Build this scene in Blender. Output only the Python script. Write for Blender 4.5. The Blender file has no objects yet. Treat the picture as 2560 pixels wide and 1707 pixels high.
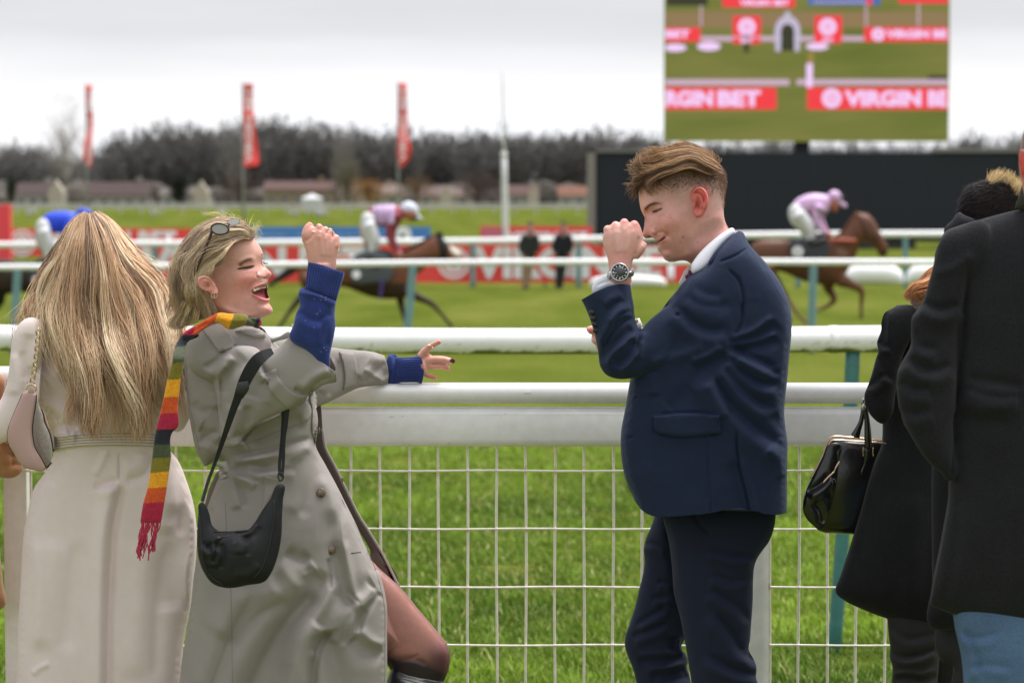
import bpy, math, random
import numpy as np
from mathutils import Vector, geometry as mgeo

random.seed(7)
rng = np.random.default_rng(7)
SC = bpy.context.scene
COL = SC.collection

# ------------------------------------------------------------------ camera
FPX = 6400.0            # focal length in photograph pixels (2560 wide) = 90 mm lens
CX, CY = 1280.0, 853.5
EYE = 1.65              # camera height above the spectators' ground
HOR = 515.0             # picture row of the horizon
TILT = math.atan((CY - HOR) / FPX)
cd = bpy.data.cameras.new('camera')
cam = bpy.data.objects.new('camera', cd)
COL.objects.link(cam)
cam.location = (0, 0, EYE)
cam.rotation_euler = (math.pi / 2 - TILT, 0, 0)
cd.sensor_width = 36.0
cd.lens = 90.0
cd.clip_start = 0.1
cd.clip_end = 4000
cd.dof.use_dof = True
cd.dof.focus_distance = 6.12
cd.dof.aperture_fstop = 4.8
SC.camera = cam

# ------------------------------------------------------------------ world: bright overcast sky
w = bpy.data.worlds.new('World')
SC.world = w
w.use_nodes = True
nt = w.node_tree
nt.nodes.clear()
SUN_EL, SUN_AZ = math.radians(48), math.radians(205)
def N(t, **k):
    n = nt.nodes.new(t)
    for a, b in k.items():
        setattr(n, a, b)
    return n
out = N('ShaderNodeOutputWorld')
bg = N('ShaderNodeBackground')
sky = N('ShaderNodeTexSky', sky_type='NISHITA')
sky.sun_disc = False
sky.sun_elevation = SUN_EL
sky.sun_rotation = SUN_AZ
sky.dust_density = 3.0
tc = N('ShaderNodeTexCoord')
sep = N('ShaderNodeSeparateXYZ')
nt.links.new(tc.outputs['Generated'], sep.inputs[0])
# cloud deck: bright band at the horizon, soft grey layers above
mp = N('ShaderNodeMapping')
mp.inputs['Scale'].default_value = (1.0, 1.0, 9.0)
nt.links.new(tc.outputs['Generated'], mp.inputs[0])
no = N('ShaderNodeTexNoise')
no.inputs['Scale'].default_value = 2.6
no.inputs['Detail'].default_value = 5
no.inputs['Roughness'].default_value = 0.5
nt.links.new(mp.outputs[0], no.inputs['Vector'])
ma = N('ShaderNodeMath', operation='MULTIPLY_ADD')
ma.inputs[1].default_value = 0.09
nt.links.new(no.outputs['Fac'], ma.inputs[0])
nt.links.new(sep.outputs['Z'], ma.inputs[2])
cr = N('ShaderNodeValToRGB')
mb = N('ShaderNodeMath', operation='SUBTRACT')
mb.inputs[1].default_value = 0.0175
nt.links.new(ma.outputs[0], mb.inputs[0])
nt.links.new(mb.outputs[0], cr.inputs[0])
e = cr.color_ramp.elements
e[0].position = 0.0
e[0].color = (7.8, 8.2, 8.8, 1)
e[1].position = 1.0
e[1].color = (8.2, 8.4, 8.9, 1)
for p, c in ((0.035, (8.4, 8.6, 9.0)), (0.062, (8.5, 8.5, 8.7)), (0.083, (7.2, 7.2, 7.4)), (0.100, (6.1, 6.15, 6.4)),
             (0.115, (5.5, 5.55, 5.85)), (0.2, (5.6, 5.65, 6.1)), (0.5, (7.0, 7.1, 7.6))):
    x = e.new(p)
    x.color = c + (1,)
mix = N('ShaderNodeMixRGB')
mix.inputs[0].default_value = 0.94
nt.links.new(sky.outputs[0], mix.inputs[1])
nt.links.new(cr.outputs[0], mix.inputs[2])
nt.links.new(mix.outputs[0], bg.inputs[0])
bg.inputs[1].default_value = 0.056
nt.links.new(bg.outputs[0], out.inputs[0])

# ------------------------------------------------------------------ sun behind thin cloud
sd = bpy.data.lights.new('sun', 'SUN')
sd.energy = 1.9
sd.angle = math.radians(38)
sd.color = (1.0, 0.975, 0.95)
sun = bpy.data.objects.new('sun', sd)
COL.objects.link(sun)
_d = Vector((0.28, 0.16, 0.94)).normalized()
sun.rotation_euler = _d.to_track_quat('Z', 'Y').to_euler()
sky.sun_rotation = math.atan2(_d.x, _d.y)
sky.sun_elevation = math.asin(_d.z)

SC.view_settings.view_transform = 'Standard'
SC.view_settings.look = 'None'
SC.view_settings.exposure = 1.28
SC.view_settings.gamma = 1.0
SC.view_settings.use_curve_mapping = False
SC.cycles.use_denoising = True
SC.cycles.max_bounces = 6
SC.cycles.transparent_max_bounces = 8

# ------------------------------------------------------------------ picture <-> place
_ct, _st = math.cos(TILT), math.sin(TILT)
def P(x, y, Y):
    """world point on the depth Y seen at photograph pixel x, y (arrays welcome)"""
    x = np.asarray(x, float); y = np.asarray(y, float); Y = np.asarray(Y, float)
    a = (x - CX) / FPX
    b = -(y - CY) / FPX
    dy = _ct + b * _st
    dz = -_st + b * _ct
    k = Y / dy
    return np.stack(np.broadcast_arrays(a * k, Y + 0 * k, EYE + dz * k), -1)

def PX(V):
    x, yy, z = V[:, 0], V[:, 1], V[:, 2] - EYE
    f = yy * _ct - z * _st
    u = yy * _st + z * _ct
    return np.stack([CX + FPX * x / f, CY - FPX * u / f], -1)

def crop(x0, y0, k):
    return lambda *pts: [tuple([x0 + p[0] / k, y0 + p[1] / k] + list(p[2:])) for p in pts]
c1 = crop(0, 480, 2.529); c2 = crop(380, 500, 3.919); c3 = crop(340, 760, 2.2405)
c4 = crop(1420, 330, 3.3357); c5 = crop(1400, 700, 2.6136); d1 = crop(1900, 400, 2.2394)
d2 = crop(1900, 1000, 2.218); d3 = crop(0, 1050, 2.3857); d4 = crop(420, 1250, 3.0154)
d5 = crop(1500, 1230, 3.2875); d6 = crop(1620, 0, 3.0154); e1 = crop(0, 180, 3.0947)
e2 = crop(600, 180, 2.45); e3 = crop(1850, 430, 3.8236); e4 = crop(640, 480, 4.3556)
e5 = crop(940, 820, 9.046); e6 = crop(740, 520, 3.564); e7 = crop(1460, 530, 4.236)
f1 = crop(1140, 520, 5.6); f2 = crop(640, 540, 4.704); f3 = crop(0, 880, 4.354)
f4 = crop(0, 480, 4.9); f5 = crop(2200, 300, 4.611); f6 = crop(760, 940, 2.94)
mn = crop(0, 0, 0.91875)          # the whole picture at 2352 px

# ------------------------------------------------------------------ names, labels
def tag(o, label=None, cat=None, group=None, kind=None):
    if label: o['label'] = label
    if cat: o['category'] = cat
    if group: o['group'] = group
    if kind: o['kind'] = kind
    return o

def empty(name, loc=(0, 0, 0), label=None, cat=None, group=None):
    o = bpy.data.objects.new(name, None)
    COL.objects.link(o)
    o.location = loc
    o.empty_display_size = 0.1
    return tag(o, label, cat, group)

def link(name, me, m=None, parent=None):
    o = bpy.data.objects.new(name, me)
    COL.objects.link(o)
    if m is not None and not me.materials:
        me.materials.append(m)
    if parent is not None:
        o.parent = parent
        L = Vector((0, 0, 0))
        q = parent
        while q is not None:
            L += Vector(q.location)
            q = q.parent
        # geometry is given in world coordinates: take the parents' offset out
        if L.length > 0:
            me.transform(__import__('mathutils').Matrix.Translation(-L))
    return o

def mesh_from(V, F, smooth=True, col=None, name='mesh'):
    me = bpy.data.meshes.new(name)
    V = np.asarray(V, np.float32)
    if isinstance(F, np.ndarray):
        n, k = F.shape
        me.vertices.add(len(V)); me.vertices.foreach_set('co', V.ravel())
        me.loops.add(n * k); me.loops.foreach_set('vertex_index', F.astype(np.int32).ravel())
        me.polygons.add(n)
        me.polygons.foreach_set('loop_start', np.arange(0, n * k, k, dtype=np.int32))
        me.polygons.foreach_set('loop_total', np.full(n, k, np.int32))
        me.update(calc_edges=True)
    else:
        me.from_pydata([tuple(v) for v in V.tolist()], [], F)
    me.polygons.foreach_set('use_smooth', np.full(len(me.polygons), bool(smooth)))
    if col is not None:
        a = me.color_attributes.new('Col', 'FLOAT_COLOR', 'POINT')
        c = np.ones((len(V), 4), np.float32)
        c[:, :3] = col
        a.data.foreach_set('color', c.ravel())
    return me

# ------------------------------------------------------------------ materials
def lin(r, g, b):
    f = lambda v: (v / 255.0 / 12.92) if v <= 10 else ((v / 255.0 + 0.055) / 1.055) ** 2.4
    return (f(r), f(g), f(b))

_mats = {}
def mat(name, col=(0.5, 0.5, 0.5), rough=0.6, vcol=False, noise=0.0, nscale=8.0, bump=0.0, bscale=200.0, sheen=0.0,
        metal=0.0, sss=0.0, weave=0.0, wscale=900.0, spec=0.5, coat=0.0, emit=None, coords='Object', bdist=0.002,
        detail=4, trans=0.0, sheentint=(1, 1, 1), noise2=0.0, n2scale=1.0):
    if name in _mats: return _mats[name]
    m = bpy.data.materials.new(name)
    m.use_nodes = True
    t = m.node_tree
    b = t.nodes['Principled BSDF']
    L = t.links.new
    src = None
    if vcol:
        a = t.nodes.new('ShaderNodeAttribute'); a.attribute_name = 'Col'
        src = a.outputs['Color']
    tcn = t.nodes.new('ShaderNodeTexCoord')
    for amt, sc_ in ((noise, nscale), (noise2, n2scale)):
        if not amt: continue
        nn = t.nodes.new('ShaderNodeTexNoise')
        nn.inputs['Scale'].default_value = sc_
        nn.inputs['Detail'].default_value = detail
        L(tcn.outputs[coords], nn.inputs['Vector'])
        r = t.nodes.new('ShaderNodeMapRange')
        r.inputs['From Min'].default_value = 0.3
        r.inputs['From Max'].default_value = 0.7
        r.inputs['To Min'].default_value = 1 - amt
        r.inputs['To Max'].default_value = 1 + amt
        L(nn.outputs['Fac'], r.inputs['Value'])
        mx = t.nodes.new('ShaderNodeVectorMath'); mx.operation = 'SCALE'
        if src is None:
            mx.inputs[0].default_value = col
        else:
            L(src, mx.inputs[0])
        L(r.outputs[0], mx.inputs['Scale'])
        src = mx.outputs[0]
    if src is None:
        b.inputs['Base Color'].default_value = (*col, 1)
    else:
        L(src, b.inputs['Base Color'])
    b.inputs['Roughness'].default_value = rough
    b.inputs['Metallic'].default_value = metal
    b.inputs['Specular IOR Level'].default_value = spec
    if sheen:
        b.inputs['Sheen Weight'].default_value = sheen
        b.inputs['Sheen Roughness'].default_value = 0.5
        b.inputs['Sheen Tint'].default_value = (*sheentint, 1)
    if sss:
        b.inputs['Subsurface Weight'].default_value = sss
        b.inputs['Subsurface Radius'].default_value = (1.0, 0.35, 0.2)
        b.inputs['Subsurface Scale'].default_value = 0.012
    if coat:
        b.inputs['Coat Weight'].default_value = coat
        b.inputs['Coat Roughness'].default_value = 0.15
    if trans:
        b.inputs['Transmission Weight'].default_value = trans
    if emit:
        b.inputs['Emission Color'].default_value = (*emit[:3], 1)
        b.inputs['Emission Strength'].default_value = emit[3]
        if vcol:
            L(src, b.inputs['Emission Color'])
    h = None
    if weave:
        for k_, ax in enumerate('XZ'):
            wv = t.nodes.new('ShaderNodeTexWave')
            wv.bands_direction = ax
            wv.inputs['Scale'].default_value = wscale
            wv.inputs['Distortion'].default_value = 0.6
            L(tcn.outputs[coords], wv.inputs['Vector'])
            if h is None:
                h = wv.outputs['Fac']
            else:
                ad = t.nodes.new('ShaderNodeMath'); ad.operation = 'ADD'
                L(h, ad.inputs[0]); L(wv.outputs['Fac'], ad.inputs[1])
                h = ad.outputs[0]
        bp = t.nodes.new('ShaderNodeBump')
        bp.inputs['Strength'].default_value = weave
        bp.inputs['Distance'].default_value = 0.0006
        L(h, bp.inputs['Height']); L(bp.outputs[0], b.inputs['Normal'])
        prev = bp.outputs[0]
    else:
        prev = None
    if bump:
        nn = t.nodes.new('ShaderNodeTexNoise')
        nn.inputs['Scale'].default_value = bscale
        nn.inputs['Detail'].default_value = 4
        L(tcn.outputs[coords], nn.inputs['Vector'])
        bp = t.nodes.new('ShaderNodeBump')
        bp.inputs['Strength'].default_value = bump
        bp.inputs['Distance'].default_value = bdist
        L(nn.outputs['Fac'], bp.inputs['Height'])
        if prev is not None: L(prev, bp.inputs['Normal'])
        L(bp.outputs[0], b.inputs['Normal'])
    _mats[name] = m
    return m

# ------------------------------------------------------------------ shape tools
def smooth_poly(pts, step, closed=True):
    """curve through the points; a third value 1 makes a sharp corner"""
    p = np.array([q[:2] for q in pts], float)
    cor = [len(q) > 2 and q[2] == 1 for q in pts]
    n = len(p)
    res = []
    for i in range(n if closed else n - 1):
        a, b = p[i], p[(i + 1) % n]
        L = np.linalg.norm(b - a)
        if L < 1e-6: continue
        def tan(j, other):
            if not closed and j in (0, n - 1): return (b - a) / L
            if cor[j]: return (b - a) / L
            u = p[(j + 1) % n] - p[j]; v = p[j] - p[(j - 1) % n]
            lu, lv = np.linalg.norm(u) + 1e-9, np.linalg.norm(v) + 1e-9
            t = u / lu * lv + v / lv * lu
            return t / (np.linalg.norm(t) + 1e-9)
        ta, tb = tan(i, b) * L, tan((i + 1) % n, a) * L
        k = max(1, int(round(L / step)))
        s = (np.arange(k) / k)[:, None]
        res.append((2*s**3 - 3*s**2 + 1) * a + (s**3 - 2*s**2 + s) * ta + (-2*s**3 + 3*s**2) * b + (s**3 - s**2) * tb)
    if not closed: res.append(p[-1:])
    return np.concatenate(res)

def inside(poly, q):
    x, y = q[:, 0], q[:, 1]
    c = np.zeros(len(q), bool)
    a = poly; b = np.roll(poly, -1, 0)
    for (x1, y1), (x2, y2) in zip(a, b):
        if y1 == y2: continue
        m = (y1 > y) != (y2 > y)
        if m.any():
            c[m] ^= x[m] < (x2 - x1) * (y[m] - y1) / (y2 - y1) + x1
    return c

def seg_dist(line, q, closed=False):
    """distance, signed side and 0..1 place along a polyline for points q"""
    a = line; b = np.roll(line, -1, 0)
    if not closed: a, b = a[:-1], b[:-1]
    L = np.linalg.norm(b - a, axis=1); T = L.sum() + 1e-9; acc = 0
    best = np.full(len(q), 1e18); sd_ = np.zeros(len(q)); tt = np.zeros(len(q))
    for i in range(len(a)):
        if L[i] < 1e-9: continue
        d = (b[i] - a[i]) / L[i]
        r = q - a[i]
        t = np.clip(r @ d, 0, L[i])
        v = r - t[:, None] * d
        dd = (v ** 2).sum(1)
        m = dd < best
        best[m] = dd[m]
        cr_ = d[0] * r[:, 1] - d[1] * r[:, 0]
        sd_[m] = cr_[m]
        tt[m] = (acc + t[m]) / T
        acc += L[i]
    dist = np.sqrt(best)
    return dist, np.where(sd_ >= 0, 1, -1) * dist, tt

def tri_mesh(poly, g):
    bd = poly
    n = len(bd)
    lo, hi = bd.min(0), bd.max(0)
    xs = np.arange(lo[0] + g * 0.4, hi[0], g)
    ys = np.arange(lo[1] + g * 0.4, hi[1], g * 0.87)
    X, Yg = np.meshgrid(xs, ys)
    X = X + (np.arange(len(ys)) % 2)[:, None] * g * 0.5
    q = np.stack([X.ravel(), Yg.ravel()], 1)
    q = q[inside(bd, q)]
    if len(q):
        dist = seg_dist(bd, q, True)[0]
        q = q[dist > g * 0.75]
    rings = []
    t = np.roll(bd, -1, 0) - np.roll(bd, 1, 0)
    t /= np.linalg.norm(t, axis=1)[:, None] + 1e-9
    nn = np.stack([-t[:, 1], t[:, 0]], 1)
    area = 0.5 * np.sum(bd[:, 0] * np.roll(bd[:, 1], -1) - np.roll(bd[:, 0], -1) * bd[:, 1])
    if area < 0: nn = -nn
    for off in (0.10, 0.38):
        r = bd + nn * g * off
        m = inside(bd, r)
        r = r[m]
        if len(r):
            dd = seg_dist(bd, r, True)[0]
            rings.append(r[dd > g * off * 0.85])
    allp = np.concatenate([bd, q] + rings)
    ed = [(i, (i + 1) % n) for i in range(n)]
    vs, es, fs, ov, oe, of = mgeo.delaunay_2d_cdt([Vector(v) for v in allp.tolist()], ed, [], 1, 1e-5)
    Vp = np.array([v[:] for v in vs])
    F = np.array([f for f in fs if len(f) == 3], int)
    # orientation
    A = Vp[F]
    s = np.cross(A[:, 1] - A[:, 0], A[:, 2] - A[:, 0])
    F[s < 0] = F[s < 0][:, ::-1]
    isb = np.zeros(len(Vp), bool)
    for i, o in enumerate(ov):
        if any(k < n for k in o): isb[i] = True
    return Vp, F, isb

def poisson(Vp, F, isb):
    n = len(Vp)
    A = Vp[F]
    I, J, W = [], [], []
    area = np.abs(np.cross(A[:, 1] - A[:, 0], A[:, 2] - A[:, 0])) * 0.5
    rhs = np.zeros(n)
    for k in range(3):
        i, j, l = F[:, k], F[:, (k + 1) % 3], F[:, (k + 2) % 3]
        e1_, e2_ = Vp[i] - Vp[l], Vp[j] - Vp[l]
        cot = (e1_ * e2_).sum(1) / (2 * area + 1e-9) * 0.5
        cot = np.clip(cot, -2, 20)
        I += [i, j]; J += [j, i]; W += [cot, cot]
        rhs += np.bincount(i, area / 3 * 2, n)
    I = np.concatenate(I); J = np.concatenate(J); W = np.concatenate(W)
    D = np.bincount(I, W, n) + 1e-9
    free = ~isb
    def mv(u):
        u = u * free
        return (D * u - np.bincount(I, W * u[J], n)) * free
    b = rhs * free
    x = np.zeros(n); r = b - mv(x); Dm = np.where(D > 1e-6, D, 1)
    z = r / Dm; p = z.copy(); rz = r @ z
    for it in range(600):
        Ap = mv(p)
        al = rz / (p @ Ap + 1e-20)
        x += al * p; r -= al * Ap
        z = r / Dm
        rz2 = r @ z
        if rz2 < 1e-9 * (b @ (b / Dm) + 1e-12): break
        p = z + rz2 / rz * p; rz = rz2
    return np.maximum(x, 0)

def blob(pts, Y0, k=1.0, kb=None, g=8.0, cap=None, dY=None, step=None, lin_=None):
    """solid of an outline: closed, rounded, with a thickness that follows its width.
    pts: outline in picture pixels; Y0 depth of its middle; k roundness; cap most half-thickness in metres;
    lin_=(ax,ay,bx,by,Ya,Yb): depth changes from Ya at a to Yb at b"""
    poly = smooth_poly(pts, step or g * 0.8)
    Vp, F, isb = tri_mesh(poly, g)
    u = poisson(Vp, F, isb)
    s = FPX / Y0
    h = np.sqrt(u) / s
    if kb is None: kb = k
    hf, hb = h * k, h * kb
    if cap:
        cf, cb = (cap if isinstance(cap, tuple) else (cap, cap))
        hf = cf * (1 - np.exp(-(hf / cf) * 1.15)); hb = cb * (1 - np.exp(-(hb / cb) * 1.15))
    Yc = np.full(len(Vp), float(Y0))
    if lin_:
        a = np.array(lin_[:2], float); b = np.array(lin_[2:4], float)
        t = np.clip(((Vp - a) @ (b - a)) / ((b - a) @ (b - a)), -0.3, 1.3)
        Yc = lin_[4] + (lin_[5] - lin_[4]) * t
    if dY is not None: Yc = Yc + dY(Vp[:, 0], Vp[:, 1])
    fr = P(Vp[:, 0], Vp[:, 1], Yc - hf)
    bk = P(Vp[:, 0], Vp[:, 1], Yc + hb)
    idx = np.arange(len(Vp))
    bi = np.where(isb, idx, -1)
    cnt = np.cumsum(~isb) - 1
    bi = np.where(isb, idx, len(Vp) + cnt)
    V = np.concatenate([fr, bk[~isb]])
    Ff = F[:, ::-1]              # the picture y points down
    Fb = bi[F]
    return V, np.concatenate([Ff, Fb])

def tube(pts, r, n=10, flat=1.0, caps=True, up=None):
    """round tube through world points; r one radius or one per point"""
    p = np.array(pts, float)
    m = len(p)
    r = np.broadcast_to(np.asarray(r, float), (m,))
    t = np.gradient(p, axis=0)
    t /= np.linalg.norm(t, axis=1)[:, None] + 1e-12
    up = np.array(up if up is not None else (0, 1, 0), float)
    a = np.cross(t, up)
    bad = np.linalg.norm(a, axis=1) < 1e-3
    a[bad] = np.cross(t[bad], (1, 0, 0.01))
    a /= np.linalg.norm(a, axis=1)[:, None]
    b = np.cross(a, t)
    th = np.arange(n) / n * 2 * np.pi
    V = p[:, None] + r[:, None, None] * (np.cos(th)[None, :, None] * a[:, None] + flat * np.sin(th)[None, :, None] * b[:, None])
    V = V.reshape(-1, 3)
    i = np.arange(m - 1)[:, None] * n; j = np.arange(n)[None]; j2 = (j + 1) % n
    q = np.stack([i + j, i + j2, i + n + j2, i + n + j], -1).reshape(-1, 4)
    F = np.concatenate([q[:, [0, 1, 2]], q[:, [0, 2, 3]]])
    if caps:
        c0, c1_ = len(V), len(V) + 1
        V = np.concatenate([V, p[:1] - t[:1] * r[0] * 0.35, p[-1:] + t[-1:] * r[-1] * 0.35])
        jj = np.arange(n); jj2 = (jj + 1) % n
        F = np.concatenate([F, np.stack([np.full(n, c0), jj2, jj], 1),
                            np.stack([np.full(n, c1_), (m - 1) * n + jj, (m - 1) * n + jj2], 1)])
    return V, F

def ptube(pts, Y, rpx, n=10, sub=4, flat=1.0, caps=True):
    """tube along picture points (x, y[, r in px[, Y]]), smoothed"""
    q = []
    for p in pts:
        q.append([p[0], p[1], p[2] if len(p) > 2 and p[2] is not None else rpx, p[3] if len(p) > 3 else Y])
    q = np.array(q, float)
    if len(q) > 2 and sub > 1:
        m = len(q); tt = np.linspace(0, m - 1, (m - 1) * sub + 1)
        i = np.clip(tt.astype(int), 0, m - 2); f = (tt - i)[:, None]
        p0, p1, p2, p3 = q[np.clip(i - 1, 0, m - 1)], q[i], q[i + 1], q[np.clip(i + 2, 0, m - 1)]
        q = 0.5 * ((2 * p1) + (-p0 + p2) * f + (2 * p0 - 5 * p1 + 4 * p2 - p3) * f ** 2 + (-p0 + 3 * p1 - 3 * p2 + p3) * f ** 3)
    return tube(P(q[:, 0], q[:, 1], q[:, 3]), q[:, 2] * q[:, 3] / FPX, n, flat, caps)

def ellipsoid(c, r, n=16, rot=0.0):
    """c world centre, r radii, rot turn about the depth axis"""
    th = np.linspace(0, np.pi, n // 2 + 2)[1:-1]; ph = np.arange(n) / n * 2 * np.pi
    T, H_ = np.meshgrid(th, ph, indexing='ij')
    V = np.stack([np.sin(T) * np.cos(H_), np.sin(T) * np.sin(H_), np.cos(T)], -1).reshape(-1, 3)
    V = np.concatenate([V, [[0, 0, 1], [0, 0, -1]]]) * np.array(r)
    cc, ss = math.cos(rot), math.sin(rot)
    V = np.stack([V[:, 0] * cc - V[:, 2] * ss, V[:, 1], V[:, 0] * ss + V[:, 2] * cc], -1) + np.array(c)
    m = n // 2
    i = np.arange(m - 1)[:, None] * n; j = np.arange(n)[None]; j2 = (j + 1) % n
    q = np.stack([i + j, i + n + j, i + n + j2, i + j2], -1).reshape(-1, 4)
    F = np.concatenate([q[:, [0, 1, 2]], q[:, [0, 2, 3]]])
    t_, b_ = m * n, m * n + 1
    jj = np.arange(n); jj2 = (jj + 1) % n
    F = np.concatenate([F, np.stack([np.full(n, t_), jj, jj2], 1), np.stack([np.full(n, b_), (m - 1) * n + jj2, (m - 1) * n + jj], 1)])
    return V, F

def pell(x, y, Y, rx, ry, rd, ang=0.0, n=16):
    s = FPX / Y
    return ellipsoid(P(x, y, Y), (rx / s, rd / s, ry / s), n, -math.radians(ang))

def box(lo, hi, bev=0.0):
    (x0, y0, z0), (x1, y1, z1) = lo, hi
    if bev <= 0:
        V = np.array([(x, y, z) for x in (x0, x1) for y in (y0, y1) for z in (z0, z1)], float)
        F = [(0, 1, 3, 2), (4, 6, 7, 5), (0, 4, 5, 1), (2, 3, 7, 6), (0, 2, 6, 4), (1, 5, 7, 3)]
        F = np.array(F)
        return V, np.concatenate([F[:, [0, 1, 2]], F[:, [0, 2, 3]]])
    prof = []
    for (cy, cz, a0) in ((y1 - bev, z1 - bev, 0), (y0 + bev, z1 - bev, 90), (y0 + bev, z0 + bev, 180), (y1 - bev, z0 + bev, 270)):
        for a in (0, 22.5, 45, 67.5, 90):
            r = math.radians(a0 + a)
            prof.append((cy + bev * math.cos(r), cz + bev * math.sin(r)))
    n = len(prof)
    V = np.array([(x, y, z) for x in (x0, x1) for y, z in prof])
    F = []
    for j in range(n):
        k = (j + 1) % n
        F += [(j, k, n + k), (j, n + k, n + j)]
    for j in range(1, n - 1):
        F += [(0, j + 1, j), (n, n + j, n + j + 1)]
    return V, np.array(F)

def join(parts):
    Vs, Fs, o = [], [], 0
    for V, F in parts:
        Vs.append(V); Fs.append(np.asarray(F) + o); o += len(V)
    return np.concatenate(Vs), np.concatenate(Fs)

def remesh(V, F, voxel):
    me = mesh_from(V, F, True)
    o = bpy.data.objects.new('tmp', me); COL.objects.link(o)
    md = o.modifiers.new('r', 'REMESH'); md.mode = 'VOXEL'; md.voxel_size = voxel
    dg = bpy.context.evaluated_depsgraph_get(); dg.update()
    ev = o.evaluated_get(dg); m2 = ev.to_mesh()
    n = len(m2.vertices)
    v = np.empty(n * 3, np.float32); m2.vertices.foreach_get('co', v)
    nl = len(m2.loops); li = np.empty(nl, np.int32); m2.loops.foreach_get('vertex_index', li)
    f = li.reshape(-1, 4) if nl == 4 * len(m2.polygons) else None
    if f is None:
        m2.calc_loop_triangles()
        a = np.empty(len(m2.loop_triangles) * 3, np.int32); m2.loop_triangles.foreach_get('vertices', a); f = a.reshape(-1, 3)
    ev.to_mesh_clear()
    bpy.data.objects.remove(o); bpy.data.meshes.remove(me)
    return v.reshape(-1, 3).astype(float), f.astype(int)

def edges_of(F):
    k = F.shape[1]
    e_ = np.concatenate([F[:, [i, (i + 1) % k]] for i in range(k)])
    return e_

def relax(V, F, it=2, lam=0.5):
    e_ = edges_of(F)
    i = np.concatenate([e_[:, 0], e_[:, 1]]); j = np.concatenate([e_[:, 1], e_[:, 0]])
    n = len(V); d = np.bincount(i, minlength=n)[:, None] + 1e-9
    for k in range(it):
        for l in (lam, -lam * 1.02):
            m = np.stack([np.bincount(i, V[j, a], n) for a in range(3)], 1) / d
            V = V + l * (m - V)
    return V

def shrink_smooth(V, F, it=2, lam=0.5):
    e_ = edges_of(F)
    i = np.concatenate([e_[:, 0], e_[:, 1]]); j = np.concatenate([e_[:, 1], e_[:, 0]])
    n = len(V); d = np.bincount(i, minlength=n)[:, None] + 1e-9
    for k in range(it):
        m = np.stack([np.bincount(i, V[j, a], n) for a in range(3)], 1) / d
        V = V + lam * (m - V)
    return V

def vnormals(V, F):
    A = V[F]
    if F.shape[1] == 4:
        fn = np.cross(A[:, 2] - A[:, 0], A[:, 3] - A[:, 1])
    else:
        fn = np.cross(A[:, 1] - A[:, 0], A[:, 2] - A[:, 0])
    n = np.zeros_like(V)
    for k in range(F.shape[1]):
        for a in range(3):
            n[:, a] += np.bincount(F[:, k], fn[:, a], len(V))
    return n / (np.linalg.norm(n, axis=1)[:, None] + 1e-12)

# value noise
_perm = rng.permutation(4096)
_val = rng.random(4096) * 2 - 1
def vnoise(p):
    i = np.floor(p).astype(int); f = p - i
    f = f * f * (3 - 2 * f)
    r = 0
    for a in (0, 1):
        for b in (0, 1):
            for c in (0, 1):
                h = _perm[(_perm[(_perm[(i[:, 0] + a) & 4095] + i[:, 1] + b) & 4095] + i[:, 2] + c) & 4095]
                wt = (f[:, 0] if a else 1 - f[:, 0]) * (f[:, 1] if b else 1 - f[:, 1]) * (f[:, 2] if c else 1 - f[:, 2])
                r = r + wt * _val[h]
    return r

# brushes: how the surface is pushed (pixels towards the camera) or painted
def BU(x, y, rx, ry=None, amp=1.0, ang=0.0):
    return ('b', x, y, rx, ry or rx, amp, ang)
def RI(pts, w_, amp, tp=(0.15, 0.15)):
    return ('r', pts, w_, amp, tp)
def FO(pts, w_, amp, tp=(0.15, 0.15)):
    return ('f', pts, w_, amp, tp)
def PL(pts, soft, amp):
    return ('p', pts, soft, amp)

def sstep(t):
    t = np.clip(t, 0, 1)
    return t * t * (3 - 2 * t)

def brush(f, q):
    k = f[0]
    r = np.zeros(len(q))
    if k == 'b':
        _, x, y, rx, ry, amp, ang = f
        a = math.radians(ang)
        dx, dy = q[:, 0] - x, q[:, 1] - y
        u = dx * math.cos(a) + dy * math.sin(a); v = -dx * math.sin(a) + dy * math.cos(a)
        return amp * np.exp(-(u / rx) ** 2 - (v / ry) ** 2)
    pts = f[1]
    pp = np.array([p[:2] for p in pts], float)
    if k in 'rf':
        _, _, w_, amp, tp = f
        lo, hi = pp.min(0) - 5 * w_, pp.max(0) + 5 * w_
        m = (q[:, 0] > lo[0]) & (q[:, 0] < hi[0]) & (q[:, 1] > lo[1]) & (q[:, 1] < hi[1])
        if not m.any(): return r
        line = smooth_poly(pts, max(4, w_ * 0.8), closed=False) if len(pts) > 2 else pp
        d, sg, t = seg_dist(line, q[m])
        env = sstep(t / max(tp[0], 1e-3)) if tp[0] > 0 else 1.0
        env = env * (sstep((1 - t) / max(tp[1], 1e-3)) if tp[1] > 0 else 1.0)
        if k == 'r':
            r[m] = amp * env * np.exp(-(d / w_) ** 2)
        else:
            s_ = sg / w_
            a_, b_ = s_ / 1.7, s_ / 0.85
            r[m] = amp * env * np.where(s_ > 0, a_ * np.exp(.5 - a_ ** 2 / 2), .75 * b_ * np.exp(.5 - b_ ** 2 / 2))
        return r
    if k == 'p':
        _, _, soft, amp = f
        lo, hi = pp.min(0) - 3 * soft, pp.max(0) + 3 * soft
        m = (q[:, 0] > lo[0]) & (q[:, 0] < hi[0]) & (q[:, 1] > lo[1]) & (q[:, 1] < hi[1])
        if not m.any(): return r
        poly = smooth_poly(pts, 5)
        ins = inside(poly, q[m])
        d = seg_dist(poly, q[m], True)[0] * np.where(ins, 1, -1)
        r[m] = amp * sstep(d / soft * 0.5 + 0.5)
        return r

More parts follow.
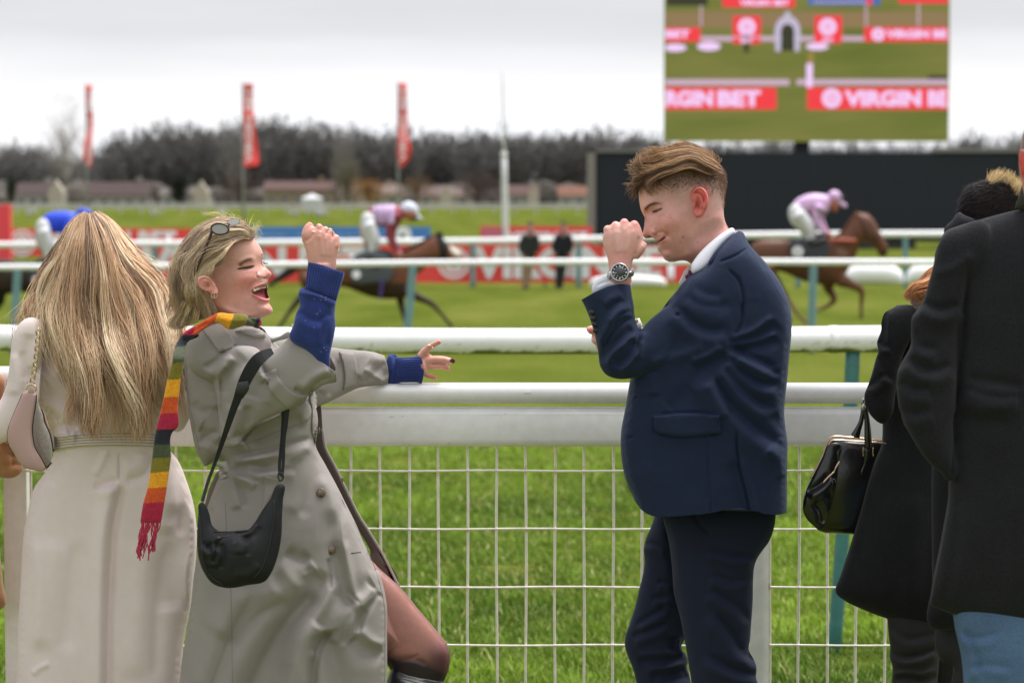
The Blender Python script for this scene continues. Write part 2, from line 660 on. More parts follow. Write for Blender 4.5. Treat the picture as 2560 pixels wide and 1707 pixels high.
def sculpt(V, F, feats, wr=None, front=True, lo=0.0, hi=0.35):
    n = vnormals(V, F)
    q = PX(V)
    h = np.zeros(len(V))
    for f in feats: h += brush(f, q)
    wt = sstep((-n[:, 1] - lo) / (hi - lo)) if front else 1.0
    h = h * wt
    if wr:
        for sc_, amp in wr:
            h += amp * vnoise(V * sc_)
    d = V - np.array([0, 0, EYE])
    s = FPX / V[:, 1]
    return V - d / V[:, 1:2] * (h / s)[:, None]

def paint(V, F, base, ops, front_only=True):
    """ops: (brush with amp 0..1, rgb) in order"""
    q = PX(V); n = vnormals(V, F)
    c = np.tile(np.array(base, float), (len(V), 1))
    for f, colr in ops:
        a = np.clip(brush(f, q), 0, 1)
        if front_only: a = a * (n[:, 1] < 0.25)
        c = c + (np.array(colr) - c) * a[:, None]
    return c

def solid(name, parts, m, parent=None, voxel=0.004, it=1, feats=(), wr=None, base=None, ops=(), ss=0, post=None, lo=0.0, hi=0.35, clamps=(), fg=1.0, ret=False):
    V, F = join(parts)
    V, F = remesh(V, F, voxel)
    if fg != 1.0:
        feats = [f if f[0] == 'b' and False else tuple(list(f[:5]) + [f[5] * fg, f[6]]) if f[0] == 'b' else
                 (tuple([f[0], f[1], f[2], f[3] * fg] + list(f[4:]))) for f in feats]
    if ss: V = shrink_smooth(V, F, ss)
    if it: V = relax(V, F, it)
    if feats or wr: V = sculpt(V, F, feats, wr, lo=lo, hi=hi)
    if post: V = post(V, F)
    for c_ in clamps: V = clamp_to(V, *c_)
    col = paint(V, F, base, ops) if base is not None else None
    ob = link(name, mesh_from(V, F, True, col), m, parent)
    return (ob, Surf(V, F), V, F) if ret else ob

def raw(name, parts, m, parent=None, feats=(), wr=None, base=None, ops=(), smooth=True):
    V, F = join(parts)
    if feats or wr: V = sculpt(V, F, feats, wr)
    col = paint(V, F, base, ops) if base is not None else None
    return link(name, mesh_from(V, F, smooth, col), m, parent)

from mathutils.bvhtree import BVHTree
class Surf:
    """a finished surface that later pieces are laid on"""
    def __init__(self, V, F):
        self.t = BVHTree.FromPolygons([tuple(v) for v in V.tolist()], F.tolist())
    def hit(self, x, y, default):
        o = Vector((0, 0, EYE))
        r = []
        for a, b in zip(np.atleast_1d(x), np.atleast_1d(y)):
            p = Vector(P(a, b, 10.0).tolist())
            h = self.t.ray_cast(o, (p - o).normalized())
            r.append(h[0].y if h[0] is not None else np.nan)
        r = np.array(r)
        if np.isnan(r).any():
            ok = ~np.isnan(r)
            r[~ok] = (r[ok].mean() if ok.any() else default)
        return r

def patch(S, pts, off=.003, g=5, default=6.0, edge=-.002, smooth_d=0, rim=None):
    """cloth piece lying on a surface: follows it, stands proud by off, its rim tucked in"""
    poly = smooth_poly(pts, g * .8)
    Vp, F, isb = tri_mesh(poly, g)
    Yh = S.hit(Vp[:, 0], Vp[:, 1], default)
    d = seg_dist(poly, Vp, True)[0]
    k = sstep(d / (rim or g * .35))
    Yf = Yh - (edge + (off - edge) * k)
    V = P(Vp[:, 0], Vp[:, 1], Yf)
    Vb = P(Vp[:, 0], Vp[:, 1], Yh + .004)
    idx = np.arange(len(Vp)); cnt = np.cumsum(~isb) - 1
    bi = np.where(isb, idx, len(Vp) + cnt)
    return np.concatenate([V, Vb[~isb]]), np.concatenate([F[:, ::-1], bi[F]])

def seam(S, pts, r=1.2, off=.0, default=6.0, n=8):
    q = smooth_poly(pts, 6, False) if len(pts) > 2 else np.array([p[:2] for p in pts], float)
    if len(pts) == 2:
        t = np.linspace(0, 1, max(3, int(np.linalg.norm(q[1] - q[0]) / 6)))[:, None]; q = q[:1] + (q[1:] - q[:1]) * t
    Yh = S.hit(q[:, 0], q[:, 1], default) - off
    return tube(P(q[:, 0], q[:, 1], Yh), r * Yh / FPX, n)

def button(S, x, y, rpx, default=6.0, tilt=(0, 0), holes=True, proud=.0035):
    Yh = S.hit(x, y, default)[0]; c = P(x, y, Yh - .001)
    ax = np.array([tilt[0], -1, tilt[1]], float); ax /= np.linalg.norm(ax)
    R0 = rpx * Yh / FPX
    body = tube([c - ax * .002, c + ax * proud * .6, c + ax * proud, c + ax * proud * .75, c + ax * proud * .7], [R0, R0, R0 * .9, R0 * .72, R0 * .3], 22, up=(0, 0, 1))
    hs = []
    if holes:
        for a in (45, 135, 225, 315):
            h = c + ax * proud * .8 + np.array([math.cos(math.radians(a)), 0, math.sin(math.radians(a))]) * R0 * .25
            hs.append(tube([h, h + ax * .0006], R0 * .09, 6, up=(0, 0, 1)))
    return body, hs

def clamp_to(V, line, roi, side=1, ymax=99):
    """cut cleanly along a picture line: what lies beyond it is drawn back to the line"""
    q = PX(V)
    pl = smooth_poly(line, 5, False) if len(line) > 2 else np.array([p[:2] for p in line], float)
    rp = np.array([p[:2] for p in roi], float)
    m = inside(rp, q) & (V[:, 1] < ymax)
    if not m.any(): return V
    ii = np.where(m)[0]
    dist, sg, tt = seg_dist(pl, q[ii])
    bad = ii[(sg * side) > 0]
    if len(bad) == 0: return V
    _, _, t = seg_dist(pl, q[bad])
    L = np.concatenate([[0], np.cumsum(np.linalg.norm(np.diff(pl, axis=0), axis=1))]); L /= L[-1]
    x = np.interp(t, L, pl[:, 0]); y = np.interp(t, L, pl[:, 1])
    V = V.copy(); V[bad] = P(x, y, V[bad, 1])
    return V

def strands(C, R, col, nsides=3):
    """C (S,N,3) centre lines, R (S,N) radii, col (S,3) or (S,N,3) -> mesh arrays"""
    S, Nn, _ = C.shape
    t = np.gradient(C, axis=1)
    t /= np.linalg.norm(t, axis=2)[..., None] + 1e-12
    a = np.cross(t, np.array([0, 1.0, 0.03])); a /= np.linalg.norm(a, axis=2)[..., None] + 1e-9
    b = np.cross(a, t)
    th = np.arange(nsides) / nsides * 2 * np.pi + 0.5
    V = C[:, :, None] + R[:, :, None, None] * (np.cos(th)[None, None, :, None] * a[:, :, None] + np.sin(th)[None, None, :, None] * b[:, :, None])
    V = V.reshape(-1, 3)
    s = np.arange(S)[:, None, None] * Nn * nsides
    i = np.arange(Nn - 1)[None, :, None] * nsides
    j = np.arange(nsides)[None, None]; j2 = (j + 1) % nsides
    q = np.stack([s + i + j, s + i + j2, s + i + nsides + j2, s + i + nsides + j], -1).reshape(-1, 4)
    col = np.asarray(col)
    if col.ndim == 2: col = np.repeat(col[:, None], Nn, 1)
    cc = np.repeat(col[:, :, None], nsides, 2).reshape(-1, 3)
    return V, q, cc

def resample(g, n):
    g = np.array(g, float)
    d = np.concatenate([[0], np.cumsum(np.linalg.norm(np.diff(g[:, :2], axis=0), axis=1))])
    t = np.linspace(0, d[-1], n)
    return np.stack([np.interp(t, d, g[:, k]) for k in range(g.shape[1])], 1)

def guide_hair(guides, S, n=16, jit=6.0, clump=40, r=0.9, cols=None, wave=5.0, seed=1, spread=1.0, lenvar=0.25, urange=None,
               tip=0.35, dj=0.01, startvar=0.0, pal=None, tousle=.004, tf=22.):
    """guides: list of [(x, y, Y), ...] in order across the head; strands fall between neighbours"""
    R_ = np.random.default_rng(seed)
    G = np.stack([resample(np.concatenate([smooth_poly([p[:2] for p in g_], 6, False),
                  np.interp(np.linspace(0, 1, len(smooth_poly([p[:2] for p in g_], 6, False))), np.linspace(0, 1, len(g_)), [p[2] for p in g_])[:, None]], 1), n) for g_ in guides])
    ng = len(G)
    cl = R_.random(clump) * (ng - 1)
    which = R_.integers(0, clump, S)
    u = cl[which] + R_.normal(0, spread * (ng - 1) / clump, S)
    u = np.clip(u, 0, ng - 1.0001)
    i = u.astype(int); f = (u - i)[:, None, None]
    C = G[i] * (1 - f) + G[i + 1] * f
    tt = np.linspace(0, 1, n)[None, :]
    L = 1 - lenvar * R_.random(S)[:, None]
    st = startvar * R_.random(S)[:, None]
    T = st + (L - st) * tt
    idx = T * (n - 1); i0 = np.clip(idx.astype(int), 0, n - 2); ff = (idx - i0)[..., None]
    C = np.take_along_axis(C, i0[..., None].repeat(3, 2), 1) * (1 - ff) + np.take_along_axis(C, (i0 + 1)[..., None].repeat(3, 2), 1) * ff
    # clump waves + single strand jitter
    ph = R_.random(clump)[which] * 6.28; fr = (0.7 + R_.random(clump)[which] * 1.3)
    am = wave * (R_.random(clump)[which])
    C[..., 0] += (am[:, None] * np.sin(ph[:, None] + fr[:, None] * 6.28 * T) * T)
    C[..., 0] += R_.normal(0, jit, S)[:, None] * (0.25 + 0.75 * T)
    C[..., 1] += R_.normal(0, jit * 0.5, S)[:, None] * (0.25 + 0.75 * T)
    ph2 = R_.random(S) * 6.28
    C[..., 0] += (wave * 0.35 * np.sin(ph2[:, None] + 7 * T)) * T
    C[..., 2] += (R_.normal(0, dj * 1.6, clump)[which])[:, None] * T
    C[..., 2] += R_.normal(0, dj, S)[:, None] * (0.3 + 0.7 * T)
    C3 = P(C[..., 0], C[..., 1], C[..., 2])
    if tousle:
        q_ = C3.reshape(-1, 3); am_ = (tousle * (.15 + T)).reshape(-1, 1)
        C3 = (q_ + am_ * np.stack([vnoise(q_ * tf), vnoise(q_ * tf + 31), vnoise(q_ * tf + 67)], 1)).reshape(C3.shape)
    rr = r * (1 - (1 - tip) * T ** 1.5) * (0.6 + 0.8 * R_.random(S))[:, None]
    rr[:, -1] *= 0.4
    rad = rr * C[..., 2] / FPX
    if pal is not None:
        k = R_.random(clump)[which] * 0.72 + R_.random(S) * 0.28
        k = np.clip((k - .5) * 1.35 + .5, 0, 1)
        col = pal(k[:, None].repeat(n, 1), T, C)
    else:
        col = np.array(cols)[R_.integers(0, len(cols), S)]
    return strands(C3, rad, col)

def add_strands(name, lst, m, parent):
    Vs, Fs, Cs, o = [], [], [], 0
    for V, F, C in lst:
        Vs.append(V); Fs.append(F + o); Cs.append(C); o += len(V)
    return link(name, mesh_from(np.concatenate(Vs), np.concatenate(Fs), True, np.concatenate(Cs)), m, parent)

# =================================================================== THE SETTING
_py = np.array([-60, 7.2, 9, 10, 18, 36, 110, 200, 240, 900, 1500.])
_pz = np.array([0, 0, -.08, -.1, -.35, -.45, -.45, 1.0, 1.05, 1.3, 1.5])
def gz(Y): return np.interp(Y, _py, _pz)

grass_m = mat('turf', noise=0)
def make_turf():
    m = grass_m; t = m.node_tree; L = t.links.new; b = t.nodes['Principled BSDF']
    tcn = t.nodes.new('ShaderNodeTexCoord')
    def nz(scale, det, sx=1.0, sy=1.0):
        mpn = t.nodes.new('ShaderNodeMapping'); mpn.inputs['Scale'].default_value = (sx, sy, 1)
        L(tcn.outputs['Object'], mpn.inputs[0])
        n = t.nodes.new('ShaderNodeTexNoise'); n.inputs['Scale'].default_value = scale; n.inputs['Detail'].default_value = det
        L(mpn.outputs[0], n.inputs['Vector']); return n
    n1 = nz(0.55, 6, 1, 0.25); n2 = nz(14, 5); n3 = nz(90, 3)
    r = t.nodes.new('ShaderNodeValToRGB'); L(n1.outputs['Fac'], r.inputs[0])
    r.color_ramp.elements[0].position = .32; r.color_ramp.elements[0].color = (.068, .092, .013, 1)
    r.color_ramp.elements[1].position = .70; r.color_ramp.elements[1].color = (.134, .144, .032, 1)
    x = r.color_ramp.elements.new(.5); x.color = (.097, .118, .020, 1)
    mx = t.nodes.new('ShaderNodeMixRGB'); mx.blend_type = 'MULTIPLY'; mx.inputs[0].default_value = 1
    r2 = t.nodes.new('ShaderNodeMapRange'); r2.inputs['To Min'].default_value = .55; r2.inputs['To Max'].default_value = 1.45
    L(n2.outputs['Fac'], r2.inputs['Value'])
    L(r.outputs[0], mx.inputs[1]); L(r2.outputs[0], mx.inputs[2])
    mx2 = t.nodes.new('ShaderNodeMixRGB'); mx2.blend_type = 'MULTIPLY'; mx2.inputs[0].default_value = .6
    L(mx.outputs[0], mx2.inputs[1]); L(n3.outputs['Fac'], mx2.inputs[2])
    r3 = t.nodes.new('ShaderNodeVectorMath'); r3.operation = 'SCALE'; r3.inputs['Scale'].default_value = 1.5
    L(mx2.outputs[0], r3.inputs[0])
    L(r3.outputs[0], b.inputs['Base Color'])
    b.inputs['Roughness'].default_value = .85
    b.inputs['Specular IOR Level'].default_value = 0
    bp = t.nodes.new('ShaderNodeBump'); bp.inputs['Strength'].default_value = .6; bp.inputs['Distance'].default_value = .04
    L(n2.outputs['Fac'], bp.inputs['Height']); L(bp.outputs[0], b.inputs['Normal'])
make_turf()

def ground():
    ys = np.concatenate([np.arange(-40, 7, 4.), np.arange(7, 40, .25), np.arange(40, 120, 2.), np.arange(120, 300, 6.), np.geomspace(300, 1500, 18)])
    xs = np.concatenate([-np.geomspace(900, 8, 24), np.linspace(-7.5, 7.5, 61), np.geomspace(8, 900, 24)])
    X, Yg = np.meshgrid(xs, ys)
    V = np.stack([X.ravel(), Yg.ravel(), gz(Yg).ravel()], 1)
    V[:, 2] += .012 * vnoise(V * np.array([1.3, 1.3, 0]) + 3) * (V[:, 1] > 7)
    V[:, 2] += .25 * vnoise(V * np.array([.02, .02, 0]) + 9) * sstep((V[:, 1] - 180) / 100) * .5
    nx = len(xs); i = np.arange(len(ys) - 1)[:, None] * nx; j = np.arange(nx - 1)[None]
    q = np.stack([i + j, i + j + 1, i + nx + j + 1, i + nx + j], -1).reshape(-1, 4)
    tag(link('turf', mesh_from(V, q), grass_m), kind='structure')
ground()

def blades():
    n = 250000
    u = rng.random(n)
    Y = 9.0 + (22.0 - 9.0) * u ** 1.5
    X = (rng.random(n) * 2 - 1) * (0.215 * Y)
    tuft = vnoise(np.stack([X * 3.2, Y * 3.2, 0 * X], 1)) * .5 + vnoise(np.stack([X * 9, Y * 9, 0 * X + 5], 1)) * .5
    keep = tuft + rng.random(n) * .8 > -.1
    X, Y, tuft = X[keep], Y[keep], tuft[keep]; n = len(X)
    h = (.026 + .022 * rng.random(n)) * (1 + .7 * tuft) * np.where(rng.random(n) < .03, 1.7, 1)
    a = rng.random(n) * 6.28
    wd = (.0016 + .0016 * rng.random(n)) * (Y / 10) ** .7
    lean = h * (.25 + .8 * rng.random(n)); la = rng.random(n) * 6.28 * .6 + .4
    z = gz(Y) - .004
    dx, dy = np.cos(a) * wd, np.sin(a) * wd * .4
    ox, oy = np.cos(la) * lean, np.sin(la) * lean
    b0 = np.stack([X - dx, Y - dy, z], 1); b1 = np.stack([X + dx, Y + dy, z], 1)
    m0 = np.stack([X - dx * .8 + ox * .4, Y - dy + oy * .4, z + h * .6], 1)
    m1 = np.stack([X + dx * .8 + ox * .4, Y + dy + oy * .4, z + h * .6], 1)
    tp = np.stack([X + ox, Y + oy, z + h], 1)
    V = np.stack([b0, b1, m1, m0, tp], 1).reshape(-1, 3)
    k = np.arange(n)[:, None] * 5
    F = np.concatenate([k + np.array([[0, 1, 2]]), k + np.array([[0, 2, 3]]), k + np.array([[3, 2, 4]])])
    g1, g2, g3 = np.array([.055, .115, .010]), np.array([.24, .37, .030]), np.array([.50, .47, .20])
    lowf = vnoise(np.stack([X * .9, Y * .55, 0 * X + 2], 1))
    f = np.clip(.45 + .4 * lowf + .5 * tuft + .35 * (rng.random(n) - .5), 0, 1)[:, None]
    c = g1 * (1 - f) + g2 * f
    dry = (rng.random(n) < .06)[:, None]
    c = np.where(dry, g3, c) * (0.75 + .5 * rng.random((n, 1)))
    m = mat('grass_blade', vcol=True, rough=.6, spec=.12)
    tag(link('grass', mesh_from(V, F, False, np.repeat(c, 5, 0)), m), 'green grass blades growing behind the mesh fence', 'grass', kind='stuff')
blades()

# ------------------------------------------------------------------ crowd fence
white_gloss = mat('white_painted_metal', (.84, .84, .83), rough=.32, noise=.05, nscale=34, noise2=.05, n2scale=5, bump=.05, bscale=40)
wire_m = mat('cream_wire', vcol=True, rough=.45, noise=.1, nscale=60)
FY = 6.67
def crowd_fence():
    r = empty('crowd_fence', (0, FY, 0), 'white crowd fence with rounded top rail, deep board and cream wire mesh', 'fence')
    def sec(x0, x1, dy=0.0):
        a, b = P(x0, 957 + dy, FY), P(x1, 1008 + dy, FY)
        link('top_rail', mesh_from(*box((a[0], FY - .032, b[2]), (b[0], FY + .032, a[2]), .0225)), white_gloss, r)
        a, b = P(x0, 1017 + dy, FY), P(x1, 1115 + dy, FY)
        link('board', mesh_from(*box((a[0], FY - .026, b[2]), (b[0], FY + .026, a[2]), .020)), white_gloss, r)
    sec(-400, 60, -41); sec(61, 1903); sec(1904.5, 3000)
    for x in (30, 1902, 3700):
        a = P(x, 1000, FY)
        w_ = .027 if x > 100 else .030
        me = mesh_from(*box((a[0] - w_, FY + .028, 0), (a[0] + w_, FY + .085, P(0, 1030, FY)[2])), smooth=False)
        link('post', me, white_gloss, r)
    dm = mat('scuff', (.28, .26, .24), rough=.8)
    for x, y, l in ((972, 1041, 14), (1004, 1040, 6), (1310, 982, 18), (1300, 1012, 5), (1262, 1033, 3), (1700, 1100, 5), (2390, 1035, 9), (1120, 1108, 7)):
        link('scuff', mesh_from(*box(tuple(P(x, y + .9, FY - .0335 if y < 1014 else FY - .0272)), tuple(P(x + l, y, FY - .031 if y < 1014 else FY - .0255))), smooth=False), dm, r)
    for x in (40, 1893, 1911):
        link('bolt', mesh_from(*pell(x, 1066, FY - .026, 4.2, 4.2, 2.5)), mat('bolt_steel', (.5, .5, .5), rough=.4, metal=1), r)
    # wires
    ztop = P(0, 1112, FY)[2]; zbot = .08
    hz = [P(0, 1177 + 145.3 * k, FY)[2] for k in range(7)]
    xs = [877.3 + 72.9 * k for k in range(-11, 14)] + [1927 + 72 * k for k in range(0, 11)]
    Rr = random.Random(4)
    cream = np.array([.86, .83, .72]); rust = np.array([.30, .13, .05])
    for x in xs:
        wx = P(x, 1300, FY)[0]
        zs = np.linspace(zbot, ztop, 90)
        sway = .0012 * np.sin(zs * 9 + x)
        V, F = tube(np.stack([wx + sway, np.full(90, FY + .010), zs], 1), .0035, 8)
        c = np.tile(cream, (len(V), 1))
        for hzz in hz:
            if Rr.random() < .55:
                m = np.exp(-((V[:, 2] - hzz) / .006) ** 2)[:, None] * Rr.uniform(.3, .9)
                c = c + (rust - c) * m
        link('vertical_wire', mesh_from(V, F, True, c), wire_m, r)
    for z in hz:
        if z < .1: continue
        for xa, xb in ((60, 1876), (1926, 2750)):
            X0, X1 = P(xa, 1300, FY)[0], P(xb, 1300, FY)[0]
            xx = np.linspace(X0, X1, 120)
            V, F = tube(np.stack([xx, np.full(120, FY + .004), z + .001 * np.sin(xx * 14 + z * 9)], 1), .0028, 8, up=(0, 0, 1))
            c = np.tile(cream * 1.08, (len(V), 1))
            link('horizontal_wire', mesh_from(V, F, True, c), wire_m, r)
crowd_fence()

# ------------------------------------------------------------------ running rails
rail_m = mat('white_plastic_rail', vcol=True, rough=.38, noise=.04, nscale=20)
teal_m = mat('teal_plastic', (.055, .20, .19), rough=.4, noise=.15, nscale=14, bump=.1, bscale=60)
def curve_pts(pts, Y, n):
    q = smooth_poly(pts, 40, False)
    t = np.linspace(0, len(q) - 1, n)
    x = np.interp(t, np.arange(len(q)), q[:, 0]); y = np.interp(t, np.arange(len(q)), q[:, 1])
    return P(x, y, Y)
def moss(V, zc, r, amt=1.0, seed=0):
    wht = np.array([.92, .92, .92])
    c = np.tile(wht, (len(V), 1))
    n1 = vnoise(V * np.array([22, 22, 22]) + seed); n2 = vnoise(V * np.array([90, 60, 90]) + seed)
    k = sstep(((zc - V[:, 2]) / r - .62 + .22 * n1 + .18 * n2) / .25) * amt
    c = c + (np.array([.16, .17, .035]) - c) * k[:, None]
    d = sstep((n2 - .62) / .1) * .35 * (V[:, 2] < zc)
    return c + (np.array([.3, .3, .22]) - c) * d[:, None]
pteal_m = mat('pale_teal_plastic', (.17, .32, .34), rough=.5, noise=.1, nscale=5)
def rail_line(name, label, Y, pts, r, posts, post_r, foot, group=None, joint=None, amt=1.0, bend=None):
    o = empty(name, (0, Y, 0), label, 'rail', group)
    segs = [(pts, r)]
    C = curve_pts(pts, Y, 400)
    if joint:
        jx = P(joint, 850, Y)[0]
        k = np.searchsorted(C[:, 0], jx)
        cuts = [C[:k + 1], C[k:]]
    else: cuts = [C]
    for i, cc in enumerate(cuts):
        rr = r * (1.0 if i == 0 else 1.035)
        V, F = tube(cc, rr, 32, up=(0, 0, 1))
        zc = np.interp(V[:, 0], cc[:, 0], cc[:, 2])
        link('rail', mesh_from(V, F, True, moss(V, zc, r, amt, i)), rail_m, o)
        if joint and i == 1:
            V, F = tube([cc[0] - [.012, 0, 0], cc[0] + [.02, 0, 0]], rr * 1.03, 32, up=(0, 0, 1))
            link('joint', mesh_from(V, F, True, moss(V, cc[0][2], r, amt)), rail_m, o)
    for (xa, ya, xb, yb) in posts:
        a, b = P(xa, ya, Y), P(xb, yb, Y)
        mid = a * .7 + b * .3 + np.array([bend or 0, 0, 0])
        t = np.linspace(0, 1, 12)[:, None]
        path = (1 - t) ** 2 * a + 2 * t * (1 - t) * mid + t ** 2 * b
        path[:, 1] += .02 + .10 * (1 - t[:, 0]) ** 3 * 0
        link('post', mesh_from(*tube(path, np.linspace(post_r, post_r * .92, 12), 14)), teal_m if Y < 20 else pteal_m, o)
        br = a + np.array([0, 0, .01])
        link('bracket', mesh_from(*tube([br - [post_r * 1.1, 0, 0], br + [post_r * 1.1, 0, 0]], r * 1.06, 20, up=(0, 0, 1))), rail_m if False else teal_m, o) if False else None
    return o
rail_line('running_rail', 'thick white plastic rail with mossy underside just beyond the crowd fence', 9.95,
          [(-200, 843), (400, 848), (900, 852), (1500, 853), (2100, 848), (2800, 845)], .0505,
          [(2134, 870, 2085, 1655), (205, 870, 190, 1600)], .0295, 0, joint=2074, bend=.012)
rail_line('running_rail', 'white rail on blue-green posts passing in front of the galloping horses', 36.6,
          [(-300, 670), (400, 666), (700, 662), (1300, 656), (2300, 656), (2900, 657)], .048,
          [(44, 672, 30, 884), (1033, 662, 1013, 884), (2034, 658, 2028, 884), (-960, 672, -970, 884)], .058, 0, amt=.7)
rail_line('running_rail', 'white rail running in front of the people standing by the red banners', 66.0,
          [(-400, 616), (700, 607), (1300, 602), (1900, 588), (2400, 585), (3000, 583)], .085,
          [(x, 604 - (x - 1182) * .015, x, 720) for x in (-143, 122, 387, 652, 917, 1182, 1447, 1995, 2264, 2530)], .075, 0, amt=.3)

# far white barrier board
def far_rail():
    Y = 200.; o = empty('boundary_rail', (0, Y, 0), 'low pale boundary rail along the far side of the course', 'fence')
    m = mat('pale_rail', (.60, .58, .56), rough=.6)
    x0, x1 = P(-500, 510, Y), P(3100, 516, Y)
    for ya, yb in ((508.5, 513.5), (516, 521)):
        a, b = P(-500, ya, Y), P(3100, yb, Y)
        link('rail', mesh_from(*box((a[0], Y - .05, b[2]), (b[0], Y + .05, a[2])), smooth=False), m, o)
    for x in np.arange(-480, 3080, 52):
        a = P(x, 508, Y)
        link('post', mesh_from(*box((a[0] - .07, Y + .055, gz(Y) - .3), (a[0] + .07, Y + .18, a[2])), smooth=False), m, o)
far_rail()

# ------------------------------------------------------------------ printed lettering
def text_obj(s, x0, x1, y0, y1, Y, m, parent, name='lettering', bold=.05, rot=0, thick=.004):
    if s == 'VIRGIN BET':
        if rot:
            text_obj('VIRGIN', x0, x1, y1 - .62 * (y1 - y0), y1, Y, m, parent, name, bold, rot); text_obj('BET', x0, x1, y0, y1 - .69 * (y1 - y0), Y, m, parent, name, bold, rot)
        else:
            text_obj('VIRGIN', x0, x0 + .62 * (x1 - x0), y0, y1, Y, m, parent, name, bold); text_obj('BET', x0 + .69 * (x1 - x0), x1, y0, y1, Y, m, parent, name, bold)
        return
    cu = bpy.data.curves.new('t', 'FONT'); cu.body = s; cu.size = 1; cu.offset = bold
    cu.resolution_u = 3
    o = bpy.data.objects.new('t', cu); COL.objects.link(o)
    dg = bpy.context.evaluated_depsgraph_get(); dg.update()
    me = bpy.data.meshes.new_from_object(o.evaluated_get(dg))
    bpy.data.objects.remove(o)
    n = len(me.vertices); v = np.empty(n * 3, np.float32); me.vertices.foreach_get('co', v); v = v.reshape(-1, 3)
    u, w_ = v[:, 0].copy(), v[:, 1].copy()
    if rot: u, w_ = -w_, u     # reads upwards
    u = (u - u.min()) / (np.ptp(u)); w_ = (w_ - w_.min()) / np.ptp(w_)
    V = P(x0 + (x1 - x0) * u, y1 - (y1 - y0) * w_, Y)
    me.vertices.foreach_set('co', V.astype(np.float32).ravel()); me.update()
    me.materials.clear()
    return link(name, me, m, parent)

def disc(x, y, r, Y, n=32, hole=0):
    th = np.arange(n) / n * 2 * np.pi
    V = P(x + r * np.cos(th), y + r * np.sin(th), Y)
    if hole:
        V2 = P(x + hole * np.cos(th), y + hole * np.sin(th), Y)
        i = np.arange(n); j = (i + 1) % n
        return np.concatenate([V, V2]), np.concatenate([np.stack([i, j, n + j], 1), np.stack([i, n + j, n + i], 1)])[:, ::-1]
    V = np.concatenate([V, [P(x, y, Y)]])
    i = np.arange(n)
    return V, np.stack([(i + 1) % n, i, np.full(n, n)], 1)

def panel(x0, x1, y0, y1, Y, th=.03):
    a, b = P(x0, y0, Y), P(x1, y1, Y)
    return box((a[0], Y, b[2]), (b[0], Y + th, a[2]))

red_m = mat('red_vinyl', (.95, .075, .07), rough=.5, noise=.06, nscale=.8)
red2_m = mat('crimson_vinyl', (.90, .07, .09), rough=.5)
wht_m = mat('white_print', (.94, .92, .97), rough=.5)
blue_m = mat('blue_vinyl', (.07, .24, .62), rough=.5)
pink_m = mat('pink_print', (.62, .16, .24), rough=.5)

def emblem(x, y, r, Y, parent):
    link('emblem_ring', mesh_from(*disc(x, y, r, Y, hole=r * .80), smooth=False), wht_m, parent)
    link('emblem', mesh_from(*disc(x, y, r * .66, Y, 24), smooth=False), wht_m, parent)
    # a swirl cut in red over the white disc
    parts = []
    for k in range(5):
        a = k / 5 * 2 * math.pi + .3
        link('emblem_dot', mesh_from(*disc(x + r * .36 * math.cos(a), y + r * .36 * math.sin(a), r * .10, Y - .01, 10), smooth=False), red_m, parent)

def banner(label, x0, x1, y0, y1, Y, m, texts, embs, foot=None):
    o = empty('banner', (P((x0 + x1) / 2, y1, Y)[0], Y, gz(Y)), label, 'banner', 'sponsor banners hung along the far rails')
    # sheet sags a little between its ties
    nx = 40
    X = np.linspace(x0, x1, nx); V = []
    for k, yy in enumerate((y0, y1)):
        V.append(P(X, yy + 1.2 * np.sin((X - x0) / 66 * math.pi) ** 2 * (1 if k else .4), Y + .02 * np.sin(X / 31)))
    Vf = np.concatenate(V); Vb = Vf + [0, .02, 0]
    i = np.arange(nx - 1)
    F = np.stack([i, nx + i, nx + i + 1, i + 1], 1); Fb = F[:, ::-1] + 2 * nx
    link('sheet', mesh_from(np.concatenate([Vf, Vb]), np.concatenate([F, Fb]), True), m, o)
    for s, a, b, c, d, mm in texts: text_obj(s, a, b, c, d, Y - .04, mm, o)
    for e_ in embs: emblem(*e_, Y - .04, o)
    a, b = P(x0, y0, Y), P(x1, y0, Y)
    for x in np.linspace(x0 + 4, x1 - 4, max(2, int((x1 - x0) / 150) + 1)):
        q = P(x, y0 - 1, Y)
        link('stake', mesh_from(*tube([[q[0], Y + .10, gz(Y) - .1], [q[0], Y + .10, q[2]]], .03, 6)), teal_m, o)
    return o
T = 'VIRGIN BET'
banner('long red banner with big white lettering behind the galloping bay horse', 205, 1000, 613, 706, 66.4, red_m,
       [('VIRGIN', 350, 716, 616, 697, wht_m), ('BET', 748, 914, 616, 697, wht_m)], [(296, 657, 40)])
banner('long red banner with big white lettering behind the two standing figures', 1003, 1722, 613, 706, 66.4, red_m,
       [('VIRGIN', 1182, 1532, 616, 697, wht_m), ('BET', 1560, 1707, 616, 697, wht_m)], [(1134, 657, 40)])
banner('red banner with a round white emblem at the left of the further row', 24, 480, 571, 641, 107., red_m,
       [('VIRGIN', 104, 326, 577, 632, wht_m), ('BET', 346, 441, 577, 632, wht_m)], [(55, 607, 33)])
o_ = banner('blue banner with faint white print above the bay horse jockey', 500, 1077, 567, 636, 107., blue_m, [], [])
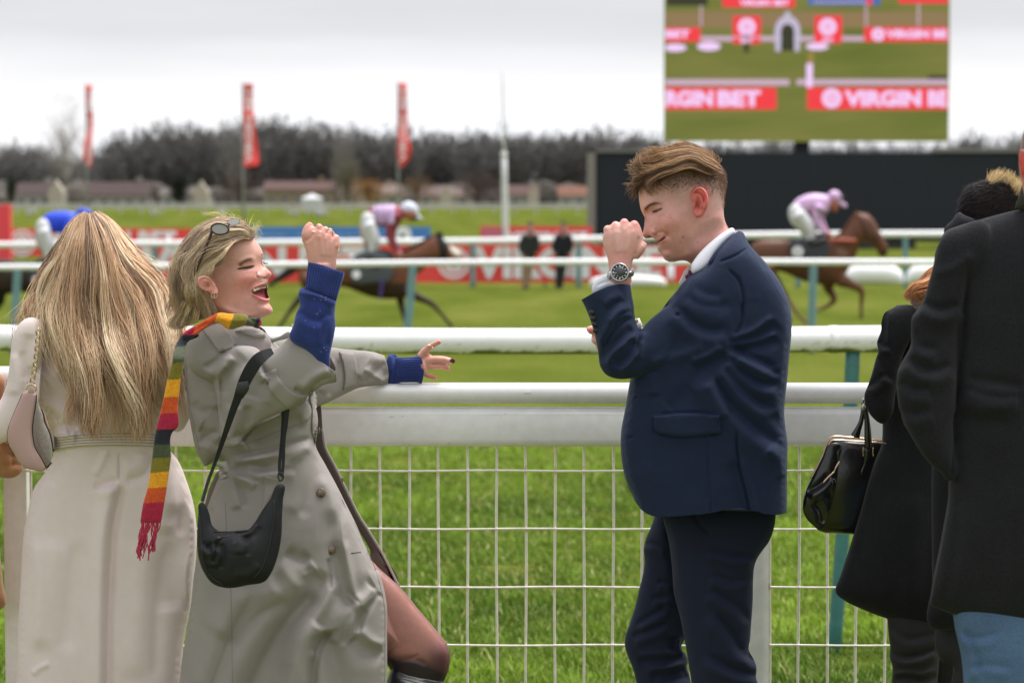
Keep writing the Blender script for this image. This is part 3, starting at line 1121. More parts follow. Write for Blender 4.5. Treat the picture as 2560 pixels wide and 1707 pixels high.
# faint print on the blue banner, too small to read in the photograph
def faint(o, x0, x1, y0, y1, Y, n, m, seed):
    R_ = random.Random(seed); parts = []; x = x0
    step = (x1 - x0) / n
    for k in range(n):
        if R_.random() < .16: continue
        xx = x0 + k * step
        link('print', mesh_from(*panel(xx, xx + step * R_.uniform(.45, .7), y0 + R_.uniform(0, 2), y1 - R_.uniform(0, 2), Y - .05, .01), smooth=False), m, o)
faint(o_, 590, 720, 584, 592, 107., 16, mat('pale_blue_print', (.35, .48, .72), rough=.5), 3)
faint(o_, 740, 960, 584, 592, 107., 26, mat('pale_blue_print'), 5)
link('emblem', mesh_from(*disc(1007, 588, 22, 106.95), smooth=False), wht_m, o_)
link('emblem', mesh_from(*disc(1006, 590, 6, 106.93, 10), smooth=False), mat('dark_print', (.03, .05, .05)), o_)
banner('crimson banner with a pink panel left of the dark scoreboard', 1201, 1480, 565, 634, 107., red2_m,
       [(T, 1268, 1470, 579, 604, wht_m)], [])
_b = [o for o in COL.objects if o.get('label', '').startswith('crimson')][0]
link('print', mesh_from(*panel(1206, 1260, 569, 600, 106.9, .01), smooth=False), pink_m, _b)
def red_block():
    Y = 94.; o = empty('advertising_board', (P(-30, 600, Y)[0], Y, gz(Y)), 'tall plain red advertising board at the left edge beyond the rails', 'board')
    a, b = P(-90, 511, Y), P(22, 655, Y)
    link('board_face', mesh_from(*box((a[0], Y, gz(Y)), (b[0], Y + .35, a[2])), smooth=False), red2_m, o)
    link('edge_trim', mesh_from(*box((b[0], Y - .02, gz(Y)), (b[0] + .06, Y + .37, a[2])), smooth=False), red_m, o)
red_block()

# ------------------------------------------------------------------ feather flags
def flag(label, pole, outline, text_box, Y=152.):
    px, pt, pb = pole
    o = empty('flag', (P(px, pb, Y)[0], Y, gz(Y)), label, 'flag', 'red flags on tall poles across the course')
    a, b = P(px, pt, Y), P(px, pb, Y)
    link('pole', mesh_from(*tube([[a[0], Y, gz(Y) - .2], [a[0], Y, a[2]]], [.085, .06], 10)), mat('grey_pole', (.30, .30, .30), rough=.5), o)
    V, F = blob(outline, Y - .1, k=.15, g=5)
    V[:, 1] += .12 * np.sin(V[:, 2] * 2.1 + V[:, 0])
    link('flag_cloth', mesh_from(V, F), red_m, o)
    x0, x1, y0, y1 = text_box
    text_obj(T, x0, x1, y0, y1, Y - .75, wht_m, o, rot=1, bold=.03)
flag('leftmost red flag, seen almost edge on, on a grey pole', (215, 212, 515), [(215, 213, 1), (231, 214, 1), (228, 245), (232, 290), (231, 360), (230, 405), (224, 422, 1), (217, 415), (216, 320)], (218, 228, 222, 415))
flag('middle red flag spreading wider at its foot', (607, 208, 522), [(609, 210, 1), (632, 210, 1), (632, 250), (637, 310), (645, 372), (648, 413, 1), (630, 417), (611, 420, 1), (610, 310)], (614, 631, 218, 408))
flag('right red flag with its lower end blown back', (995, 206, 515), [(998, 208, 1), (1016, 208, 1), (1018, 250), (1019, 300), (1020, 340), (1028, 372), (1024, 395), (1004, 420, 1), (994, 413, 1), (996, 300)], (1001, 1015, 216, 405))

def mast():
    Y = 107.; o = empty('mast', (P(1263, 560, Y)[0], Y, gz(Y)), 'tall tapering white mast rising above the red banner', 'mast')
    t = np.linspace(0, 1, 10); a = P(1265, 640, Y); a[2] = gz(Y) - .3; b = P(1256, 170, Y)
    m = mat('white_mast', (.74, .74, .74), rough=.4)
    pth = a + (b - a) * t[:, None]
    link('pole', mesh_from(*tube(pth[:6], np.linspace(.15, .12, 6), 12)), m, o)
    link('pole_tip', mesh_from(*tube(pth[5:], np.linspace(.06, .035, 5), 10)), m, o)
    link('collar', mesh_from(*tube([pth[5] - [0, 0, .1], pth[5] + [0, 0, .1]], .14, 12)), m, o)
mast()

# ------------------------------------------------------------------ scoreboard and big screen
def scoreboard():
    Y = 118.; o = empty('scoreboard', (P(2000, 600, Y)[0], Y, gz(Y)), 'wide black blank scoreboard with grey frame below the screen', 'scoreboard')
    blk = mat('dark_panel', (.012, .016, .024), rough=.8)
    gry = mat('frame_grey', (.22, .21, .20), rough=.6)
    lg = mat('pale_frame', (.24, .22, .20), rough=.6)
    a, b = P(1492, 386, Y), P(2545, 600, Y)
    nx, nz_ = 14, 3
    me = None
    W, H_ = (b[0] - a[0]) / nx, (a[2] - b[2]) / nz_
    me = mesh_from(*box((.004, 0, .004), (W - .004, .25, H_ - .004)), smooth=False); me.materials.append(blk)
    for i in range(nx):
        for j in range(nz_):
            p = bpy.data.objects.new('panel', me); COL.objects.link(p); p.parent = o
            p.location = Vector((a[0] + i * W, Y, b[2] + j * H_)) - o.location
    link('casing', mesh_from(*box((a[0] - .05, Y + .26, b[2] - .1), (b[0] + .05, Y + .9, a[2] + .08)), smooth=False), blk, o)
    link('frame', mesh_from(*box((a[0] - .42, Y - .1, gz(Y) - .1), (a[0] - .06, Y + .9, a[2] + .2)), smooth=False), lg, o)
    link('frame', mesh_from(*box((a[0] - .42, Y - .1, a[2] + .09), (a[0] + 5.2, Y + .8, a[2] + .2)), smooth=False), gry, o)
    link('frame', mesh_from(*box((b[0] - 3.8, Y - .1, a[2] + .09), (b[0] + .3, Y + .8, a[2] + .24)), smooth=False), gry, o)
    link('frame', mesh_from(*box((b[0] + .06, Y - .1, b[2]), (b[0] + .4, Y + .8, a[2] + .2)), smooth=False), gry, o)
    c, d_ = P(1498, 600, Y), P(2292, 640, Y)
    link('base', mesh_from(*box((c[0], Y + .3, gz(Y) - .3), (d_[0], Y + 1.5, c[2] - .12)), smooth=False), mat('dark_base', (.05, .055, .06), rough=.8), o)
    link('base', mesh_from(*box((c[0], Y + .1, gz(Y) - .3), (P(1620, 600, Y)[0], Y + .28, P(0, 560, Y)[2])), smooth=False), mat('concrete', (.16, .165, .15), rough=.9), o)
scoreboard()

def emat(name, c, s=.44):
    m = bpy.data.materials.new(name); m.use_nodes = True
    b = m.node_tree.nodes['Principled BSDF']
    b.inputs['Base Color'].default_value = (.01, .01, .01, 1)
    b.inputs['Specular IOR Level'].default_value = 0
    b.inputs['Emission Color'].default_value = (*c, 1); b.inputs['Emission Strength'].default_value = s
    return m

def big_screen():
    Y = 123.
    o = empty('video_screen', (P(2016, 600, Y)[0], Y, gz(Y)), 'large lit video screen showing the empty finishing straight', 'screen')
    cas = mat('dark_panel')
    a, b = P(1664, -150, Y), P(2368, 353, Y)
    link('casing', mesh_from(*box((a[0], Y + .05, b[2]), (b[0], Y + 1.0, a[2])), smooth=False), cas, o)
    for xa, xb in ((1988, 2026), (1936, 1944), (1745, 1750), (2290, 2296)):
        p, q = P(xa, 357, Y), P(xb, 357, Y)
        if xb - xa > 20:
            link('support', mesh_from(*box((p[0], Y + .3, gz(Y) - .2), (q[0], Y + .9, b[2])), smooth=False), cas, o)
    # lit picture: grass with mown variation
    g = bpy.data.materials.new('screen_grass'); g.use_nodes = True
    t = g.node_tree; L = t.links.new; bs = t.nodes['Principled BSDF']
    bs.inputs['Base Color'].default_value = (.01, .01, .01, 1); bs.inputs['Specular IOR Level'].default_value = 0
    tcn = t.nodes.new('ShaderNodeTexCoord'); mpn = t.nodes.new('ShaderNodeMapping'); mpn.inputs['Scale'].default_value = (.09, 1, .55)
    L(tcn.outputs['Object'], mpn.inputs[0])
    nn = t.nodes.new('ShaderNodeTexNoise'); nn.inputs['Scale'].default_value = 1.3; nn.inputs['Detail'].default_value = 5
    L(mpn.outputs[0], nn.inputs['Vector'])
    rr = t.nodes.new('ShaderNodeValToRGB'); L(nn.outputs['Fac'], rr.inputs[0])
    rr.color_ramp.elements[0].position = .3; rr.color_ramp.elements[0].color = (*lin(104, 114, 50), 1)
    rr.color_ramp.elements[1].position = .72; rr.color_ramp.elements[1].color = (*lin(134, 132, 72), 1)
    L(rr.outputs[0], bs.inputs['Emission Color']); bs.inputs['Emission Strength'].default_value = .40
    er = emat('screen_red', lin(236, 66, 72)); ew = emat('screen_white', lin(238, 205, 246)); el = emat('screen_lilac', lin(200, 170, 190))
    eb = emat('screen_blue', lin(70, 110, 175)); ed = emat('screen_dark', lin(60, 60, 45)); ea = emat('screen_arch', lin(190, 182, 205))
    eo = emat('screen_tan', lin(150, 130, 70)); et = emat('screen_bare', lin(140, 118, 84))
    link('lit_picture', mesh_from(*panel(1661, 2371.5, -146, 354.5, Y - .02, .05), smooth=False), g, o)
    K = lambda x, y: (1620 + x / 3.0154, y / 3.0154)
    def rect(x0, y0, x1, y1, m, dz=.05, name='lit_shape'):
        (xa, ya), (xb, yb) = K(x0, y0), K(x1, y1)
        link(name, mesh_from(*panel(xa, xb, ya, yb, Y - dz, .01), smooth=False), m, o)
    L0, R0 = 130, 2262
    rect(L0, 90, R0, 215, et, .04)
    rect(L0, 660, 968, 828, er, .06); rect(1200, 660, R0, 828, er, .06)
    rect(L0, 600, 1066, 645, el, .065); rect(1120, 600, R0, 642, el, .065)
    rect(L0, 275, R0, 312, el, .05)
    rect(L0, 210, 395, 318, er, .06); rect(640, 122, 850, 332, er, .06); rect(1255, 122, 1462, 328, er, .06); rect(1630, 205, R0, 318, er, .06)
    rect(640, 275, 850, 290, el, .07)
    rect(560, -40, 1110, 58, er, .06); rect(1210, -40, 1752, 40, eb, .06); rect(1890, -40, R0, 30, er, .06)
    rect(140, -40, 450, 45, ed, .06)
    rect(1195, 480, 1240, 660, ew, .075); rect(1205, 400, 1250, 480, eo, .07)
    for x in (400, 1645, 2040): rect(x - 6, 20, x + 6, 200, el, .055)
    for x, y, r in ((1385, 742, 74), (745, 205, 66), (1355, 205, 66), (1735, 262, 50)):
        X, Yy = K(x, y); link('lit_shape', mesh_from(*disc(X, Yy, r / 3.0154, Y - .08), smooth=False), ew, o)
        link('lit_shape', mesh_from(*disc(X, Yy, r / 3.0154 * .45, Y - .09, hole=r / 3.0154 * .33), smooth=False), er, o)
    for x0, y0, x1, y1 in ((118, 332, 290, 392), (370, 318, 548, 385), (1190, 325, 1362, 380)):
        X, Yy = K((x0 + x1) / 2, (y0 + y1) / 2)
        n = 20; th = np.arange(n) / n * 2 * np.pi
        V = P(np.maximum(X + (x1 - x0) / 6.03 * np.cos(th), 1663.5), Yy + (y1 - y0) / 6.03 * np.sin(th), Y - .07)
        link('lit_shape', mesh_from(V, [tuple(range(n))[::-1]], False), ew, o)
    # arch
    X, Yy = K(1052, 250); n = 28
    th = np.linspace(math.pi, 2 * math.pi, n); s_ = 1 / 3.0154
    ox = X + 98 * s_ * np.cos(th); oy = Yy + 130 * s_ * np.sin(th); ix = X + 52 * s_ * np.cos(th); iy = Yy + 70 * s_ * np.sin(th)
    outer = [(ox[0] + 8 * s_, Yy + 140 * s_)] + list(zip(ox, oy)) + [(ox[-1] - 8 * s_, Yy + 140 * s_)]
    inner = [(ix[0], Yy + 140 * s_)] + list(zip(ix, iy)) + [(ix[-1], Yy + 140 * s_)]
    q = np.array(outer + inner); m_ = len(outer)
    link('lit_shape', mesh_from(P(q[:, 0], q[:, 1], Y - .07), [(i, i + 1, m_ + i + 1, m_ + i)[::-1] for i in range(m_ - 1)], False), ea, o)
    rect(1005, 190, 1100, 385, ed, .065); rect(1032, 90, 1072, 130, ea, .072)
    rect(725, 262, 760, 400, ed, .08)
    rect(2110, 570, R0, 605, ed, .06)
    def tx(s, x0, x1, y0, y1, m=ew):
        (xa, ya), (xb, yb) = K(x0, y0), K(x1, y1)
        text_obj(s, xa, xb, ya, yb, Y - .085, m, o, bold=.055)
    tx('VIRGIN', 1480, 2060, 682, 805); tx('BE', 2110, 2256, 682, 805)
    tx('RGIN', 132, 490, 682, 805); tx('BET', 525, 850, 682, 805)
    tx('BET', 132, 315, 228, 290); tx('VIRGIN BE', 1795, 2255, 225, 292); tx('VIRGIN BET', 690, 1065, 0, 46)
    tx('BET', 700, 790, 292, 325); tx('BET', 1315, 1400, 292, 322)
    faint_parts = []
    for k in range(14):
        x = 1250 + k * 31
        (xa, ya), (xb, yb) = K(x, 8), K(x + 20, 26)
        link('lit_shape', mesh_from(*panel(xa, xb, ya, yb, Y - .08, .01), smooth=False), el, o)
    (xa, ya), (xb, yb) = K(1650, -30), K(1690, 40)
    link('lit_shape', mesh_from(*panel(xa, xb, ya, yb, Y - .09, .01), smooth=False), er, o)
big_screen()

# ------------------------------------------------------------------ houses beyond the course
def house(label, x0, x1, yr, ye, yb, wall, roof, gables=(), Y=480., nw=3, chim=True):
    o = empty('house', (P((x0 + x1) / 2, yb, Y)[0], Y, gz(Y)), label, 'house', 'houses in a row beyond the course')
    wm = mat('house_wall_%d' % (abs(hash(wall)) % 9999), wall, rough=.9, noise=.08, nscale=.4)
    rm = mat('house_roof_%d' % (abs(hash(roof)) % 9999), roof, rough=.9, noise=.15, nscale=.8)
    a, b = P(x0, ye, Y), P(x1, yb, Y); D = 9.; zr = P(x0, yr, Y)[2]; zb = gz(Y) - .5
    link('wall', mesh_from(*box((a[0], Y, zb), (b[0], Y + D, a[2])), smooth=False), wm, o)
    V = np.array([(a[0] - .3, Y - .4, a[2] - .1), (b[0] + .3, Y - .4, a[2] - .1), (b[0] + .3, Y + D + .4, a[2] - .1), (a[0] - .3, Y + D + .4, a[2] - .1), (a[0] - .3, Y + D / 2, zr), (b[0] + .3, Y + D / 2, zr)])
    link('roof', mesh_from(V, [(0, 1, 5, 4), (2, 3, 4, 5), (1, 2, 5), (3, 0, 4), (3, 2, 1, 0)], False), rm, o)
    wn = mat('house_window', (.05, .06, .07), rough=.3); wf = mat('window_white', (.6, .6, .58), rough=.5)
    zm = (a[2] + gz(Y)) / 2
    for k in range(nw):
        x = a[0] + (b[0] - a[0]) * (k + .5) / nw
        f = link('window', mesh_from(*box((x - .75, Y - .06, zm - .5), (x + .75, Y - .003, zm + .6)), smooth=False), wf, o)
        g_ = bpy.data.objects.new('pane', mesh_from(*box((x - .6, Y - .09, zm - .38), (x + .6, Y - .062, zm + .48)), smooth=False))
        COL.objects.link(g_); g_.data.materials.append(wn); g_.data.transform(__import__('mathutils').Matrix.Translation(-o.location)); g_.parent = f
    for gx0, gx1, gy in gables:
        p, q = P(gx0, yb, Y - 3), P(gx1, yb, Y - 3); zt = P(0, gy, Y - 3)[2]; ze = (zt + gz(Y)) / 2 + .4
        V = np.array([(p[0], Y - 3, zb), (q[0], Y - 3, zb), (q[0], Y - 3, ze), ((p[0] + q[0]) / 2, Y - 3, zt), (p[0], Y - 3, ze),
                      (p[0], Y - .42, zb), (q[0], Y - .42, zb), (q[0], Y - .42, ze), ((p[0] + q[0]) / 2, Y - .42, zt), (p[0], Y - .42, ze)])
        link('gable', mesh_from(V, [(0, 1, 2, 3, 4), (9, 8, 7, 6, 5), (1, 6, 7, 2), (5, 0, 4, 9), (2, 7, 8, 3), (4, 3, 8, 9)], False),
             mat('gable_render', (.46, .40, .33), rough=.9), o)
    if chim:
        x = a[0] + (b[0] - a[0]) * .8
        link('chimney', mesh_from(*box((x - .5, Y + D / 2 - .4, zr - .8), (x + .5, Y + D / 2 + .4, zr + .9)), smooth=False), wm, o)
WH, OC, BR = (.34, .32, .30), (.26, .19, .12), (.33, .16, .10)
RD, DR, OR = (.085, .045, .038), (.055, .034, .032), (.15, .065, .04)
house('dark red roofed white house with a cream gable far left', 38, 128, 456, 484, 512, WH, DR, [(120, 158, 450)])
house('long dark roofed house behind the leftmost flag pole', 212, 372, 454, 486, 512, (.30, .26, .24), DR, nw=5)
house('low house with a tall cream gable left of the middle flag', 400, 520, 470, 486, 512, (.36, .33, .31), (.11, .09, .08), [(484, 520, 452)], nw=3)
house('ochre walled house with brick red roof right of the middle flag', 660, 832, 452, 474, 512, OC, RD, nw=5)
house('tan house partly hidden by orange shrubs', 850, 1000, 462, 482, 512, (.36, .29, .21), (.16, .11, .09), [(893, 915, 462)], nw=4)
house('brown roofed house with a leaning cream gable left of the mast', 1040, 1180, 466, 488, 512, (.40, .35, .30), (.13, .09, .08), [(1100, 1130, 462)])
house('red roofed white house with a cream gable right of the mast', 1268, 1345, 462, 486, 512, WH, RD, [(1320, 1348, 461)], nw=2)
house('orange brick roofed pale house beside the scoreboard frame', 1398, 1500, 464, 488, 512, WH, OR, nw=3)

# ------------------------------------------------------------------ trees
def bare_tree(seed, H_, W, trunk_r, twigs, cr_lo=.25, up=.6, dense=1.0):
    """winter tree at the origin: trunk tube, boughs and a crown of twigs"""
    R_ = np.random.default_rng(seed)
    parts = [tube([(0, 0, -.5), (R_.normal(0, .1), 0, H_ * .35), (R_.normal(0, .25), 0, H_ * .75)], [trunk_r, trunk_r * .7, trunk_r * .25], 6)]
    nb = 22
    Vt, Ft = [], []
    for k in range(nb):
        z0 = H_ * (cr_lo + .5 * R_.random()); a = R_.random() * 6.28
        L_ = (W * .5) * (.55 + .5 * R_.random()); el = up + R_.random() * .5
        p0 = np.array([0, 0, z0]); p2 = p0 + np.array([math.cos(a) * L_, math.sin(a) * L_, L_ * el + R_.random() * H_ * .15])
        p2[2] = min(p2[2], H_)
        p1 = (p0 + p2) / 2 + np.array([0, 0, -L_ * .08])
        parts.append(tube([p0, p1, p2], [trunk_r * .4, trunk_r * .22, trunk_r * .06], 4, caps=False))
    crown = parts[1:]
    # twigs: thin slivers from bough points outwards
    n = twigs
    u = R_.random(n); a = R_.random(n) * 6.28; el = np.arccos(1 - 2 * R_.random(n)) ;
    rr = R_.random(n) ** .45
    lump = 1 + .22 * np.sin(a * 3 + seed) + .15 * np.sin(el * 5 + seed * 2)
    cx = rr * W * .5 * np.sin(el) * np.cos(a) * lump; cy = rr * W * .5 * np.sin(el) * np.sin(a) * lump
    cz = H_ * (cr_lo + (1 - cr_lo) * .5) + rr * H_ * (1 - cr_lo) * .5 * np.cos(el) * lump
    base = np.stack([cx, cy, cz], 1)
    dirn = np.stack([cx, cy, np.abs(cz - H_ * .3) * .8 + .5], 1); dirn /= np.linalg.norm(dirn, axis=1)[:, None]
    dirn += R_.normal(0, .35, (n, 3)); ln = (.6 + 1.4 * R_.random(n))[:, None] * H_ / 16
    side = np.cross(dirn, R_.normal(0, 1, (n, 3))); side /= np.linalg.norm(side, axis=1)[:, None]
    wd = (.03 + .05 * R_.random(n))[:, None] * dense * H_ / 16
    V = np.stack([base - side * wd, base + side * wd, base + dirn * ln], 1).reshape(-1, 3)
    F = np.arange(3 * n).reshape(-1, 3)
    return parts[0], join(crown + [(V, F)])

def solo_tree(name, label, x, ytop, ybase, W_px, Y, seed, col, twigs=1400, trunk=.3, dense=1.0, cr_lo=.25, up=.6, group=None):
    s = FPX / Y; base = P(x, ybase, Y); H_ = (ybase - ytop) / s
    o = empty(name, (base[0], Y, base[2]), label, 'tree', group)
    tr, cw = bare_tree(seed, H_, W_px / s, trunk, twigs, cr_lo, up, dense)
    m = mat('bark_%02d' % seed, col, rough=.9, noise=.2, nscale=.5)
    for nm, (V, F) in (('trunk', tr), ('crown', cw)):
        me = mesh_from(V, F, False); me.materials.append(m)
        q = bpy.data.objects.new(nm, me); COL.objects.link(q); q.parent = o
    return o

def wood():
    sky_x = [-300, 0, 60, 142, 210, 242, 275, 323, 388, 485, 549, 600, 661, 763, 845, 886, 988, 1049, 1110, 1212, 1375, 1477, 1559, 1700, 1900, 2100, 2300, 2389, 2438, 2504, 2547, 2900]
    sky_y = [372, 378, 372, 392, 400, 402, 366, 346, 338, 338, 334, 332, 320, 328, 342, 338, 342, 350, 343, 345, 347, 343, 350, 352, 356, 352, 356, 361, 354, 367, 356, 355]
    R_ = np.random.default_rng(11); parts = []; x = -320
    for layer, (Y, dy, st) in enumerate(((600., 16, 34), (640., 3, 30), (690., -2, 38))):
        x = -330 + layer * 9
        k = 0
        while x < 2950:
            if Y: 
                if 1640 < x < 2380 and layer == 2 and R_.random() < .6: x += st; continue
                s = FPX / Y; base = P(x, 522, Y)
                top = np.interp(x, sky_x, sky_y) + dy - 4 + R_.uniform(-5, 9)
                if 1640 < x < 2380: top += R_.uniform(0, 26)
                H_ = (522 - top) / s
                tr, cw = bare_tree(int(R_.integers(1e6)), H_, R_.uniform(70, 110) / s, .4, 1300, .03, .7, 3.2)
                V, F = join([tr, cw]); V = V + np.array([base[0], Y + R_.uniform(-8, 8), base[2]])
                parts.append((V, F)); k += 1
            x += st * R_.uniform(.8, 1.2)
    V, F = join(parts)
    # undergrowth bank
    c = .95 + .2 * np.clip(vnoise(V * np.array([.03, .03, .05])) * .9 + .4, 0, 1)
    col = np.array([.135, .127, .119])[None] * c[:, None]  # bark greyed and lightened, distance haze put into the colour
    bx = []
    for k in range(160):
        X = R_.uniform(-340, 2950); Yy = R_.uniform(560, 590); h = R_.uniform(38, 78)
        p = P(X, 524 - h * .35, Yy); s = FPX / Yy
        bx.append(ellipsoid(p, (R_.uniform(30, 60) / s, 3, h * .6 / s), 10))
    Vb, Fb = join(bx); Vb = Vb + .5 * np.stack([vnoise(Vb * .9), vnoise(Vb * .9 + 7), vnoise(Vb * .9 + 3)], 1)
    cb = np.array([.095, .082, .070])[None] * (.7 + .6 * np.clip(vnoise(Vb * .05) + .5, 0, 1))[:, None]
    V2, F2 = join([(V, F), (Vb, Fb)])
    tag(link('winter_wood', mesh_from(V2, F2, False, np.concatenate([col, cb])), mat('winter_twigs', vcol=True, rough=.95)),
        'dark leafless wood along the skyline beyond the houses', 'woodland', kind='stuff')
wood()
solo_tree('bare_tree', 'pale thin bare tree standing alone left of the first flag', 165, 268, 512, 105, 330., 3, (.34, .31, .29), 1300, .16, .55, .15, 1.3)
solo_tree('bare_tree', 'tall faint grey tree behind the middle flag', 583, 316, 512, 80, 500., 5, (.20, .19, .18), 1200, .3, 1.0, .2, 1.0)
solo_tree('bare_tree', 'wispy pale tree rising over the wood left of the right flag', 862, 322, 512, 70, 560., 8, (.22, .20, .19), 900, .3, 1.0, .2, 1.0)
solo_tree('conifer', 'narrow dark conifer between the leftmost and middle flags', 447, 432, 512, 44, 440., 21, (.016, .020, .015), 2600, .3, 2.6, .02, .4)
solo_tree('conifer', 'slim dark green conifer at the far left', 28, 440, 512, 22, 440., 22, (.02, .032, .016), 1600, .2, 2.4, .02, .8)
solo_tree('bush', 'orange-brown leafy bush in front of the tan house', 922, 442, 514, 78, 440., 23, (.27, .135, .035), 2400, .25, 2.2, .05, .5)
solo_tree('bush', 'round grey-olive tree left of the orange bush', 868, 404, 512, 74, 450., 24, (.15, .13, .085), 1800, .25, 1.8, .1, .5)
solo_tree('bush', 'rusty bush right of the right flag pole', 1045, 438, 512, 86, 450., 25, (.17, .10, .055), 1800, .25, 1.8, .1, .5)
solo_tree('bush', 'purple-brown bush left of the white mast', 1196, 430, 512, 110, 450., 26, (.085, .055, .05), 2600, .25, 2.2, .05, .5)
solo_tree('bush', 'brown leafless shrub behind the middle flag pole', 600, 436, 512, 96, 445., 27, (.09, .06, .055), 2400, .25, 2.2, .05, .5)

# ------------------------------------------------------------------ white things about the course
tarp = mat('white_tarpaulin', (.95, .95, .97), rough=.6, bump=.2, bscale=3)
def cover(label, x0, x1, y0, y1, Y):
    pts = [(x0, y1, 1), (x0 + 4, (y0 + y1) / 2), (x0 + (x1 - x0) * .2, y0 + 3), ((x0 + x1) / 2, y0), (x1 - (x1 - x0) * .2, y0 + 3), (x1 - 3, (y0 + y1) / 2), (x1, y1, 1)]
    o = raw('ground_cover', [blob(pts, Y, k=1.0, g=6)], tarp)
    tag(o, label, 'cover', 'white covers lying by the rail')
cover('white rounded cover lying by the rail right of the galloping chestnut horse', 2108, 2260, 658, 712, 63.)
cover('white cover further right, partly behind the black coats', 2264, 2380, 660, 709, 63.)
cover('flat white cover lying at the foot of the red banner near the raised cuff', 1472, 1668, 688, 716, 63.)
for x, ww, lb in ((72, 22, 'leftmost of the small white boxes on the far grass'), (383, 20, 'small white box on the far grass right of the blonde head'),
                  (553, 22, 'small white box on the far grass by the middle flag'), (735, 26, 'small white box left of the raised fist'),
                  (800, 34, 'broad white box above the raised fist')):
    Y = 190.; a, b = P(x - ww / 2, 524, Y), P(x + ww / 2, 539, Y)
    o = empty('marker_box', (P(x, 539, Y)[0], Y, b[2]), lb, 'box', 'white boxes on the far grass')
    wm_ = mat('white_box', (.72, .72, .74), rough=.6)
    link('box_body', mesh_from(*box((a[0] + .12, Y, b[2]), (b[0] - .12, Y + .8, a[2] - .1))), wm_, o)
    link('lid', mesh_from(*box((a[0], Y - .1, a[2] - .09), (b[0], Y + .9, a[2])), smooth=False), wm_, o)
def tent():
    Y = 260.; o = empty('marquee', (P(778, 520, Y)[0], Y, gz(Y)), 'small white peaked marquee by the far rail', 'tent')
    m = mat('tent_white', (.62, .62, .64), rough=.7)
    a, b = P(754, 497, Y), P(803, 522, Y); zt = P(0, 484, Y)[2]; xm = (a[0] + b[0]) / 2
    link('wall', mesh_from(*box((a[0], Y, gz(Y)), (b[0], Y + 2, a[2])), smooth=False), m, o)
    V = np.array([(a[0] - .1, Y - .1, a[2]), (b[0] + .1, Y - .1, a[2]), (b[0] + .1, Y + 2.1, a[2]), (a[0] - .1, Y + 2.1, a[2]), (xm, Y + 1, zt)])
    link('roof', mesh_from(V, [(0, 1, 4), (1, 2, 4), (2, 3, 4), (3, 0, 4), (3, 2, 1, 0)], False), m, o)
tent()

# =================================================================== PEOPLE: shared pieces
SKIN = lin(222, 168, 152)
skin_m = mat('skin', vcol=True, rough=.44, sss=.10, bump=.3, bscale=700, bdist=.0007, spec=.5, noise=.07, nscale=55, noise2=.05, n2scale=260)
hair_m = mat('hair', vcol=True, rough=.42, spec=.4)
suit_m = mat('navy_wool', lin(28, 40, 66), rough=.75, sheen=.16, bump=.15, bscale=60, bdist=.004, weave=.35, wscale=420, noise=.06, nscale=9, sheentint=(.55, .65, .9), spec=.25)
trou_m = mat('navy_trouser_wool', lin(29, 35, 55), rough=.78, sheen=.12, weave=.35, wscale=420, noise=.06, nscale=9, sheentint=(.55, .65, .9), spec=.25)
shirt_m = mat('white_cotton', (.80, .80, .86), rough=.7, sheen=.1, bump=.1, bscale=300)
gold_m = mat('gold_metal', (.74, .58, .40), rough=.28, metal=1)
steel_m = mat('steel', (.55, .55, .56), rough=.28, metal=1)
blackc_m = mat('black_wool', lin(32, 32, 36), rough=.85, sheen=.08, bump=.4, bscale=260, bdist=.003, noise=.16, nscale=9, noise2=.2, n2scale=170, spec=.2)
black_m = mat('black_leather', (.012, .012, .013), rough=.34, spec=.5, bump=.08, bscale=160)

def fur(V, F, n, mask, dirpx, L, r, cols, seed=1, lift=.35, npt=6, jit=.35, curl=0.0, front=True):
    """short hairs growing from a surface; mask(q) gives 0..1 from picture points; dirpx(q) growth direction in the picture"""
    R_ = np.random.default_rng(seed)
    q = PX(V); nn = vnormals(V, F)
    w_ = mask(q) * (1.0 if not front else (nn[:, 1] < .35))
    if w_.sum() <= 0: return None
    idx = R_.choice(len(V), n, p=w_ / w_.sum())
    p = V[idx] + R_.normal(0, .0012, (n, 3)); nr = nn[idx]; qq = q[idx]
    d = dirpx(qq); d = d / (np.linalg.norm(d, axis=1)[:, None] + 1e-9)
    s = FPX / p[:, 1:2]
    D = np.stack([d[:, 0], np.zeros(n), -d[:, 1]], 1)
    D = D - nr * (D * nr).sum(1)[:, None] * .8
    D = D + nr * lift + R_.normal(0, jit, (n, 3)); D /= np.linalg.norm(D, axis=1)[:, None]
    ln = (L * (.5 + R_.random(n)))[:, None] / s
    t = np.linspace(0, 1, npt)[None, :, None]
    C = p[:, None] + D[:, None] * ln[:, None] * t + np.array([0, 0, -1.0]) * curl * ln[:, None] * t ** 2
    rad = (r / s) * (1 - .75 * np.linspace(0, 1, npt)[None])
    col = np.array(cols)[R_.integers(0, len(cols), n)] * (.8 + .4 * R_.random((n, 1)))
    return strands(C, rad, col)

def bodymesh(parts, vox, o, c=None):
    V, F = remesh(*join(parts), vox)
    return link('body', mesh_from(V, F, True, np.tile(np.array(c or lin(200, 146, 128)), (len(V), 1))), skin_m, o)

def person(label, x, Y, group=None, zb=None):
    z = 0 if zb is None else zb
    return empty('person', (float(P(x, 600, Y)[0]), Y, z), label, 'person', group)

def shade(c, k): return tuple(v * k for v in c)

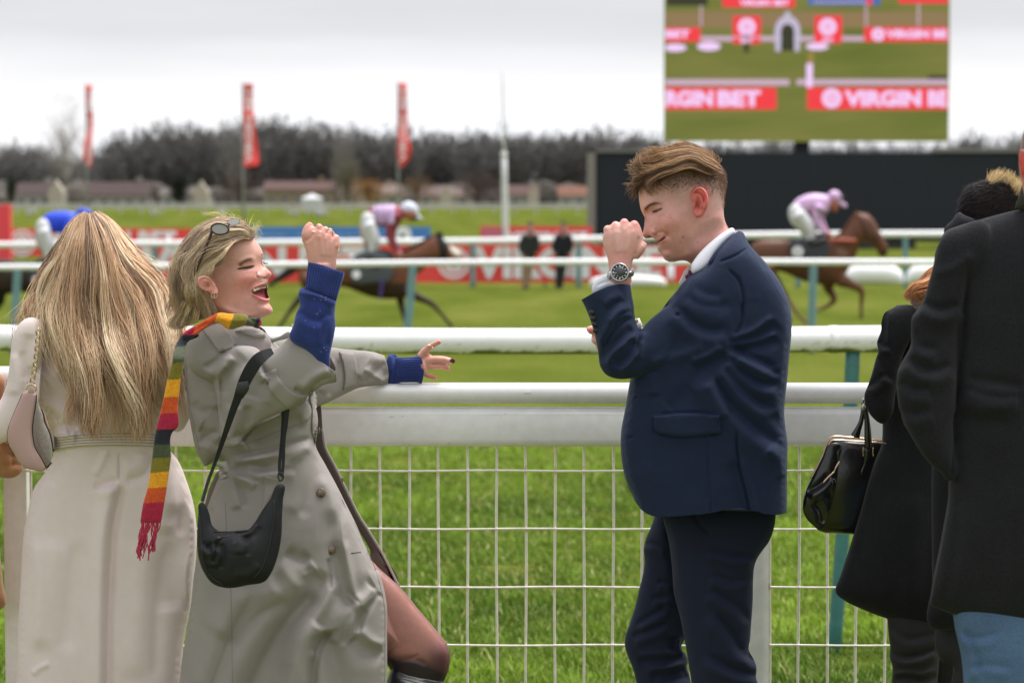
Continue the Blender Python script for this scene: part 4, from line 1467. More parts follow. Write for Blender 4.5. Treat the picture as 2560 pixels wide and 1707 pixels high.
# =================================================================== THE MAN IN THE NAVY SUIT
def man():
    o = person('young man in a navy suit, head bowed behind his raised fist', 1760, 6.12)
    Y = 6.12
    # ---- body: head, neck, ear, hands, slim core
    head = blob(c4((640, 300), (600, 400), (591, 470), (590, 530), (597, 600), (610, 655), (628, 692), (640, 712), (639, 745), (634, 790),
                   (628, 825), (622, 852), (628, 876), (648, 889), (680, 887), (712, 884), (724, 893), (724, 905), (733, 919),
                   (748, 927), (755, 938), (749, 950), (747, 968), (753, 990), (770, 1010), (786, 1032), (800, 1058), (832, 1080), (872, 1086),
                   (950, 1074), (1000, 1082), (1030, 1105), (1050, 1180), (1110, 1260), (1250, 1200), (1350, 1000), (1385, 870),
                   (1345, 810), (1312, 750), (1299, 680), (1299, 600), (1306, 520), (1316, 450), (1312, 370),
                   (1280, 300), (1215, 235), (1100, 180), (960, 160), (820, 175), (710, 225)), Y, k=.86, g=6, cap=.088)
    ear = blob(c4((1018, 530), (1034, 482), (1088, 455), (1142, 478), (1170, 540), (1166, 610), (1146, 660), (1117, 705), (1080, 716),
                  (1050, 694), (1042, 640), (1046, 590), (1024, 560)), Y - .082, k=.55, g=3.5, cap=(.012, .012),
               lin_=(1728, 500, 1772, 500, Y - .070, Y - .094))
    # near fist
    fst = e7((262, 700), (262, 600), (246, 480), (216, 400), (197, 295), (208, 222), (248, 160), (308, 122), (352, 118), (372, 124),
             (388, 96), (428, 82), (462, 92), (486, 118), (530, 100), (574, 116), (600, 160), (618, 225), (628, 300), (600, 400), (540, 470),
             (516, 520), (508, 600), (505, 700), (500, 760), (270, 760))
    YF = 6.00
    fist = blob(fst, YF, k=.62, g=5, cap=.032)
    knk = []
    for x, y, r in ((250, 190, 46), (335, 152, 50), (428, 120, 48), (532, 145, 52)):
        (sx, sy), = e7((x, y))
        knk.append(pell(sx, sy, YF + .004, r / 4.236, r / 4.236 * 1.1, r / 4.236 * 1.3))
        # folded finger runs back over the palm side
        knk.append(ptube([(sx, sy, r / 4.236 * .9, YF + .01), (sx + 1, sy + 8, r / 4.236 * .92, YF + .035), (sx + 1, sy + 28, r / 4.236 * .88, YF + .045), (sx, sy + 40, r / 4.236 * .8, YF + .03)], YF, 9))
    thumb = ptube([tuple(e7((a, b))[0]) + (r / 4.236, y_) for a, b, r, y_ in ((540, 470, 50, YF + .008), (590, 400, 52, YF - .002), (628, 355, 42, YF - .004), (650, 345, 26, YF))], YF, 9)
    wrist = ptube([(1550, 670, 25), (1551, 700, 25), (1552, 760, 26, 6.01), (1530, 880, 22, 6.01), (1640, 860, 22, 6.03), (1800, 790, 26, 6.10), (1800, 740, 26, 6.16)], 6.02, 26)
    # far hand behind the sleeve
    YR = 6.23
    fh = [pell(1512, 842, YR, 34, 30, 22), ptube([(1530, 845), (1640, 842)], YR, 24),
          ptube([(1505, 826, 11), (1480, 824, 11), (1471, 828, 10.5)], YR - .01, 11),
          ptube([(1505, 848, 11), (1488, 853, 10), (1484, 856, 9.5)], YR - .005, 10),
          ptube([(1505, 862, 10), (1492, 868, 9)], YR, 9), ptube([(1515, 815, 9), (1498, 812, 9)], YR, 9), ptube([(1520, 806, 9), (1545, 806, 9), (1560, 810, 8)], YR, 9)]
    core = [ptube([(1790, 690, 30), (1795, 760, 36), (1780, 900), (1740, 1200), (1720, 1300)], 6.16, 38, sub=3),
            ptube([(1740, 1290), (1790, 1500), (1800, 1900), (1810, 2180)], 6.15, 15, sub=3),
            ptube([(1700, 1290), (1640, 1600), (1690, 1900), (1720, 2100)], 6.28, 15, sub=3)]
    feats = [
        BU(*c4((676, 800))[0], 13, 34, -11), BU(*c4((668, 700))[0], 12, 16, -6),
        BU(*c4((715, 655))[0], 18, 11, -13, -15), BU(*c4((745, 645))[0], 12, 6, 8, -20), BU(*c4((662, 668))[0], 8, 8, -6), RI(c4((700, 668), (745, 662), (792, 642)), 2.2, -4, (.1, .2)), RI(c4((705, 690), (760, 690), (810, 665)), 3.5, 3.5, (.2, .3)),
        RI(c4((640, 650), (690, 602), (750, 584), (815, 598)), 6.5, 6, (.05, .3)),
        BU(*c4((704, 842))[0], 8.5, 9, 7.5), RI(c4((722, 795), (738, 835), (730, 872)), 3.0, -3.2, (.3, .2)),
        BU(*c4((662, 876))[0], 7, 3, -4), 
        BU(*c4((845, 760))[0], 30, 22, 7, -20), RI(c4((735, 845), (790, 835), (832, 862), (842, 905)), 4, -3.4, (.15, .4)), RI(c4((770, 1000), (840, 1060), (960, 1050), (1040, 990)), 9, 4, (.2, .2)),
        BU(*c4((823, 866))[0], 5.0, 5.5, -4.5), RI(c4((736, 924), (770, 906), (814, 872)), 2.6, -4.0, (0, .1)),
        RI(c4((735, 908), (770, 893), (806, 868)), 3.2, 3.2, (.0, .3)), RI(c4((752, 938), (790, 920), (815, 895)), 4.0, 2.5, (0, .3)),
        BU(*c4((800, 985))[0], 12, 7, -3), BU(*c4((815, 1030))[0], 15, 12, 5),
        PL(c4((1010, 1100), (1075, 985), (1115, 850), (1190, 800), (1320, 770), (1420, 860), (1400, 1300), (1060, 1320)), 22, -20),
        BU(*c4((870, 560))[0], 22, 26, -4), BU(*c4((980, 700))[0], 26, 40, 2),
        # ear relief
        BU(*c4((1083, 610))[0], 7.5, 15, -8, 8), RI(c4((1035, 530), (1062, 482), (1110, 470), (1150, 515), (1154, 590), (1132, 655)), 3.0, 6.5, (.1, .1)),
        RI(c4((1062, 520), (1098, 540), (1118, 590), (1106, 650)), 3.0, 5), BU(*c4((1085, 690))[0], 7, 7, 3), BU(*c4((1052, 620))[0], 3, 6, 5),
        RI(c4((1048, 510), (1080, 505), (1125, 540), (1136, 600)), 2.2, -5.0),
        # back of the hand
        RI(e7((330, 175), (335, 300), (350, 450)), 6, 1.8), RI(e7((430, 145), (420, 300), (400, 450)), 6, 2.0), RI(e7((525, 175), (490, 300), (440, 450)), 6, 1.8),
        RI(e7((380, 130), (380, 230)), 5, -2.4, (.0, .6)), RI(e7((482, 130), (468, 240)), 5, -2.4, (0, .6)), RI(e7((290, 150), (292, 240)), 4, -1.8, (0, .6)),
        RI(e7((585, 250), (560, 380), (535, 470)), 4, -3.0), RI(e7((612, 330), (640, 350), (655, 372)), 2, -1.5),
    ]
    pk, pd, rd = lin(232, 150, 140), lin(168, 120, 108), lin(196, 92, 88)
    ops = [
        (BU(*c4((700, 560))[0], 45, 30, .5), lin(236, 196, 182)), (BU(*c4((860, 780))[0], 34, 28, .55), lin(222, 145, 130)),
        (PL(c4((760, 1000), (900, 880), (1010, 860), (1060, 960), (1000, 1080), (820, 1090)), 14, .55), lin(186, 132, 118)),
        (PL(c4((800, 430), (880, 330), (1100, 340), (1320, 330), (1330, 600), (1230, 640), (1180, 470), (1100, 430), (1010, 480), (960, 620), (900, 560), (860, 470)), 16, .55), lin(204, 172, 162)),
        (PL(c4((700, 300), (900, 250), (1320, 250), (1330, 430), (1200, 420), (1060, 390), (900, 380), (800, 430)), 30, .95), lin(140, 108, 90)), (PL(c4((860, 330), (1330, 330), (1332, 520), (1250, 500), (1120, 440), (960, 440), (880, 480)), 45, .45), lin(160, 130, 114)),
        (BU(*c4((655, 840))[0], 12, 12, .5), lin(238, 140, 132)), (BU(*c4((1000, 630))[0], 22, 40, .3), lin(190, 130, 122)),
        (RI(c4((735, 912), (770, 900), (808, 872)), 3.0, .7, (0, .1)), rd), (RI(c4((750, 936), (790, 920), (815, 890)), 3.4, .5, (0, .2)), lin(200, 110, 104)),
        (RI(c4((738, 925), (770, 910), (816, 871)), 2.2, 1.2, (0, .15)), lin(96, 36, 36)),
        (RI(c4((640, 652), (680, 612), (740, 594), (800, 600)), 4.4, 1.1, (.02, .5)), lin(104, 70, 54)),
        (RI(c4((700, 670), (735, 658), (790, 634)), 2.0, 1.2, (.1, .2)), lin(50, 32, 30)), (BU(*c4((726, 664))[0], 5, 3, 1.0, -20), lin(46, 36, 36)), (RI(c4((690, 650), (735, 632), (800, 618)), 1.8, .45), lin(170, 110, 100)),
        (BU(*c4((732, 660))[0], 5, 3.2, .75), lin(60, 48, 46)), (RI(c4((700, 660), (740, 640), (790, 632)), 2, .35), lin(150, 100, 90)),
        (BU(*c4((678, 872))[0], 4.6, 2.2, 1.2), lin(70, 24, 24)), (RI(c4((724, 800), (738, 838), (730, 870)), 2.2, .4), lin(180, 100, 92)),  # nostril and nose crease darkened: their shade is put into the colour
        (PL(c4((1018, 530), (1034, 482), (1088, 455), (1142, 478), (1170, 540), (1166, 610), (1146, 660), (1117, 705), (1080, 716), (1050, 694), (1042, 640), (1046, 590)), 3, .85), lin(222, 112, 102)),
        (BU(*c4((1140, 520))[0], 10, 18, .6), lin(226, 84, 80)), (BU(*c4((1080, 610))[0], 5, 11, .85), lin(150, 58, 50)), (RI(c4((1048, 512), (1080, 508), (1124, 542), (1134, 600)), 1.8, .7), lin(160, 60, 56)),  # ear hollows painted darker to stand for the shade inside them
        (BU(*e7((430, 100))[0], 12, 12, .5), lin(238, 150, 142)), (BU(*e7((540, 120))[0], 14, 14, .6), lin(240, 150, 142)), (BU(*e7((320, 140))[0], 14, 12, .4), lin(236, 156, 146)),
        (BU(*e7((380, 480))[0], 30, 18, .5), lin(232, 150, 142)), (BU(*e7((360, 300))[0], 22, 30, .3), lin(232, 190, 184)),
        (BU(1472, 826, 12, 12, .6), lin(220, 120, 110)),
    ]
    R_ = random.Random(3)
    for x, y, r, a in ((960, 876, 3.2, .8), (940, 925, 1.6, .6), (905, 450, 2, .5), (1165, 705, 1.8, .6), (850, 690, 1.6, .5), (855, 715, 2.2, .5), (1260, 640, 1.6, .5),
                       (1235, 610, 1.6, .4), (1080, 920, 2.4, .5), (1022, 884, 1.4, .5), (1100, 855, 1.4, .4), (893, 602, 1.3, .5), (830, 840, 1.3, .5), (880, 745, 1.6, .4)):
        ops.append((BU(*c4((x, y))[0], r, r, a), lin(176, 60, 66)))
    V, F = join([head, ear, fist, thumb, wrist] + knk + fh + core)
    V, F = remesh(V, F, .0021)
    V = shrink_smooth(V, F, 2, .5)
    V = sculpt(V, F, [tuple(list(f[:5]) + [f[5] * 1.3, f[6]]) if f[0] == 'b' else f for f in feats])
    col = paint(V, F, lin(230, 173, 160), ops)
    link('body', mesh_from(V, F, True, col), skin_m, o)
    BV, BF = V, F
    BS = Surf(V, F)

    # ---- jacket
    tor = c4((1435, 825), (1510, 935), (1640, 1080), (1755, 1230), (1835, 1390), (1868, 1500)) + \
        c5((1500, 150), (1514, 240), (1513, 340), (1500, 480), (1485, 650), (1471, 780), (1465, 880), (1474, 960), (1487, 1060), (1484, 1200), (1483, 1400), (1482, 1519), (1484, 1900),
           (1300, 1960), (900, 1960), (560, 1900), (500, 1600), (484, 1434), (438, 1330),
           (406, 1200), (396, 1100), (401, 970), (420, 870), (440, 760), (456, 660), (500, 520), (560, 380), (620, 240), (700, 160)) + \
        c4((800, 1460), (900, 1330), (985, 1230), (1020, 1185), (1100, 1160), (1150, 1120), (1240, 985), (1345, 888))
    torso = blob(tor, 6.09, k=2.4, g=11, cap=(.105, .17))
    slv = c5((112, 40), (280, -60), (446, -60), (462, 40), (470, 100), (484, 180), (487, 225), (500, 280), (522, 322), (560, 285), (640, 215), (720, 165)) + \
        c4((878, 1430), (888, 1365), (945, 1270), (1045, 1188), (1180, 1128), (1320, 1145), (1415, 1235), (1452, 1400)) + \
        c5((1195, 100), (1190, 260), (1140, 380), (1050, 460), (900, 525), (760, 572), (620, 606), (480, 640), (370, 645), (300, 618), (264, 568), (250, 480), (236, 400), (214, 315), (188, 235), (165, 180))
    sleeve = blob(slv, 6.0, k=.95, g=8, cap=(.085, .07), dY=lambda x, y: .13 * sstep((x - 1560) / 360) - .02 * sstep((1640 - x) / 120))
    C = c5
    feats = [
        FO(C((1095, 455), (1250, 515), (1345, 560), (1410, 596)), 9, 5.5), FO(C((1100, 400), (1260, 352), (1410, 245)), 9, -4.5), FO(C((1120, 440), (1300, 408), (1430, 355)), 7, -4.5),
        FO(C((1080, 500), (1200, 620), (1330, 690), (1445, 700)), 10, 6.5), FO(C((1040, 560), (1160, 700), (1290, 810), (1400, 860)), 11, 6.5),
        FO(C((960, 590), (1080, 790), (1230, 950), (1370, 1060), (1480, 1135)), 14, 7), FO(C((1150, 480), (1300, 560), (1440, 640)), 8, 4),
        RI(C((1350, 1090), (1440, 1180), (1470, 1300)), 16, 5), RI(C((1390, 870), (1440, 960), (1450, 1050)), 12, -4),
        FO(C((1000, 640), (1060, 760), (1120, 900)), 9, 4), RI(C((870, 700), (780, 790), (700, 850)), 22, -3), RI(C((590, 600), (605, 700), (600, 760)), 14, 4),
        # pocket flap, seams, vent
        PL(C((614, 888, 1), (830, 872), (1040, 884, 1), (1052, 1000, 1), (1020, 1004), (672, 1006), (632, 990)), 2.0, 3.6),
        RI(C((640, 878), (830, 862), (1030, 876)), 2.4, -2.4), RI(C((612, 893), (628, 995), (680, 1011), (1048, 1007)), 2.2, -2.6, (.05, .05)),
        RI(C((966, 1030), (968, 1200), (980, 1400), (985, 1520)), 2.2, -1.6, (.1, 0)), RI(C((1156, 960), (1158, 1100), (1175, 1220), (1215, 1370), (1242, 1500)), 3.4, -6.5, (.2, 0)),
        FO(C((1168, 1150), (1215, 1330), (1250, 1500)), 9, -5, (.2, 0)),
        RI(C((480, 776), (508, 762)), 1.8, -3, (.1, .1)), RI(C((436, 1036), (480, 1020)), 1.8, -3, (.1, .1)),
        # armhole seam
        RI(c4((1330, 1136), (1425, 1240), (1462, 1400), (1455, 1560)), 3.2, -4.0), RI(C((1190, 170), (1185, 290), (1120, 400)), 4, -3.5, (0, .4)),
        RI(c4((1250, 1090), (1400, 1030), (1510, 960)), 3, -2.5),
        # sleeve folds
        FO(C((486, 228), (400, 262), (320, 350), (272, 450)), 7, 6), FO(C((505, 330), (420, 400), (330, 480), (286, 560)), 7, -5.5), FO(C((512, 380), (500, 460), (440, 540), (370, 600)), 8, -5.5),
        FO(C((478, 190), (400, 215), (330, 300)), 5, 4), RI(C((520, 335), (512, 420), (500, 500)), 6, -7, (0, .5)), RI(C((545, 330), (530, 450), (510, 530)), 9, 4),
        FO(C((740, 170), (800, 240), (890, 315), (1010, 352), (1100, 330)), 11, 4.5), BU(*C((768, 228))[0], 7, 5, -5), FO(C((800, 110), (900, 175), (1040, 195), (1130, 180)), 12, 2.5),
        FO(C((860, 60), (960, 110), (1060, 120)), 12, 2), RI(C((560, 560), (700, 520), (860, 470), (960, 430)), 16, 4), FO(C((420, 120), (360, 140), (300, 190)), 6, 3),
        FO(C((850, 560), (1000, 500), (1080, 450)), 10, -5),
    ]
    hem = C((1600, 1500), (1482, 1519), (1400, 1534), (1290, 1514), (1238, 1502), (1180, 1486), (1080, 1502), (960, 1524), (820, 1538), (700, 1546), (612, 1541), (545, 1510), (484, 1434), (400, 1300))
    cuf = C((100, 150), (143, 127), (230, 78), (330, 38), (400, 26), (458, 32), (520, 40))
    jk, JS, _, _ = solid('jacket', [torso, sleeve], suit_m, o, voxel=.0031, ss=2, feats=feats, wr=[(14, 1.8), (38, 1.0), (85, .35)], fg=1.8, ret=True,
                clamps=[(hem, C((380, 1300), (1600, 1300), (1600, 2100), (380, 2100)), -1), (cuf, C((60, -120), (530, -120), (530, 160), (60, 160)), -1)])
    raw('pocket_flap', [patch(JS, C((614, 890, 1), (830, 872), (1040, 886, 1), (1052, 1000, 1), (1020, 1005), (672, 1006), (634, 992)), .0045, 5)], suit_m, jk)
    raw('pocket_welt', [seam(JS, C((640, 878), (830, 860), (1030, 872)), 1.6)], suit_m, jk)
    for l_ in (C((966, 1030), (968, 1200), (980, 1400), (985, 1510)), C((1156, 960), (1158, 1100), (1175, 1220), (1215, 1370), (1242, 1495)),
               c4((1330, 1136), (1425, 1240), (1462, 1400), (1455, 1560)), C((1190, 170), (1185, 290), (1120, 400))):
        raw('seam', [seam(JS, l_, 1.0, -.0003)], suit_m, jk)
    # collar, lapel
    colr = blob(c4((1434, 822, 1), (1510, 935, 1), (1475, 965), (1370, 1008), (1260, 1062), (1150, 1130, 1), (1180, 1060), (1235, 985), (1335, 892)), 6.055, k=.5, g=5, cap=.022,
                lin_=(1765, 660, 1860, 590, 6.02, 6.075))
    solid('collar', [colr], suit_m, jk, voxel=.0026, feats=[RI(c4((1215, 1075), (1360, 1005), (1490, 945)), 2, -1)])
    lap = blob(c4((1020, 1190, 1), (990, 1235), (900, 1330), (795, 1462, 1), (820, 1475), (930, 1390), (1010, 1290), (1100, 1200, 1)), 6.05, k=.5, g=5, cap=.02)
    solid('lapel', [lap], suit_m, jk, voxel=.003)
    # buttons on the cuff
    bt = mat('dark_button', (.035, .032, .032), rough=.4)
    for x, y in ((207, 210), (217, 248), (226, 288), (232, 329)):
        (sx, sy), = C((x, y))
        b, hs = button(JS, sx, sy, 6.8, holes=False, proud=.006)
        link('cuff_button', mesh_from(*b), bt, jk)
        raw('thread', [seam(JS, [(sx - 2, sy - 2), (sx + 2, sy + 2)], .8, .0052)], mat('grey_thread', (.12, .12, .13)), jk)
    # ---- shirt: collar and cuffs
    sc = blob(c4((1382, 803), (1398, 842, 1), (1310, 915), (1235, 1000), (1160, 1120), (1100, 1162), (1036, 1184, 1), (1024, 1140), (1030, 1098, 1), (1090, 1015), (1190, 915), (1300, 835)), 6.072, k=1.2, g=4, cap=.024,
              lin_=(1740, 670, 1835, 580, 6.05, 6.11))
    solid('shirt_collar', [sc], shirt_m, o, voxel=.0022, ss=1)
    raw('shirt_cuff', [ptube([(1600, 812, 17), (1570, 815, 16)], 6.2, 17)], shirt_m, o)
    solid('shirt_cuff', [blob(e7((236, 676), (140, 700), (92, 770), (80, 830), (92, 868, 1), (140, 880), (330, 800), (500, 800, 1), (500, 735), (440, 742), (380, 742), (300, 715)), 6.0, k=.8, g=4, cap=.036)], shirt_m, o, voxel=.0022, ss=1,
               feats=[FO(e7((120, 800), (250, 745), (420, 760)), 3, 2)])
    raw('shirt_front', [blob(c4((985, 1140), (1050, 1120), (1110, 1170), (1060, 1260), (980, 1290), (930, 1270), (950, 1200)), 6.14, k=.4, g=4)], shirt_m, o)
    tie = raw('tie', [blob(c4((1010, 1150), (1032, 1180), (1030, 1190), (985, 1225), (975, 1205), (998, 1180)), 6.07, k=.8, g=3)], mat('magenta_tie', (.16, .01, .06), rough=.5), o)
    raw('cufflink', [pell(1592, 802, 6.17, 4, 6, 4)], mat('yellow_thread', (.7, .5, .06), rough=.5), o)
    # ---- trousers
    near = blob(d5((500, 120), (515, 205), (560, 380), (590, 600), (612, 850), (652, 1000), (692, 1200), (718, 1350), (752, 1568), (800, 1900), (860, 2400), (900, 2900), (900, 3080, 1), (1300, 3100, 1),
                   (1330, 2500), (1340, 1900), (1330, 1700), (1308, 1590), (1282, 1515), (1290, 1450), (1272, 1385), (1222, 1285), (1232, 1225), (1242, 1100), (1256, 900), (1260, 700), (1266, 622), (1290, 548),
                   (1335, 480), (1385, 415), (1424, 320), (1446, 185), (1440, 60), (1000, 40)), 6.13, k=.85, g=10, cap=.10)
    far = blob(d5((455, 150), (445, 205), (415, 290), (370, 400), (358, 470), (366, 560), (350, 680), (320, 800), (290, 930), (242, 1080), (206, 1190), (203, 1262), (230, 1350), (270, 1450), (300, 1568), (420, 2000), (560, 2600), (620, 3000, 1),
                  (960, 3000, 1), (880, 2300), (780, 1800), (746, 1570), (736, 1490), (712, 1430), (722, 1400), (705, 1325), (668, 1284), (700, 1200), (800, 900), (900, 500), (960, 150)), 6.27, k=.85, g=10, cap=.09)
    seat = ptube([(1720, 1250, 60), (1760, 1290, 75), (1830, 1280, 70)], 6.15, 100, sub=4)
    feats = [FO(d5((880, 480), (1040, 525), (1180, 548), (1285, 556)), 7, 5), FO(d5((900, 680), (1100, 752), (1262, 700)), 8, 3.5), FO(d5((890, 800), (1000, 880), (1120, 960), (1240, 1110)), 9, 4.5),
             FO(d5((900, 950), (1060, 1180), (1180, 1350), (1278, 1400)), 10, 7, (.3, 0)), FO(d5((840, 1330), (1040, 1450), (1180, 1500), (1284, 1520)), 10, 6.5, (.3, 0)), FO(d5((1215, 1290), (1210, 1350), (1230, 1400)), 6, 4),
             RI(d5((760, 180), (820, 270), (892, 350)), 3, -4, (0, .1)), RI(d5((890, 350), (896, 700), (910, 1100), (920, 1500)), 1.8, -1.0), FO(d5((540, 250), (580, 600), (640, 1000)), 8, 2),
             FO(d5((470, 745), (530, 752), (600, 772)), 6, 3.5), FO(d5((420, 885), (500, 872), (590, 862)), 6, 3.5), FO(d5((290, 1110), (420, 1030), (560, 950)), 7, 4.5), FO(d5((255, 1205), (430, 1140), (570, 1080)), 7, 4.5),
             FO(d5((300, 1350), (470, 1345), (700, 1330)), 7, -5), FO(d5((400, 1470), (560, 1460), (712, 1415)), 7, -5.5), FO(d5((330, 430), (450, 440), (560, 470)), 6, 2.5), FO(d5((640, 1180), (640, 1280), (700, 1320)), 6, -5),
             FO(d5((1000, 1600), (1150, 1640), (1300, 1620)), 9, 4), FO(d5((500, 1580), (620, 1560), (740, 1530)), 8, 4)]
    tr = solid('trousers', [near, far, seat], trou_m, o, voxel=.0042, ss=1, feats=feats, wr=[(11, 1.8), (30, 1.0)], fg=1.9)
    shoe = [ptube([(1740, 2200, 48), (1700, 2225, 44), (1620, 2236, 38), (1560, 2240, 30)], 6.07, 45), ptube([(1720, 2150, 46), (1660, 2190, 44), (1580, 2230, 38), (1540, 2238, 30)], 6.25, 45)]
    for sh_ in shoe: raw('shoe', [sh_], black_m, o)

    # ---- hair
    G = [[(1250, 262, .02), (1130, 150, -.02), (980, 105, -.01), (850, 112, 0), (720, 150, .01), (610, 175, .02)],
         [(1275, 300, -.03), (1150, 200, -.05), (1000, 150, -.05), (850, 165, -.04), (700, 215, -.03), (555, 205, 0)],
         [(1285, 345, -.055), (1170, 265, -.08), (1020, 215, -.08), (860, 235, -.075), (700, 290, -.06), (515, 255, -.02)],
         [(1280, 365, -.066), (1160, 292, -.077), (1010, 248, -.080), (850, 275, -.080), (690, 335, -.068), (575, 415, -.035), (560, 570, -.01)],
         [(1250, 372, -.072), (1130, 320, -.079), (990, 290, -.083), (850, 318, -.083), (720, 370, -.076), (640, 440, -.06), (700, 525, -.06)],
         [(1170, 350, -.078), (1050, 322, -.083), (930, 312, -.085), (840, 335, -.086), (770, 385, -.084), (810, 478, -.083)]]
    GG = [[tuple(c4((a, b))[0]) + (Y + dy,) for a, b, dy in g_] for g_ in G]
    A, B_, Cc = np.array(lin(206, 168, 124)), np.array(lin(138, 104, 76)), np.array(lin(74, 52, 42))
    def pal(k, T, C):
        low = np.clip((C[..., 1] - 395) / 70, 0, 1)  # lower hair darker, so the highlight on top is part of the colour
        kk = np.clip(k * .8 + low * .3, 0, 1)[..., None]
        return np.where(kk < .5, A + (B_ - A) * kk * 2, B_ + (Cc - B_) * (kk - .5) * 2)
    lst = [guide_hair(GG, 3200, 14, jit=5, clump=46, r=.75, wave=9, seed=5, tousle=.012, tf=24., spread=1.4, lenvar=.55, startvar=.35, dj=.006, pal=pal)]
    G2 = [[(650, 345, -.05), (610, 270, -.03), (592, 150, -.01)], [(640, 330, -.04), (580, 260, -.03), (520, 225, 0)], [(620, 360, -.05), (560, 320, -.03), (500, 290, -.01)],
          [(640, 380, -.05), (560, 400, -.03), (535, 440, -.01)], [(640, 400, -.05), (575, 480, -.03), (565, 600, -.01)], [(620, 420, -.04), (560, 440, -.02), (470, 455, 0)]]
    lst.append(guide_hair([[tuple(c4((a, b))[0]) + (Y + dy,) for a, b, dy in g_] for g_ in G2], 700, 12, jit=4.5, clump=30, r=.7, wave=9, seed=6, spread=1.2, lenvar=.5, dj=.012, pal=pal, tousle=.014))
    G3 = [[(680, 320, -.03), (640, 230, -.02), (590, 130, -.01)], [(740, 260, -.03), (700, 180, -.02), (650, 120, 0)], [(860, 200, -.02), (800, 130, -.01), (740, 100, 0)], [(1000, 170, -.02), (940, 100, 0), (880, 85, 0)], [(1180, 220, -.01), (1150, 150, 0), (1100, 120, 0)], [(1260, 300, 0), (1260, 220, 0), (1230, 180, 0)]]
    lst.append(guide_hair([[tuple(c4((a, b))[0]) + (Y + dy,) for a, b, dy in g_] for g_ in G3], 420, 12, jit=5, clump=90, r=.5, wave=7, seed=7, spread=2.5, lenvar=.7, dj=.02, pal=pal, tousle=.012))
    # clipped back and sides
    top = np.array(c4((700, 330), (860, 260), (1080, 200), (1250, 260), (1335, 330), (1335, 600), (1200, 560), (1120, 440), (1000, 480), (900, 520), (830, 470), (760, 430)))
    f_ = fur(BV, BF, 5200, lambda q: inside(top, q) * np.clip((505 - q[:, 1] - .05 * (q[:, 0] - 1690)) / 55, 0, 1) ** 1.6, lambda q: np.stack([-.55 + 0 * q[:, 0] + (q[:, 0] > 1795) * .9, .8 + 0 * q[:, 0]], 1), 4.5, .42,
             [Cc * 1.5, B_ * .9, B_ * 1.2], seed=4, lift=.3, jit=.2, npt=4)
    bk = np.array(c4((1240, 380), (1330, 330), (1335, 640), (1290, 640), (1270, 520)))
    f2_ = fur(BV, BF, 700, lambda q: inside(bk, q).astype(float), lambda q: np.stack([.3 + 0 * q[:, 0], 1 + 0 * q[:, 0]], 1), 2.5, .5, [B_, B_ * 1.3], seed=8, lift=.5, jit=.2, npt=4)
    hb = blob(c4((700, 300), (640, 300), (590, 330), (560, 290), (570, 240), (640, 215), (720, 180), (850, 135), (980, 125), (1100, 160), (1200, 215), (1270, 300), (1296, 350), (1220, 345), (1100, 320), (960, 300), (850, 325), (760, 370), (680, 390), (640, 370)), Y, k=.85, g=6, cap=.082)
    lst += [f_, f2_]
    hc = np.tile(B_ * .85, (len(hb[0]), 1))
    lst.append((hb[0], np.concatenate([hb[1], hb[1][:, :1]], 1), hc))
    add_strands('hair', lst, hair_m, o)

    # ---- wristwatch: worn, a thing of its own
    wt = empty('wristwatch', tuple(P(1550, 681, 5.95)), 'steel wristwatch with black dial on the wrist of the man in navy', 'watch')
    (wx, wy), = e7((380, 641))
    YW = 5.955
    cen = P(wx, wy, YW); ax = np.array([-.10, -1, .10]); ax /= np.linalg.norm(ax)
    R0 = 101 / 4.236 * YW / FPX
    link('case', mesh_from(*tube([cen - ax * .012, cen + ax * .001, cen + ax * .004, cen + ax * .0055, cen + ax * .005], [R0 * .9, R0, R0 * .97, R0 * .9, R0 * .84], 40, up=(0, 0, 1))), steel_m, wt)
    link('dial', mesh_from(*tube([cen + ax * .003, cen + ax * .0052], [R0 * .83, R0 * .83], 40, up=(0, 0, 1))), mat('watch_dial', (.06, .063, .07), rough=.3), wt)
    wp = mat('watch_print', (.75, .76, .78), rough=.4)
    u1 = np.cross(ax, [0, 0, 1]); u1 /= np.linalg.norm(u1); u2 = np.cross(u1, ax)
    if u2[2] < 0: u2 = -u2
    if u1[0] < 0: u1 = -u1
    def mark(a, r0, r1, wd, dz=.0078):
        a = math.radians(a); d = u1 * math.sin(a) + u2 * math.cos(a); s_ = u1 * math.cos(a) - u2 * math.sin(a)
        q = [cen + ax * dz + d * R0 * r0 - s_ * R0 * wd, cen + ax * dz + d * R0 * r0 + s_ * R0 * wd, cen + ax * dz + d * R0 * r1 + s_ * R0 * wd, cen + ax * dz + d * R0 * r1 - s_ * R0 * wd]
        return np.array(q), np.array([[0, 1, 2], [0, 2, 3]])
    for k in range(12): link('hour_mark', mesh_from(*mark(30 * k, .60, .76, .045 if k % 3 else .075), smooth=False), wp, wt)
    link('hand', mesh_from(*mark(212, -.05, .48, .035, .0085), smooth=False), wp, wt)
    link('hand', mesh_from(*mark(78 + 180, -.05, .62, .025, .009), smooth=False), wp, wt)
    for a, rr_ in ((20, .34), (160, .34)):
        a = math.radians(a); c_ = cen + ax * .0075 + (u1 * math.sin(a) + u2 * math.cos(a)) * R0 * .36
        th = np.linspace(0, 2 * math.pi, 22)
        link('subdial', mesh_from(*tube([c_ + (u1 * math.cos(t) + u2 * math.sin(t)) * R0 * .2 for t in th], R0 * .03, 5, up=ax)), wp, wt)
    th = np.linspace(0, 2 * math.pi, 44)
    link('bezel', mesh_from(*tube([cen + ax * .006 + (u1 * math.cos(t) + u2 * math.sin(t)) * R0 * .9 for t in th], R0 * .085, 8, up=ax)), steel_m, wt)
    # band round the wrist
    wc = P(1551, 684, 6.0); parts = []
